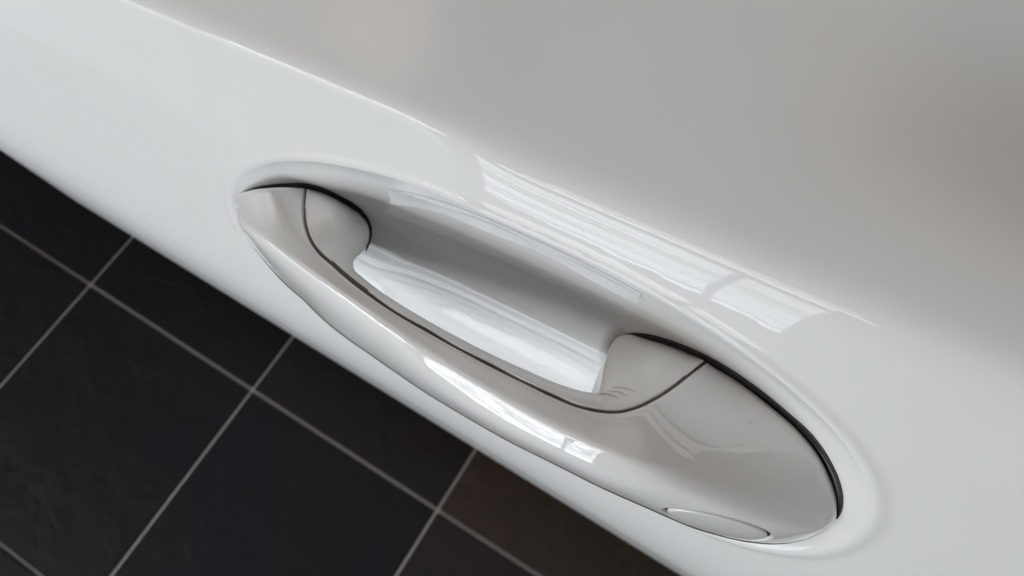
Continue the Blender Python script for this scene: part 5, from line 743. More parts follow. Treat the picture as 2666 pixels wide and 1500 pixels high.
-1900,6802,89577,0,450,500,0,170,500,0,-20,300,31,-61,117,52,-85,121,75,-114,140,95,-141,154,114,-163,161,133,-182,153,138,-181,123,134,-170,91,122,-149,65,99,-122,48,60,-72,27,24,-26,-1,14,-10,-24,-20,-20,-250,20,-40,-350
-1938,6961,89459,0,450,500,0,170,500,0,-20,300,33,-67,128,57,-93,131,81,-124,153,104,-152,168,124,-176,174,144,-196,166,150,-197,139,146,-183,104,131,-162,75,108,-130,54,64,-78,31,26,-29,1,15,-10,-25,-20,-20,-250,20,-40,-350
-1976,7128,89336,0,450,500,0,170,500,0,-20,300,37,-73,137,61,-100,141,88,-134,166,112,-165,182,134,-190,188,155,-210,180,162,-213,157,156,-199,120,142,-173,84,116,-140,61,68,-83,34,29,-31,2,16,-11,-25,-20,-20,-250,20,-40,-350
-2011,7297,89213,0,450,500,0,170,500,0,-20,300,40,-77,145,66,-108,150,94,-144,177,120,-177,196,143,-203,200,166,-227,199,173,-230,177,168,-213,134,150,-185,95,123,-149,66,74,-88,38,30,-33,4,17,-13,-26,-20,-20,-250,20,-40,-350
-2038,7467,89095,0,450,500,0,170,500,0,-20,300,42,-83,154,71,-115,160,99,-153,185,127,-188,206,152,-217,213,176,-243,219,184,-246,196,176,-228,149,159,-197,103,130,-157,73,77,-93,40,32,-36,5,18,-13,-26,-20,-20,-250,20,-40,-350
-2051,7634,88991,0,450,500,0,170,500,0,-20,300,44,-89,164,74,-122,166,104,-161,192,132,-198,212,160,-229,225,184,-261,239,192,-261,213,184,-242,162,166,-208,112,135,-166,77,80,-98,43,33,-37,6,19,-14,-26,-20,-20,-250,20,-40,-350
-2058,7768,88954,2,424,500,1,158,491,1,-22,296,46,-92,167,76,-123,167,107,-164,195,137,-200,212,165,-236,233,191,-267,251,199,-268,223,191,-246,169,171,-212,117,140,-169,80,83,-99,44,34,-38,7,20,-14,-27,-20,-20,-250,20,-40,-350
-2068,7970,88941,7,353,500,4,127,469,3,-28,284,47,-94,172,78,-125,167,110,-166,194,142,-203,212,170,-241,242,198,-274,264,205,-274,232,197,-252,176,176,-215,121,144,-171,82,86,-101,45,35,-38,7,20,-15,-26,-20,-20,-250,20,-40,-350
-2075,8214,88949,14,251,500,8,83,437,5,-36,268,49,-97,178,80,-127,169,113,-167,191,144,-204,210,175,-246,251,203,-281,274,211,-280,241,202,-255,182,181,-219,124,147,-173,83,88,-101,46,36,-39,8,21,-15,-27,-20,-20,-250,20,-40,-350
-2072,8472,88974,21,136,500,13,31,400,9,-46,250,49,-100,186,82,-129,173,114,-166,186,147,-204,207,179,-250,256,207,-286,284,215,-283,249,206,-258,184,184,-219,126,150,-174,84,89,-102,45,37,-39,8,21,-15,-27,-20,-20,-250,20,-40,-350
-2063,8705,89014,29,20,500,17,-20,363,11,-56,232,51,-102,192,83,-129,175,116,-165,183,149,-201,205,182,-250,260,211,-286,290,218,-283,253,209,-255,185,187,-217,126,153,-172,82,91,-100,44,37,-39,8,22,-14,-27,-20,-20,-250,20,-40,-350
-2044,8912,89052,35,-82,500,20,-65,331,14,-64,216,51,-103,194,84,-128,176,118,-162,183,151,-199,203,185,-247,264,214,-285,297,221,-279,257,213,-251,184,190,-213,123,156,-167,80,92,-98,43,38,-38,6,22,-13,-27,-20,-20,-250,20,-40,-350
-2017,9071,89079,38,-154,500,23,-97,308,16,-71,205,51,-102,194,84,-128,176,119,-160,184,152,-197,204,186,-246,267,216,-283,304,223,-277,260,215,-246,182,191,-209,119,157,-163,76,93,-96,41,39,-37,6,22,-12,-28,-20,-20,-250,20,-40,-350
-1983,9159,89086,39,-182,500,24,-110,300,16,-73,200,51,-101,191,85,-125,175,120,-159,187,153,-193,206,188,-243,271,218,-280,310,226,-274,265,216,-239,179,194,-201,113,159,-158,72,94,-93,38,39,-35,5,23,-11,-29,-20,-20,-250,20,-40,-350
-1812,9285,89090,36,-185,500,22,-111,300,14,-74,200,48,-98,183,80,-126,176,114,-164,199,146,-199,220,178,-246,282,207,-285,321,213,-271,261,204,-233,158,184,-194,95,150,-154,60,90,-91,34,37,-34,2,22,-11,-28,-20,-20,-250,20,-40,-350
-1599,9336,89150,32,-186,500,19,-112,300,13,-74,200,42,-94,174,74,-123,174,105,-162,207,136,-199,237,164,-242,288,190,-275,318,196,-254,233,188,-212,124,170,-179,72,140,-145,49,83,-85,28,34,-32,0,21,-10,-28,-20,-20,-250,20,-40,-350
-1370,9350,89241,27,-188,500,17,-112,300,11,-75,200,38,-91,170,66,-118,175,95,-158,212,122,-195,246,147,-230,282,171,-256,297,176,-224,181,170,-190,92,154,-164,57,128,-134,41,75,-79,24,32,-29,-2,19,-9,-28,-20,-20,-250,20,-40,-350
-1149,9364,89336,23,-188,500,14,-113,300,9,-76,200,34,-88,168,59,-115,177,84,-152,213,109,-184,237,130,-210,254,152,-227,246,157,-200,144,153,-174,80,140,-152,51,115,-124,38,69,-73,22,28,-27,-3,18,-7,-27,-20,-20,-250,20,-40,-350
-924,9380,89453,18,-189,500,12,-114,300,7,-76,200,28,-83,158,51,-107,164,73,-141,194,93,-167,209,113,-185,207,132,-199,190,138,-186,133,136,-167,81,123,-144,54,102,-117,40,61,-70,22,25,-24,-4,16,-7,-25,-20,-20,-250,20,-40,-350
-701,9392,89559,15,-190,500,8,-115,300,6,-76,200,23,-76,144,43,-96,144,61,-123,165,80,-146,174,96,-160,164,113,-174,151,120,-169,119,118,-155,83,107,-135,57,89,-110,42,53,-64,22,22,-22,-3,14,-6,-24,-20,-20,-250,20,-40,-350
-479,9408,89636,10,-192,500,6,-115,300,4,-77,200,19,-68,130,34,-84,124,50,-108,138,66,-127,146,80,-141,136,94,-153,123,100,-153,105,100,-143,81,90,-125,59,75,-101,43,45,-59,19,18,-20,-2,12,-6,-21,-20,-20,-250,20,-40,-350
-258,9425,89692,5,-193,500,3,-115,300,3,-77,200,14,-60,115,27,-73,107,39,-93,117,52,-110,123,64,-123,117,76,-132,102,81,-133,89,80,-127,74,73,-112,58,61,-91,42,36,-51,15,16,-17,-3,9,-5,-20,-20,-20,-250,20,-40,-350
-111,9432,89731,2,-193,500,2,-115,300,0,-78,200,12,-54,104,22,-65,95,33,-82,103,43,-97,108,54,-110,105,63,-118,93,69,-118,78,67,-114,67,62,-101,55,52,-82,41,30,-46,13,13,-15,-3,8,-3,-20,-20,-20,-250,20,-40,-350
35,9436,89769,0,-193,500,-1,-116,300,0,-77,200,9,-49,95,19,-58,85,28,-72,91,37,-85,94,46,-97,94,54,-105,86,59,-104,69,58,-100,60,54,-90,50,44,-72,37,27,-40,10,11,-13,-3,7,-3,-17,-20,-20,-250,20,-40,-350
182,9438,89808,-4,-194,500,-2,-116,300,-2,-77,200,7,-43,84,14,-49,73,22,-61,79,28,-73,81,36,-82,82,43,-91,79,46,-90,65,45,-84,51,43,-76,43,35,-61,31,21,-32,7,9,-11,-3,5,-2,-16,-20,-20,-250,20,-40,-350
327,9434,89855,-7,-194,500,-4,-116,300,-2,-78,200,4,-36,72,10,-41,62,15,-49,65,21,-59,68,26,-68,70,31,-74,67,33,-75,59,33,-70,47,31,-61,36,26,-48,21,16,-26,4,6,-8,-4,5,-1,-13,-20,-20,-250,20,-40,-350
434,9406,89948,-9,-194,500,-6,-116,300,-3,-78,200,3,-27,55,7,-31,47,11,-39,49,16,-45,52,19,-52,52,23,-57,52,25,-59,45,25,-54,37,23,-48,26,20,-36,14,12,-19,1,5,-6,-4,3,0,-12,-20,-20,-250,20,-40,-350
539,9377,90041,-11,-194,500,-7,-116,300,-4,-78,200,2,-20,39,5,-21,32,7,-27,34,10,-32,36,13,-36,36,15,-41,35,17,-41,32,17,-38,25,16,-33,16,13,-25,7,8,-13,-1,4,-4,-3,2,0,-10,-20,-20,-250,20,-40,-350
644,9348,90133,-13,-194,500,-9,-117,300,-5,-78,200,1,-11,22,2,-12,19,4,-16,19,5,-18,20,7,-21,20,8,-24,20,8,-24,18,9,-22,13,8,-19,9,7,-15,5,5,-8,0,1,-2,-2,2,0,-6,-20,-20,-250,20,-40,-350
748,9320,90221,-16,-194,500,-9,-117,300,-6,-77,200,-1,-4,6,1,-3,5,0,-5,5,0,-5,5,1,-6,5,0,-6,5,1,-7,4,1,-6,3,0,-6,3,1,-5,1,0,-2,0,0,-1,-1,1,0,-2,-20,-20,-250,20,-40,-350
"""
SEAM_COLS = 5
SEAM = """
-14396,7902,89982,-58,-25,0,-99,3,-80,-3,-48,80,-57,-26,0
-14292,7762,90025,-59,-25,0,-98,4,-80,-4,-47,80,-58,-24,0
-14186,7622,90078,-58,-25,0,-98,4,-80,-3,-47,80,-58,-25,0
-14071,7476,90138,-57,-26,0,-97,2,-80,-2,-48,80,-57,-25,0
-13964,7347,90193,-55,-29,0,-95,0,-80,-1,-49,80,-55,-28,0
-13858,7224,90244,-54,-30,0,-94,-1,-80,-1,-50,80,-54,-29,0
-13762,7114,90290,-53,-30,0,-92,-3,-80,0,-50,80,-53,-31,0
-13658,7002,90336,-51,-33,0,-91,-5,-80,1,-51,80,-51,-32,0
-13562,6903,90377,-49,-35,0,-88,-7,-80,3,-53,80,-49,-35,0
-13447,6792,90424,-46,-37,0,-86,-9,-80,4,-55,80,-46,-37,0
-13336,6691,90467,-44,-38,0,-84,-12,-80,6,-56,80,-44,-38,0
-13214,6588,90512,-42,-41,0,-82,-13,-80,9,-58,80,-42,-41,0
-13100,6498,90553,-39,-43,0,-79,-16,-80,11,-59,80,-39,-43,0
-12974,6406,90596,-36,-45,0,-76,-18,-80,13,-61,80,-36,-45,0
-12854,6324,90637,-33,-47,0,-73,-20,-80,15,-62,80,-33,-46,0
-12723,6242,90678,-30,-49,0,-70,-21,-80,17,-64,80,-30,-48,0
-12603,6173,90714,-26,-50,0,-67,-24,-80,20,-64,80,-26,-51,0
-12468,6105,90749,-22,-53,0,-62,-25,-80,24,-67,80,-23,-52,0
-12337,6046,90779,-19,-54,0,-58,-27,-80,26,-67,80,-19,-54,0
-12205,5993,90808,-15,-54,0,-55,-28,-80,28,-69,80,-16,-54,0
-12060,5942,90836,-13,-55,0,-53,-29,-80,30,-69,80,-12,-55,0
-11913,5897,90865,-8,-57,0,-48,-29,-80,34,-70,80,-8,-57,0
-11741,5857,90896,-4,-58,0,-44,-30,-80,37,-70,80,-4,-58,0
-11575,5824,90924,-3,-58,0,-42,-30,-80,37,-70,80,-3,-58,0
-11390,5788,90954,-4,-57,0,-43,-31,-80,36,-69,80,-4,-57,0
-11200,5747,90983,-5,-56,0,-43,-31,-80,34,-69,80,-4,-56,0
-10991,5703,91014,-4,-57,0,-43,-30,-80,34,-69,80,-4,-57,0
-10799,5663,91042,-4,-57,0,-42,-30,-80,34,-68,80,-4,-57,0
-10596,5624,91071,-3,-57,0,-40,-30,-80,34,-69,80,-3,-56,0
-10374,5585,91105,-2,-57,0,-38,-30,-80,34,-68,80,-2,-57,0
-10117,5544,91145,-1,-56,0,-36,-31,-80,35,-68,80,-1,-56,0
-9880,5511,91182,0,-57,0,-34,-30,-80,34,-68,80,0,-56,0
-9627,5479,91218,1,-57,0,-33,-30,-80,33,-68,80,1,-56,0
-9352,5447,91254,1,-56,0,-31,-30,-80,33,-67,80,1,-56,0
-9031,5417,91295,2,-56,0,-30,-30,-80,34,-68,80,2,-55,0
-8736,5393,91331,3,-55,0,-29,-30,-80,33,-67,80,3,-55,0
-8444,5375,91365,3,-56,0,-27,-30,-80,33,-66,80,3,-56,0
-8137,5360,91395,4,-55,0,-25,-30,-80,32,-66,80,4,-55,0
-7857,5353,91419,4,-55,0,-23,-30,-80,32,-66,80,4,-55,0
-7557,5348,91445,5,-55,0,-22,-29,-80,31,-66,80,5,-55,0
-7279,5345,91471,5,-54,0,-21,-29,-80,30,-66,80,5,-55,0
-6958,5342,91502,5,-54,0,-21,-29,-80,29,-66,80,5,-54,0
-6641,5339,91536,4,-54,0,-19,-28,-80,28,-66,80,5,-54,0
-6302,5338,91576,5,-54,0,-18,-29,-80,26,-65,80,5,-54,0
-5990,5337,91614,5,-53,0,-17,-29,-80,25,-65,80,5,-53,0
-5669,5340,91645,5,-53,0,-16,-28,-80,24,-65,80,5,-54,0
-5386,5346,91665,5,-54,0,-15,-27,-80,23,-65,80,5,-53,0
-5084,5353,91686,5,-53,0,-14,-28,-80,22,-64,80,5,-53,0
-4806,5361,91708,6,-53,0,-13,-27,-80,22,-65,80,5,-52,0
-4509,5371,91734,5,-52,0,-11,-27,-80,20,-65,80,6,-52,0
-4238,5383,91760,5,-52,0,-10,-27,-80,20,-65,80,6,-52,0
-3948,5397,91790,6,-53,0,-9,-26,-80,19,-65,80,5,-52,0
-3679,5410,91817,5,-52,0,-8,-26,-80,18,-65,80,5,-51,0
-3412,5424,91839,5,-51,0,-8,-27,-80,16,-64,80,5,-52,0
-3195,5436,91851,4,-52,0,-7,-26,-80,15,-64,80,5,-52,0
-2981,5448,91861,4,-52,0,-6,-26,-80,15,-64,80,4,-51,0
-2755,5464,91872,6,-51,0,-5,-26,-80,15,-64,80,5,-51,0
-2552,5484,91882,6,-52,0,-3,-25,-80,14,-64,80,7,-51,0
-2349,5505,91891,7,-51,0,-3,-25,-80,15,-64,80,6,-51,0
-2163,5528,91900,7,-51,0,-1,-25,-80,15,-64,80,7,-50,0
-1969,5559,91910,10,-50,0,2,-25,-80,15,-63,80,10,-51,0
-1800,5594,91919,11,-50,0,4,-23,-80,17,-64,80,12,-49,0
-1645,5632,91927,13,-49,0,5,-24,-80,17,-63,80,13,-49,0
-1504,5672,91935,14,-49,0,8,-23,-80,18,-63,80,14,-48,0
-1357,5720,91945,17,-48,0,10,-22,-80,20,-62,80,16,-48,0
-1228,5770,91956,20,-47,0,12,-20,-80,21,-62,80,19,-47,0
-1100,5826,91969,20,-47,0,14,-20,-80,22,-61,80,21,-46,0
-986,5881,91983,22,-45,0,17,-19,-80,23,-60,80,22,-45,0
-870,5946,91997,25,-44,0,20,-16,-80,25,-60,80,25,-43,0
-770,6013,92010,29,-41,0,22,-15,-80,28,-57,80,28,-41,0
-664,6098,92023,31,-39,0,26,-12,-80,29,-55,80,32,-38,0
-570,6187,92034,33,-37,0,28,-10,-80,31,-54,80,34,-36,0
-479,6282,92042,35,-34,0,29,-8,-80,32,-53,80,35,-35,0
-384,6394,92048,37,-33,0,31,-6,-80,33,-52,80,36,-33,0
-290,6520,92047,39,-30,0,33,-4,-80,34,-50,80,39,-30,0
-195,6668,92039,40,-28,0,35,-1,-80,36,-49,80,40,-28,0
-111,6816,92019,42,-27,0,36,1,-80,36,-48,80,41,-27,0
-23,6985,91981,42,-26,0,37,2,-80,36,-48,80,42,-26,0
52,7148,91926,43,-25,0,38,4,-80,37,-46,80,43,-25,0
129,7334,91850,44,-23,0,39,6,-80,37,-47,80,44,-23,0
198,7515,91771,45,-22,0,39,7,-80,38,-46,80,44,-23,0
270,7714,91680,45,-22,0,41,8,-80,38,-46,80,45,-22,0
324,7873,91605,46,-20,0,41,9,-80,39,-45,80,45,-21,0
380,8051,91522,47,-20,0,42,11,-80,38,-46,80,46,-20,0
434,8221,91443,46,-20,0,42,11,-80,39,-47,80,46,-21,0
495,8407,91360,46,-22,0,42,10,-80,39,-49,80,45,-22,0
546,8552,91295,46,-23,0,43,10,-80,37,-50,80,46,-23,0
603,8707,91230,46,-24,0,42,10,-80,38,-51,80,45,-23,0
655,8849,91173,46,-24,0,43,10,-80,37,-52,80,46,-23,0
711,8999,91119,47,-24,0,43,10,-80,37,-51,80,46,-24,0
"""
EDGE_SHADE_COLS = 5
EDGE_SHADE = """
-16448,5746,87894,53,-110,120,8,-48,30,-38,13,-60,-151,51,-240
-16302,5696,87809,52,-109,120,6,-51,30,-37,10,-60,-149,52,-240
-16155,5646,87727,52,-109,120,6,-53,30,-38,7,-60,-146,52,-240
-16000,5596,87650,53,-110,120,6,-54,30,-38,4,-60,-144,52,-240
-15840,5549,87579,53,-111,120,7,-56,30,-38,1,-60,-142,52,-240
-15673,5502,87515,53,-111,120,6,-58,30,-38,-2,-60,-140,52,-240
-15485,5449,87459,52,-110,120,7,-61,30,-38,-4,-60,-139,52,-240
-15278,5393,87411,52,-110,120,6,-63,30,-38,-8,-60,-136,53,-240
-15067,5337,87370,52,-110,120,6,-64,30,-38,-11,-60,-134,53,-240
-14852,5283,87336,52,-110,120,6,-66,30,-38,-14,-60,-131,53,-240
-14700,5246,87309,51,-110,120,6,-68,30,-37,-17,-60,-130,54,-240
-14552,5210,87288,52,-110,120,6,-70,30,-37,-19,-60,-129,54,-240
-14402,5176,87271,52,-110,120,7,-71,30,-36,-19,-60,-127,54,-240
-14254,5144,87257,54,-110,120,8,-70,30,-35,-20,-60,-126,53,-240
-14111,5117,87246,55,-110,120,9,-71,30,-34,-19,-60,-125,52,-240
-13966,5091,87236,55,-110,120,10,-71,30,-33,-19,-60,-124,52,-240
-13821,5067,87227,55,-110,120,11,-71,30,-33,-19,-60,-122,52,-240
-13673,5044,87218,56,-110,120,12,-71,30,-32,-20,-60,-121,52,-240
-13522,5024,87208,57,-110,120,12,-71,30,-31,-20,-60,-120,52,-240
-13368,5003,87198,54,-109,120,12,-71,30,-32,-20,-60,-118,52,-240
-13211,4978,87186,50,-108,120,8,-70,30,-33,-20,-60,-117,51,-240
-13039,4944,87174,46,-108,120,5,-70,30,-33,-19,-60,-115,51,-240
-12870,4905,87162,43,-107,120,4,-69,30,-33,-19,-60,-113,50,-240
-12705,4867,87151,44,-107,120,4,-69,30,-33,-20,-60,-111,51,-240
-12515,4827,87142,44,-107,120,6,-69,30,-32,-20,-60,-110,50,-240
-12283,4780,87137,44,-107,120,6,-69,30,-31,-20,-60,-108,50,-240
-12051,4735,87137,45,-106,120,7,-69,30,-30,-20,-60,-107,49,-240
-11818,4695,87142,46,-106,120,8,-70,30,-28,-19,-60,-105,48,-240
-11575,4659,87155,48,-106,120,9,-69,30,-27,-20,-60,-102,48,-240
-11326,4628,87175,49,-106,120,10,-69,30,-25,-21,-60,-101,49,-240
-11073,4600,87203,48,-106,120,12,-69,30,-25,-20,-60,-99,47,-240
-10815,4572,87240,49,-105,120,12,-69,30,-24,-20,-60,-96,47,-240
-10518,4546,87285,48,-105,120,13,-69,30,-22,-20,-60,-94,47,-240
-10220,4523,87337,48,-105,120,13,-68,30,-22,-20,-60,-91,47,-240
-9920,4500,87397,46,-105,120,13,-68,30,-22,-20,-60,-89,48,-240
-9582,4471,87463,43,-104,120,12,-68,30,-22,-19,-60,-86,47,-240
-9208,4437,87534,42,-103,120,10,-68,30,-20,-19,-60,-83,47,-240
-8836,4402,87610,40,-102,120,10,-67,30,-20,-20,-60,-80,47,-240
-8468,4369,87691,39,-103,120,9,-66,30,-19,-19,-60,-77,46,-240
-8085,4335,87775,37,-102,120,9,-66,30,-18,-19,-60,-74,46,-240
-7702,4301,87861,35,-101,120,9,-66,30,-18,-19,-60,-70,46,-240
-7325,4270,87950,34,-101,120,9,-65,30,-16,-19,-60,-67,46,-240
-6959,4244,88040,33,-100,120,10,-64,30,-16,-19,-60,-64,45,-240
-6624,4225,88130,34,-99,120,9,-65,30,-14,-18,-60,-61,45,-240
-6291,4210,88220,32,-99,120,10,-64,30,-13,-18,-60,-59,45,-240
-5962,4197,88310,31,-99,120,10,-63,30,-13,-19,-60,-56,46,-240
-5626,4185,88398,29,-98,120,9,-64,30,-12,-18,-60,-52,45,-240
-5288,4175,88484,28,-98,120,9,-63,30,-11,-18,-60,-50,45,-240
-4954,4167,88567,27,-97,120,8,-63,30,-10,-18,-60,-47,45,-240
-4624,4161,88646,25,-97,120,8,-62,30,-10,-18,-60,-44,46,-240
-4282,4157,88719,23,-97,120,7,-62,30,-9,-17,-60,-40,45,-240
-3945,4154,88787,22,-95,120,7,-62,30,-8,-17,-60,-38,45,-240
-3613,4157,88849,21,-96,120,7,-62,30,-7,-17,-60,-34,46,-240
-3289,4165,88903,21,-95,120,8,-61,30,-6,-17,-60,-32,45,-240
-2974,4181,88949,20,-95,120,8,-61,30,-5,-17,-60,-29,46,-240
-2662,4202,88987,19,-95,120,7,-61,30,-4,-16,-60,-26,46,-240
-2353,4224,89016,17,-95,120,7,-60,30,-3,-16,-60,-23,46,-240
-2046,4246,89036,15,-95,120,7,-60,30,-3,-16,-60,-20,46,-240
-1742,4269,89048,14,-94,120,5,-61,30,-2,-16,-60,-17,47,-240
-1440,4294,89051,12,-95,120,5,-60,30,-2,-16,-60,-14,47,-240
-1142,4319,89046,9,-95,120,4,-60,30,-1,-16,-60,-11,47,-240
-898,4339,89032,7,-95,120,4,-60,30,-1,-16,-60,-9,48,-240
-656,4359,89012,6,-94,120,3,-61,30,0,-15,-60,-7,47,-240
-416,4382,88985,6,-94,120,3,-60,30,1,-16,-60,-5,48,-240
-194,4409,88953,6,-94,120,4,-60,30,1,-15,-60,-2,47,-240
4,4439,88916,5,-95,120,5,-60,30,2,-15,-60,-1,48,-240
202,4470,88875,5,-94,120,4,-60,30,3,-15,-60,1,48,-240
401,4504,88831,4,-95,120,4,-60,30,3,-15,-60,3,48,-240
585,4536,88783,3,-95,120,4,-60,30,3,-15,-60,5,49,-240
765,4569,88733,3,-95,120,3,-60,30,4,-16,-60,7,49,-240
946,4602,88681,1,-95,120,4,-60,30,4,-15,-60,8,49,-240
1127,4636,88627,1,-95,120,2,-61,30,5,-15,-60,10,50,-240
1309,4670,88572,-1,-96,120,2,-60,30,5,-15,-60,12,50,-240
1491,4704,88515,-2,-96,120,2,-60,30,5,-15,-60,14,50,-240
1673,4738,88458,-3,-96,120,2,-60,30,5,-15,-60,16,50,-240
1856,4773,88401,-4,-97,120,1,-60,30,6,-15,-60,17,50,-240
2039,4806,88345,-5,-96,120,0,-61,30,7,-15,-60,18,50,-240
2221,4839,88289,-6,-96,120,1,-61,30,7,-15,-60,20,51,-240
2403,4875,88235,-6,-97,120,1,-61,30,8,-15,-60,21,51,-240
2583,4911,88183,-6,-97,120,1,-61,30,8,-15,-60,23,51,-240
2763,4947,88134,-7,-97,120,1,-61,30,9,-15,-60,25,52,-240
2940,4986,88088,-6,-97,120,2,-61,30,10,-14,-60,26,52,-240
3114,5029,88046,-4,-96,120,3,-61,30,11,-14,-60,28,52,-240
3284,5077,88008,-4,-96,120,5,-61,30,12,-14,-60,29,53,-240
3454,5128,87974,-3,-96,120,5,-60,30,13,-14,-60,30,53,-240
3624,5181,87945,-4,-96,120,6,-60,30,13,-14,-60,32,53,-240
3783,5230,87920,-4,-96,120,5,-61,30,13,-13,-60,34,53,-240
3934,5276,87900,-5,-96,120,5,-60,30,14,-14,-60,35,54,-240
4082,5323,87886,-4,-96,120,6,-61,30,14,-13,-60,36,55,-240
4228,5372,87877,-3,-97,120,7,-59,30,15,-13,-60,37,54,-240
4402,5433,87875,-3,-96,120,7,-60,30,16,-12,-60,39,55,-240
4573,5497,87880,-3,-96,120,9,-59,30,17,-12,-60,40,56,-240
4740,5564,87892,-1,-95,120,9,-58,30,18,-10,-60,42,56,-240
4919,5641,87912,0,-94,120,10,-56,30,18,-9,-60,44,57,-240
5123,5735,87940,1,-94,120,11,-54,30,18,-7,-60,46,57,-240
5320,5835,87977,2,-93,120,13,-52,30,19,-5,-60,47,57,-240
5507,5943,88024,5,-91,120,14,-50,30,20,-2,-60,49,58,-240
5645,6035,88080,8,-89,120,16,-48,30,20,0,-60,51,58,-240
5763,6121,88146,10,-87,120,17,-46,30,21,2,-60,52,59,-240
5875,6211,88221,12,-86,120,18,-43,30,21,3,-60,53,60,-240
5976,6302,88305,14,-84,120,18,-41,30,21,5,-60,54,60,-240
6041,6365,88396,15,-82,120,19,-39,30,21,7,-60,55,60,-240
6102,6429,88494,16,-80,120,20,-37,30,20,8,-60,56,62,-240
6155,6494,88595,19,-76,120,21,-35,30,20,10,-60,57,62,-240
6200,6559,88699,21,-73,120,21,-31,30,20,11,-60,58,62,-240
6236,6626,88804,24,-70,120,22,-29,30,19,13,-60,58,63,-240
6270,6697,88907,25,-67,120,22,-27,30,18,13,-60,59,64,-240
6301,6771,89006,26,-65,120,21,-26,30,17,15,-60,61,64,-240
6326,6836,89101,25,-65,120,21,-24,30,17,15,-60,61,66,-240
6350,6902,89190,25,-65,120,20,-24,30,16,16,-60,61,66,-240
"""
GASKET_COLS = 13
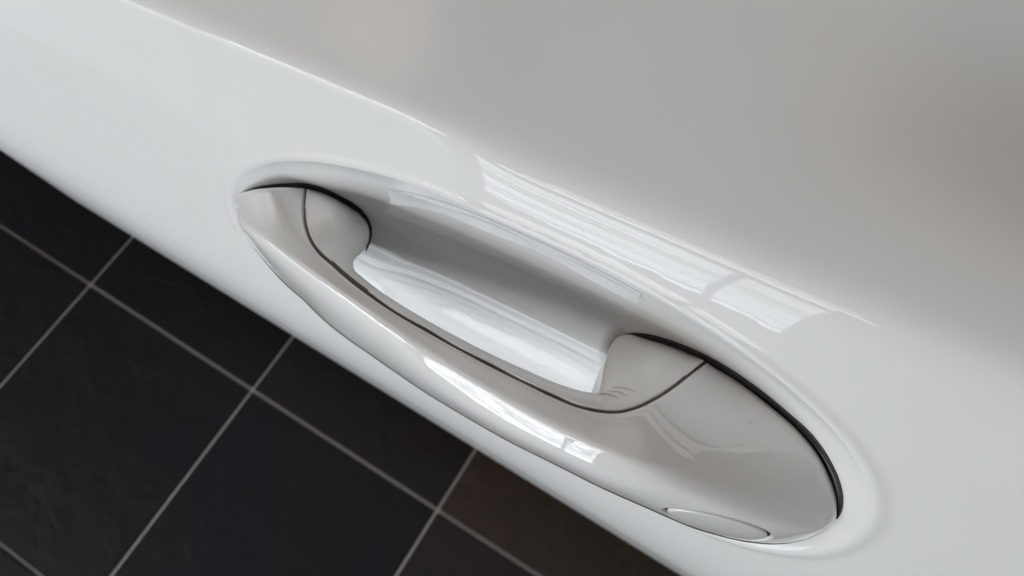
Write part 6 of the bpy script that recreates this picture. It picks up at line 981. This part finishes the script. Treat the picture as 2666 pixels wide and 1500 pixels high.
GASKET = """
-2048,8916,89502,7,-13,22,5,-7,7,5,-2,-10,3,3,-22,5,-5,2,5,-5,0,4,0,-15,4,3,-22,5,-5,2,5,-5,-2,4,0,-12,3,3,-24
-2000,8935,89582,8,-16,26,7,-9,8,5,-2,-13,3,4,-27,6,-7,1,6,-6,-1,5,0,-17,3,4,-28,6,-7,2,6,-5,-3,5,-1,-15,3,5,-30
-1951,8953,89665,8,-19,30,8,-11,9,5,-1,-16,4,4,-33,7,-8,1,6,-7,-1,5,0,-22,4,4,-33,7,-8,2,6,-6,-5,6,-1,-18,3,6,-36
-1903,8970,89748,10,-21,33,8,-13,11,6,-2,-19,4,5,-39,7,-9,1,8,-8,-3,5,0,-25,4,5,-38,8,-9,1,7,-7,-6,5,-1,-21,5,6,-42
-1854,8985,89829,11,-23,37,9,-14,10,6,-3,-22,5,6,-43,8,-10,0,7,-9,-4,6,0,-28,5,6,-44,8,-10,1,7,-8,-7,7,-1,-25,4,7,-47
-1776,9006,89942,13,-28,42,10,-16,13,7,-2,-26,6,7,-51,9,-12,0,10,-10,-4,7,0,-34,5,7,-51,10,-12,1,9,-8,-8,7,-1,-29,6,8,-55
-1661,9029,90085,15,-33,51,12,-20,15,10,-2,-31,7,9,-62,12,-13,1,11,-12,-5,9,1,-41,8,9,-61,12,-14,1,11,-11,-10,9,-1,-35,8,11,-66
-1542,9047,90213,17,-38,60,15,-22,17,11,-3,-37,9,12,-72,14,-16,0,13,-14,-6,11,2,-47,9,11,-72,14,-16,1,13,-12,-11,11,-1,-41,9,13,-77
-1421,9061,90334,18,-39,55,17,-23,14,13,-2,-41,11,11,-77,15,-16,-4,15,-14,-10,12,2,-52,11,10,-76,16,-16,-3,14,-13,-15,14,-1,-44,11,12,-81
-1301,9072,90447,20,-39,51,18,-23,10,14,-2,-44,13,11,-81,17,-17,-7,16,-14,-13,15,2,-56,13,10,-79,17,-17,-6,16,-12,-18,15,-1,-48,13,12,-84
-1157,9081,90568,21,-39,49,19,-23,7,17,-2,-47,15,12,-83,19,-16,-10,18,-15,-16,16,2,-58,16,11,-82,18,-17,-8,18,-13,-21,17,-1,-50,16,12,-86
-1010,9087,90672,23,-39,47,20,-22,6,19,-2,-49,17,12,-84,20,-16,-12,20,-14,-17,18,2,-59,18,11,-83,20,-17,-9,20,-13,-22,19,-1,-51,17,12,-88
-862,9091,90763,24,-39,46,22,-22,5,20,-2,-49,19,12,-85,21,-16,-12,22,-13,-18,20,2,-59,19,11,-84,22,-17,-10,22,-12,-22,20,-1,-52,20,13,-88
-715,9092,90847,25,-38,46,23,-22,4,22,-2,-50,21,13,-85,23,-16,-13,23,-13,-18,22,2,-60,21,12,-83,24,-17,-11,22,-12,-22,23,-1,-53,22,13,-88
-547,9093,90942,25,-39,45,24,-22,2,23,-1,-51,22,13,-87,24,-15,-13,24,-14,-20,23,3,-61,22,12,-85,24,-17,-12,24,-12,-24,23,0,-53,24,13,-89
-343,9090,91046,24,-38,43,23,-22,1,23,0,-53,22,13,-89,23,-15,-16,23,-14,-21,23,3,-63,23,12,-87,23,-16,-13,23,-12,-26,24,0,-55,23,13,-90
-141,9085,91137,23,-38,41,23,-21,-1,22,-1,-54,22,14,-90,23,-15,-17,23,-13,-22,22,3,-65,23,12,-88,23,-16,-14,23,-12,-27,23,0,-56,23,13,-92
60,9078,91218,22,-38,39,22,-21,-2,22,0,-55,23,13,-92,22,-15,-18,22,-12,-23,22,3,-66,23,12,-89,23,-16,-16,22,-11,-27,23,0,-57,23,13,-93
260,9068,91292,21,-37,38,21,-22,-4,22,1,-57,22,14,-93,22,-15,-20,22,-13,-25,22,4,-67,23,12,-91,22,-16,-17,22,-11,-29,22,-1,-59,24,14,-94
443,9057,91356,16,-37,35,16,-20,-7,18,0,-60,18,15,-96,17,-15,-23,17,-12,-28,19,4,-70,18,12,-94,17,-15,-20,18,-12,-31,18,0,-62,19,14,-97
623,9045,91413,10,-36,32,11,-20,-10,13,1,-64,13,15,-99,12,-14,-26,12,-12,-31,13,4,-73,13,13,-96,12,-15,-23,12,-12,-34,13,1,-64,14,14,-100
802,9031,91464,4,-36,28,6,-19,-13,8,2,-66,8,15,-102,7,-13,-29,6,-12,-34,8,5,-75,9,13,-99,6,-15,-25,7,-10,-37,8,0,-67,9,15,-102
980,9016,91508,-2,-35,26,1,-19,-16,3,2,-69,4,16,-104,1,-12,-31,1,-11,-36,3,5,-78,4,14,-101,1,-15,-27,2,-10,-39,2,1,-69,5,15,-104
1184,8996,91552,-6,-34,24,-5,-18,-18,-1,3,-71,0,17,-107,-4,-13,-33,-3,-10,-38,-1,6,-79,-1,14,-103,-3,-14,-29,-4,-10,-41,-2,2,-70,0,15,-106
1450,8968,91594,-11,-34,22,-8,-17,-19,-5,4,-72,-2,17,-108,-7,-12,-34,-7,-10,-39,-5,7,-80,-3,15,-104,-8,-14,-31,-6,-9,-41,-6,2,-71,-3,16,-107
1714,8936,91622,-15,-33,22,-12,-17,-20,-7,5,-72,-6,18,-109,-11,-11,-34,-10,-9,-39,-8,6,-81,-6,16,-104,-11,-13,-31,-11,-8,-42,-8,2,-71,-7,16,-107
1976,8900,91641,-19,-32,21,-15,-16,-19,-11,5,-73,-8,19,-108,-15,-10,-34,-14,-9,-40,-11,8,-80,-8,16,-104,-15,-12,-31,-15,-8,-42,-12,3,-71,-9,17,-107
2236,8861,91655,-23,-31,21,-19,-15,-19,-14,5,-73,-11,20,-108,-18,-10,-34,-18,-8,-40,-13,9,-80,-12,17,-104,-19,-12,-31,-17,-7,-41,-16,4,-71,-12,18,-107
2508,8815,91666,-26,-31,21,-21,-14,-19,-16,6,-73,-12,20,-108,-20,-9,-35,-19,-7,-39,-15,9,-81,-13,17,-104,-21,-10,-31,-20,-7,-41,-17,5,-72,-13,18,-106
2782,8763,91670,-28,-30,22,-23,-13,-20,-16,6,-73,-13,21,-108,-22,-9,-35,-21,-6,-40,-16,9,-80,-14,18,-105,-22,-10,-30,-22,-6,-42,-18,5,-71,-14,18,-107
3054,8706,91671,-30,-29,21,-25,-13,-20,-18,8,-73,-13,20,-109,-23,-8,-34,-23,-5,-40,-17,9,-81,-15,19,-104,-24,-10,-31,-23,-5,-42,-19,5,-72,-15,19,-106
3323,8644,91672,-33,-28,21,-26,-12,-21,-19,8,-73,-14,21,-109,-24,-7,-35,-24,-6,-40,-19,11,-82,-15,18,-104,-26,-8,-31,-24,-5,-43,-21,6,-71,-16,19,-108
3576,8580,91677,-34,-27,20,-28,-12,-21,-19,8,-75,-15,22,-109,-26,-7,-36,-25,-4,-40,-19,10,-82,-16,20,-106,-27,-8,-31,-25,-5,-43,-22,7,-72,-16,20,-108
3787,8521,91697,-35,-26,18,-28,-11,-23,-20,8,-76,-14,22,-111,-26,-6,-37,-26,-4,-42,-19,11,-84,-15,20,-107,-28,-8,-33,-26,-4,-44,-21,7,-74,-17,20,-109
3995,8459,91723,-36,-26,16,-28,-10,-25,-20,9,-78,-13,22,-113,-27,-5,-40,-26,-4,-44,-19,12,-85,-15,19,-109,-28,-7,-35,-26,-3,-46,-22,7,-76,-16,20,-110
4201,8394,91737,-37,-25,15,-29,-10,-26,-19,9,-80,-13,23,-114,-27,-5,-41,-26,-4,-46,-19,12,-86,-15,20,-110,-29,-7,-36,-26,-3,-47,-22,8,-77,-16,20,-112
4405,8326,91722,-37,-25,16,-30,-10,-26,-19,10,-78,-13,22,-114,-28,-4,-40,-26,-3,-45,-19,12,-86,-15,20,-109,-29,-7,-36,-26,-2,-47,-22,7,-76,-16,21,-111
4591,8261,91675,-39,-25,19,-30,-10,-22,-20,10,-75,-12,22,-111,-28,-4,-37,-27,-3,-42,-19,12,-83,-15,20,-107,-29,-6,-33,-27,-2,-44,-21,8,-73,-16,20,-110
4768,8195,91611,-40,-25,25,-30,-10,-17,-20,10,-70,-13,22,-106,-28,-4,-32,-28,-3,-38,-19,12,-79,-14,21,-102,-30,-6,-29,-27,-2,-40,-22,9,-70,-15,21,-105
4945,8124,91533,-41,-24,31,-32,-10,-11,-20,10,-65,-13,22,-100,-29,-4,-27,-28,-3,-32,-19,13,-74,-14,21,-97,-30,-6,-24,-28,-1,-36,-21,9,-65,-15,22,-101
5119,8049,91442,-42,-24,37,-32,-9,-5,-21,9,-59,-13,22,-95,-30,-4,-21,-28,-1,-27,-19,12,-69,-15,21,-92,-30,-5,-19,-28,0,-31,-22,9,-61,-14,22,-96
5283,7973,91345,-43,-24,42,-33,-9,-1,-20,9,-54,-13,22,-90,-30,-3,-18,-28,-2,-22,-20,13,-65,-14,21,-89,-30,-5,-15,-28,0,-27,-22,10,-57,-14,22,-93
5407,7912,91269,-42,-25,43,-32,-10,2,-19,9,-53,-11,21,-88,-28,-4,-16,-27,-3,-21,-18,12,-63,-12,20,-87,-29,-5,-14,-27,-1,-25,-20,10,-56,-12,21,-91
5530,7847,91188,-41,-25,45,-31,-10,3,-18,7,-51,-9,20,-87,-27,-5,-14,-26,-3,-20,-16,11,-62,-10,19,-86,-28,-6,-13,-25,-1,-24,-18,8,-54,-10,21,-91
5650,7780,91101,-39,-26,46,-30,-11,4,-16,6,-50,-8,19,-86,-26,-6,-13,-24,-4,-19,-14,10,-61,-9,18,-85,-27,-6,-11,-23,-3,-24,-17,8,-53,-8,19,-90
5768,7709,91002,-39,-26,47,-29,-13,6,-14,6,-49,-7,17,-84,-24,-6,-12,-23,-5,-17,-13,9,-60,-7,17,-83,-25,-8,-11,-22,-3,-22,-15,7,-53,-6,18,-88
5860,7649,90912,-37,-28,49,-27,-13,7,-13,4,-48,-4,16,-84,-23,-7,-10,-21,-6,-17,-11,7,-58,-5,16,-83,-23,-9,-10,-20,-4,-21,-14,5,-52,-4,17,-87
5939,7595,90833,-35,-29,49,-25,-15,7,-12,3,-46,-2,15,-83,-21,-9,-11,-19,-8,-16,-9,7,-58,-3,14,-82,-21,-10,-9,-18,-6,-21,-11,4,-51,-2,15,-87
6016,7538,90749,-34,-29,50,-23,-16,8,-9,1,-47,0,13,-82,-19,-10,-10,-18,-9,-15,-6,5,-58,-1,12,-81,-20,-11,-9,-16,-7,-20,-9,2,-51,0,14,-86
6090,7480,90657,-33,-30,51,-21,-18,8,-7,0,-46,1,11,-82,-17,-12,-9,-15,-10,-15,-5,3,-57,1,11,-81,-17,-13,-8,-14,-8,-20,-7,0,-50,2,12,-86
6157,7421,90555,-30,-32,52,-20,-18,9,-6,-2,-46,4,9,-81,-16,-13,-8,-13,-11,-15,-3,1,-56,3,9,-80,-16,-14,-8,-13,-10,-19,-5,-1,-50,4,10,-85
6215,7366,90458,-32,-30,55,-21,-18,12,-6,-1,-42,3,10,-78,-16,-13,-5,-15,-10,-11,-4,2,-53,2,9,-77,-16,-13,-4,-13,-9,-17,-6,0,-46,3,11,-82
6270,7309,90355,-33,-30,58,-21,-16,16,-7,-1,-38,2,11,-74,-17,-12,-2,-15,-9,-7,-5,3,-50,2,10,-74,-17,-12,0,-15,-8,-13,-6,1,-43,3,11,-79
6320,7251,90245,-33,-29,62,-22,-16,20,-8,1,-34,2,11,-70,-17,-10,2,-16,-9,-3,-5,4,-46,1,11,-70,-17,-11,3,-15,-7,-9,-7,1,-39,3,13,-75
6361,7193,90128,-32,-27,63,-21,-15,23,-8,2,-29,2,11,-64,-17,-9,5,-16,-8,1,-5,4,-41,1,11,-64,-17,-9,7,-14,-6,-5,-7,2,-34,3,12,-69
6384,7150,90038,-29,-23,57,-20,-12,22,-7,1,-25,1,11,-56,-16,-8,7,-14,-7,1,-5,5,-35,1,10,-55,-16,-8,7,-13,-5,-3,-6,2,-29,1,11,-60
6395,7122,89974,-26,-20,52,-18,-11,19,-7,2,-21,1,9,-48,-14,-7,6,-13,-5,2,-5,4,-30,0,9,-48,-14,-7,6,-12,-4,-2,-6,2,-25,1,11,-53
6404,7093,89909,-23,-17,45,-16,-9,18,-6,2,-17,0,8,-41,-12,-6,6,-12,-4,2,-4,4,-25,0,8,-41,-13,-6,6,-10,-3,-1,-6,2,-22,1,10,-44
6411,7064,89844,-19,-14,39,-13,-7,16,-6,2,-14,0,7,-34,-11,-5,6,-10,-3,3,-4,4,-21,0,7,-33,-11,-5,6,-9,-2,-1,-5,2,-17,0,8,-37
6420,7034,89782,-17,-11,32,-11,-5,14,-5,2,-11,0,6,-26,-9,-3,5,-9,-2,3,-3,3,-15,-1,6,-27,-9,-3,6,-8,-1,0,-4,2,-13,0,7,-29
"""
GASKET_FRONT_COLS = 13
GASKET_FRONT = """
-16919,6815,89163,18,-5,17,11,-3,6,1,2,-8,-5,4,-18,8,-1,1,7,-1,0,-1,3,-12,-5,4,-18,7,-1,1,6,-1,-2,0,2,-9,-6,5,-20
-16823,6879,89237,21,-8,19,12,-3,6,0,1,-12,-7,4,-23,8,-2,0,7,-1,-2,-2,2,-16,-7,5,-23,8,-2,0,6,-1,-4,-1,1,-14,-8,5,-25
-16726,6941,89315,24,-9,22,14,-5,5,-1,1,-15,-9,5,-29,9,-3,-1,7,-2,-4,-4,2,-20,-9,5,-29,9,-3,-1,6,-2,-6,-2,2,-17,-11,5,-31
-16628,7002,89391,27,-11,24,15,-6,6,-1,1,-19,-12,5,-34,9,-4,-3,8,-3,-5,-5,2,-24,-12,6,-35,10,-4,-2,6,-3,-8,-3,2,-21,-13,6,-37
-16525,7064,89463,30,-13,26,16,-7,5,-2,0,-22,-15,6,-40,10,-5,-4,8,-4,-6,-6,3,-28,-14,5,-40,10,-4,-4,6,-3,-9,-4,1,-25,-16,6,-43
-16374,7151,89546,33,-16,29,17,-9,5,-3,1,-26,-18,6,-47,11,-6,-6,8,-5,-9,-8,3,-33,-17,6,-47,10,-6,-5,6,-4,-12,-5,1,-29,-20,7,-51
-16223,7233,89613,35,-18,31,18,-10,4,-5,1,-30,-20,7,-53,10,-7,-7,8,-6,-11,-10,2,-38,-20,7,-53,11,-7,-7,6,-4,-14,-7,1,-33,-22,7,-57
-16073,7313,89671,38,-20,33,18,-11,4,-7,0,-34,-22,8,-59,10,-8,-8,8,-6,-13,-12,2,-42,-22,7,-58,11,-8,-8,5,-5,-16,-8,1,-37,-24,8,-62
-15914,7393,89733,38,-21,34,18,-12,3,-8,0,-37,-25,8,-63,10,-9,-10,7,-7,-15,-13,3,-45,-24,7,-63,11,-9,-9,4,-5,-18,-9,0,-41,-27,9,-66
-15726,7484,89806,37,-22,32,16,-14,1,-10,0,-39,-27,7,-67,8,-9,-12,5,-8,-16,-15,2,-48,-27,7,-66,9,-9,-12,2,-7,-20,-11,0,-43,-29,8,-70
-15536,7571,89872,34,-23,32,14,-14,-1,-12,-1,-41,-29,7,-69,6,-10,-14,3,-8,-18,-17,1,-49,-28,7,-68,6,-11,-13,1,-7,-22,-13,-1,-44,-31,8,-72
-15346,7654,89935,32,-24,30,13,-15,-2,-14,-1,-43,-32,7,-71,4,-11,-15,1,-9,-19,-19,1,-52,-30,7,-70,4,-11,-14,-1,-8,-23,-15,-1,-46,-33,7,-74
-15155,7734,89996,31,-26,30,11,-15,-3,-16,-2,-46,-33,7,-74,2,-11,-17,0,-10,-21,-21,1,-54,-33,7,-74,3,-12,-15,-2,-8,-25,-17,-2,-48,-35,8,-78
-14961,7811,90062,33,-28,32,11,-16,-4,-17,-1,-50,-36,8,-80,3,-11,-18,-1,-11,-23,-23,2,-59,-35,7,-79,4,-12,-17,-3,-9,-27,-19,-1,-53,-37,9,-82
-14766,7884,90126,35,-29,33,12,-18,-5,-19,-1,-54,-39,10,-87,2,-12,-20,-1,-11,-26,-24,2,-64,-38,9,-85,4,-13,-19,-4,-9,-29,-19,-1,-57,-40,9,-90
-14576,7953,90172,36,-32,35,12,-17,-6,-20,-1,-59,-41,11,-93,2,-13,-22,-1,-11,-27,-26,2,-68,-40,10,-92,4,-14,-20,-4,-9,-31,-21,-1,-61,-42,11,-95
-14402,8015,90185,37,-33,36,11,-18,-7,-20,0,-60,-42,11,-97,2,-13,-23,-1,-11,-28,-26,3,-71,-41,10,-94,4,-14,-21,-4,-10,-33,-21,0,-62,-42,11,-99
-14245,8070,90168,36,-32,35,12,-19,-7,-20,0,-61,-41,12,-96,2,-13,-23,-1,-11,-29,-26,2,-71,-40,11,-94,3,-14,-21,-3,-10,-33,-21,0,-63,-41,11,-98
-14095,8122,90128,36,-32,36,12,-19,-7,-19,0,-59,-40,12,-96,2,-13,-23,-1,-11,-28,-25,2,-70,-38,11,-93,3,-14,-21,-3,-10,-32,-20,0,-62,-41,11,-98
-13949,8171,90076,36,-32,36,12,-19,-6,-18,0,-59,-39,11,-95,2,-13,-22,0,-11,-28,-24,3,-69,-38,10,-92,4,-14,-21,-3,-10,-31,-19,0,-62,-40,11,-96
-13801,8218,90016,35,-33,36,11,-18,-6,-18,-1,-58,-39,11,-95,2,-13,-21,-1,-12,-28,-24,2,-69,-37,10,-92,3,-14,-20,-3,-10,-32,-19,-1,-60,-40,11,-97
-13653,8263,89941,33,-33,36,10,-19,-5,-20,-2,-59,-39,11,-93,1,-14,-22,-2,-13,-27,-25,2,-68,-37,9,-92,2,-15,-20,-4,-11,-31,-21,-1,-60,-39,10,-96
-13508,8305,89856,31,-34,36,9,-20,-5,-20,-2,-58,-40,9,-93,0,-14,-21,-3,-13,-27,-26,1,-68,-38,8,-91,1,-15,-19,-5,-12,-31,-21,-2,-60,-41,9,-95
-13364,8343,89764,30,-35,37,7,-20,-5,-21,-3,-57,-40,9,-92,-1,-16,-21,-4,-13,-26,-27,0,-67,-39,7,-90,0,-16,-19,-6,-12,-30,-22,-3,-60,-41,9,-94
-13224,8377,89677,29,-35,37,6,-22,-4,-22,-3,-56,-40,8,-92,-3,-16,-20,-5,-15,-25,-27,0,-66,-40,7,-90,-1,-17,-18,-7,-13,-30,-23,-3,-58,-42,8,-94
-13083,8408,89596,27,-36,38,5,-22,-3,-22,-4,-55,-42,7,-91,-3,-16,-19,-7,-15,-25,-28,-1,-66,-40,6,-89,-3,-18,-17,-8,-13,-29,-24,-4,-58,-43,7,-93
-12944,8436,89508,25,-37,39,4,-23,-1,-23,-5,-55,-43,7,-90,-4,-17,-18,-8,-16,-24,-29,-1,-65,-41,5,-88,-3,-18,-17,-10,-14,-27,-25,-5,-58,-43,7,-92
-12816,8457,89399,25,-37,41,3,-24,0,-25,-5,-53,-42,6,-89,-6,-18,-16,-8,-16,-23,-30,-2,-63,-42,5,-87,-4,-19,-16,-11,-15,-26,-26,-5,-56,-43,6,-92
-12716,8469,89284,23,-38,43,3,-24,2,-25,-6,-52,-43,6,-87,-6,-18,-15,-9,-17,-21,-30,-3,-62,-42,5,-85,-5,-19,-13,-11,-16,-26,-27,-6,-54,-44,6,-90
-12629,8476,89170,23,-38,45,2,-24,3,-25,-7,-50,-43,5,-85,-7,-19,-13,-9,-17,-19,-31,-3,-60,-42,4,-84,-6,-20,-12,-11,-15,-23,-27,-6,-53,-44,5,-88
-12547,8478,89044,21,-38,47,1,-25,5,-25,-7,-48,-43,4,-83,-7,-19,-11,-10,-17,-17,-30,-4,-59,-42,3,-81,-6,-19,-10,-13,-17,-22,-26,-6,-50,-45,5,-86
-12477,8473,88903,21,-39,48,0,-25,7,-25,-7,-45,-42,4,-80,-7,-20,-9,-11,-17,-15,-30,-5,-56,-41,3,-79,-7,-20,-8,-13,-16,-19,-26,-7,-49,-44,4,-83
-12423,8460,88757,20,-38,49,0,-25,9,-25,-8,-42,-41,4,-76,-8,-20,-8,-10,-18,-12,-30,-4,-52,-41,2,-75,-7,-20,-6,-13,-16,-17,-26,-7,-46,-44,3,-79
-12375,8440,88603,18,-37,50,0,-24,11,-24,-8,-38,-41,2,-72,-8,-19,-5,-11,-17,-10,-29,-5,-48,-40,2,-71,-8,-20,-3,-12,-16,-14,-26,-8,-42,-43,3,-75
-12336,8413,88441,17,-36,51,-1,-24,14,-24,-8,-35,-39,2,-67,-8,-19,-2,-10,-17,-7,-29,-5,-44,-39,1,-66,-7,-19,0,-13,-16,-11,-25,-8,-38,-41,3,-70
-12310,8377,88275,16,-35,51,0,-23,16,-23,-8,-30,-37,1,-61,-8,-18,1,-10,-17,-4,-27,-5,-40,-37,1,-60,-8,-19,1,-12,-15,-8,-25,-7,-34,-39,2,-65
-12298,8329,88105,15,-33,51,-1,-21,17,-21,-8,-26,-35,2,-54,-8,-17,4,-10,-16,-2,-25,-5,-35,-35,1,-53,-7,-17,3,-12,-14,-5,-24,-7,-30,-37,2,-58
-12299,8269,87929,13,-29,48,-1,-19,18,-20,-6,-21,-32,1,-46,-7,-15,5,-9,-14,1,-24,-4,-29,-32,1,-46,-7,-15,5,-11,-12,-3,-22,-6,-24,-33,2,-51
-12310,8201,87752,11,-24,44,-2,-17,18,-18,-5,-16,-28,1,-38,-7,-12,7,-8,-12,3,-21,-3,-24,-28,1,-38,-7,-13,7,-11,-10,-1,-19,-5,-19,-30,2,-42
-12328,8128,87580,8,-20,40,-2,-13,18,-15,-4,-12,-24,1,-30,-7,-10,7,-7,-9,5,-19,-2,-18,-24,1,-30,-6,-10,8,-9,-8,1,-17,-4,-14,-26,3,-34
-12356,8053,87418,7,-16,35,-2,-11,16,-13,-3,-9,-20,2,-24,-6,-9,8,-6,-7,5,-16,-1,-14,-20,1,-24,-5,-8,8,-8,-6,3,-14,-3,-11,-22,2,-27
-12395,7972,87257,5,-12,29,-1,-8,14,-11,-2,-6,-16,2,-18,-4,-6,8,-5,-6,5,-13,0,-9,-16,1,-19,-4,-6,8,-6,-4,3,-12,-2,-7,-17,2,-21
-12438,7888,87099,4,-8,23,-1,-6,12,-8,0,-3,-12,1,-12,-3,-3,7,-4,-4,5,-9,0,-5,-12,2,-12,-3,-4,7,-4,-2,3,-9,-1,-4,-12,2,-14
-12477,7802,86945,3,-5,19,0,-2,10,-5,0,0,-8,2,-7,-2,-1,7,-2,-2,6,-6,1,-3,-8,3,-7,-2,-2,7,-3,-1,5,-5,1,-1,-9,2,-8
"""

shell = refine(refine(read_net(SHELL, SHELL_COLS), 0, 7), 1, 7)
su, sv = shell.shape[:2]
# oval key-lock cover pressed into the outer face near the rear end
cx, cd, ra, rb = .0345, .2482, .0160, .0119     # the oval leans with the handle by 0.14
ex = np.sqrt(((shell[..., 0] - cx) / ra) ** 2 + ((H - shell[..., 2] - cd - .14 * (shell[..., 0] - cx)) / rb) ** 2)
facing = shell[..., 1] < .0600
dist = (ex - 1) * .0095
sink = .0020 * sstep(.00035, -.00035, dist) * facing
du = np.gradient(shell, axis=0); dv = np.gradient(shell, axis=1)
nr = np.cross(du, dv); nr /= np.linalg.norm(nr, axis=-1, keepdims=True) + 1e-12
if nr[su // 2, sv // 2, 2] < 0: nr = -nr
near = (ex < 1.5) & facing
src, srn = shell[near], nr[near]
shell = shell - nr * sink[..., None]
handle = mesh_obj('handle', shell.reshape(-1, 3), grid_faces(su, sv, True).tolist(), M_SHELL, door)
tag(handle, 'painted pull handle bridging the oval cup')
# the cover itself: a separate oval plate with a rolled rim, sitting in the pocket
def oval_point(r_, an):
    tx = cx + ra * r_ * math.cos(an)
    td = cd + rb * r_ * math.sin(an) + .14 * (tx - cx)
    w = (src[:, 0] - tx) ** 2 + (H - src[:, 2] - td) ** 2
    ii = np.argpartition(w, 12)[:12]
    ww = 1 / (w[ii] + 4e-8); ww /= ww.sum()
    A_ = np.c_[np.ones(12), src[ii, 0] - tx, H - src[ii, 2] - td]      # plane through the neighbours keeps the patch smooth
    yy = np.linalg.lstsq(A_ * np.sqrt(ww)[:, None], src[ii, 1] * np.sqrt(ww), rcond=None)[0][0]
    return np.array((tx, yy, H - td)), (srn[ii] * ww[:, None]).sum(0)


def oval_part(name, rings, drop, mat):
    NT, cv = 120, []
    for r_, dp in zip(rings, drop):
        for k in range(NT):
            p_, n_ = oval_point(r_, 2 * math.pi * k / NT)
            cv.append(p_ + n_ * (.0001 - dp))
    cf = [(r_ * NT + k, (r_ + 1) * NT + k, (r_ + 1) * NT + (k + 1) % NT, r_ * NT + (k + 1) % NT)
          for r_ in range(len(rings) - 1) for k in range(NT)]
    return mesh_obj(name, np.array(cv), cf, mat, handle)


cap = oval_part('key_cover', [0, .2, .4, .55, .7, .8, .86, .905, .92, .932, .937, .937],
                [0, 0, 0, 0, 0, 0, 0, .00004, .00014, .0003, .0007, .0020], M_SHELL)
tag(cap, 'oval key lock cover near the rear end of the handle')
seal = oval_part('cover_seal', [.90, .935, .97, 1.0, 1.02], [.0012, .0009, .0008, .0010, .0016], M_SEAL)
tag(seal, 'dark seal ring round the oval cover')

grip = refine(refine(read_net(GRIP, GRIP_COLS), 0, 4), 1, 3)
gobj = mesh_obj('grip_backing', grip.reshape(-1, 3), grid_faces(*grip.shape[:2], True).tolist(), M_GRIP, handle)
tag(gobj, 'satin white inner grip half behind the dark seam')

seam = refine(read_net(SEAM, SEAM_COLS), 0, 3)
sobj = mesh_obj('seam_strip', seam.reshape(-1, 3), grid_faces(*seam.shape[:2], True).tolist(), M_SEAM, handle)
tag(sobj, 'dark brown seam between outer shell and grip')

edge_shade = refine(read_net(EDGE_SHADE, EDGE_SHADE_COLS), 0, 3)  # ribbon added to draw the dark shaded contour under the handle
jobj = mesh_obj('edge_shade_ribbon', edge_shade.reshape(-1, 3), grid_faces(*edge_shade.shape[:2], True).tolist(), M_EDGE_SHADE, handle)
tag(jobj, 'thin grey ribbon drawn as the shaded lower edge of the handle')

for nm, txt, cols in (('gasket', GASKET, GASKET_COLS), ('gasket', GASKET_FRONT, GASKET_FRONT_COLS)):
    g = refine(refine(read_net(txt, cols), 0, 3), 1, 2)
    go = mesh_obj(nm, g.reshape(-1, 3), grid_faces(*g.shape[:2], True).tolist(), M_RUBBER, handle)
    tag(go, 'black rubber gasket between handle and cup')

# three small moulded ribs where the rear grip foot starts
RIBS = [[(-1500, 6164, 91935), (-1295, 6266, 91916), (-1041, 6317, 91940), (-839, 6288, 91990)],
        [(-1351, 6325, 91885), (-1117, 6469, 91875), (-842, 6522, 91930), (-605, 6493, 92002)],
        [(-1269, 6519, 91819), (-1014, 6668, 91835), (-704, 6746, 91919), (-427, 6706, 92014)]]
for pts in RIBS:
    c = refine(np.array(pts, float)[:, None] * 1e-5, 0, 8)[:, 0]
    n = len(c); v = []
    for k in range(n):
        t = c[min(k + 1, n - 1)] - c[max(k - 1, 0)]; t /= np.linalg.norm(t)
        a = np.cross(t, (0, 0, 1)); a /= np.linalg.norm(a); b_ = np.cross(a, t)
        rr = .00062 * math.sin(math.pi * (k + .6) / (n + .2)) ** .5
        for s in range(8):
            an = 2 * math.pi * s / 8
            v.append(c[k] + a * rr * math.cos(an) + b_ * rr * math.sin(an) * .8)
    f = [(k * 8 + s, k * 8 + (s + 1) % 8, (k + 1) * 8 + (s + 1) % 8, (k + 1) * 8 + s) for k in range(n - 1) for s in range(8)]
    f += [tuple(range(8)), tuple(range((n - 1) * 8, n * 8))[::-1]]
    mesh_obj('rib', np.array(v), f, M_GRIP, handle)
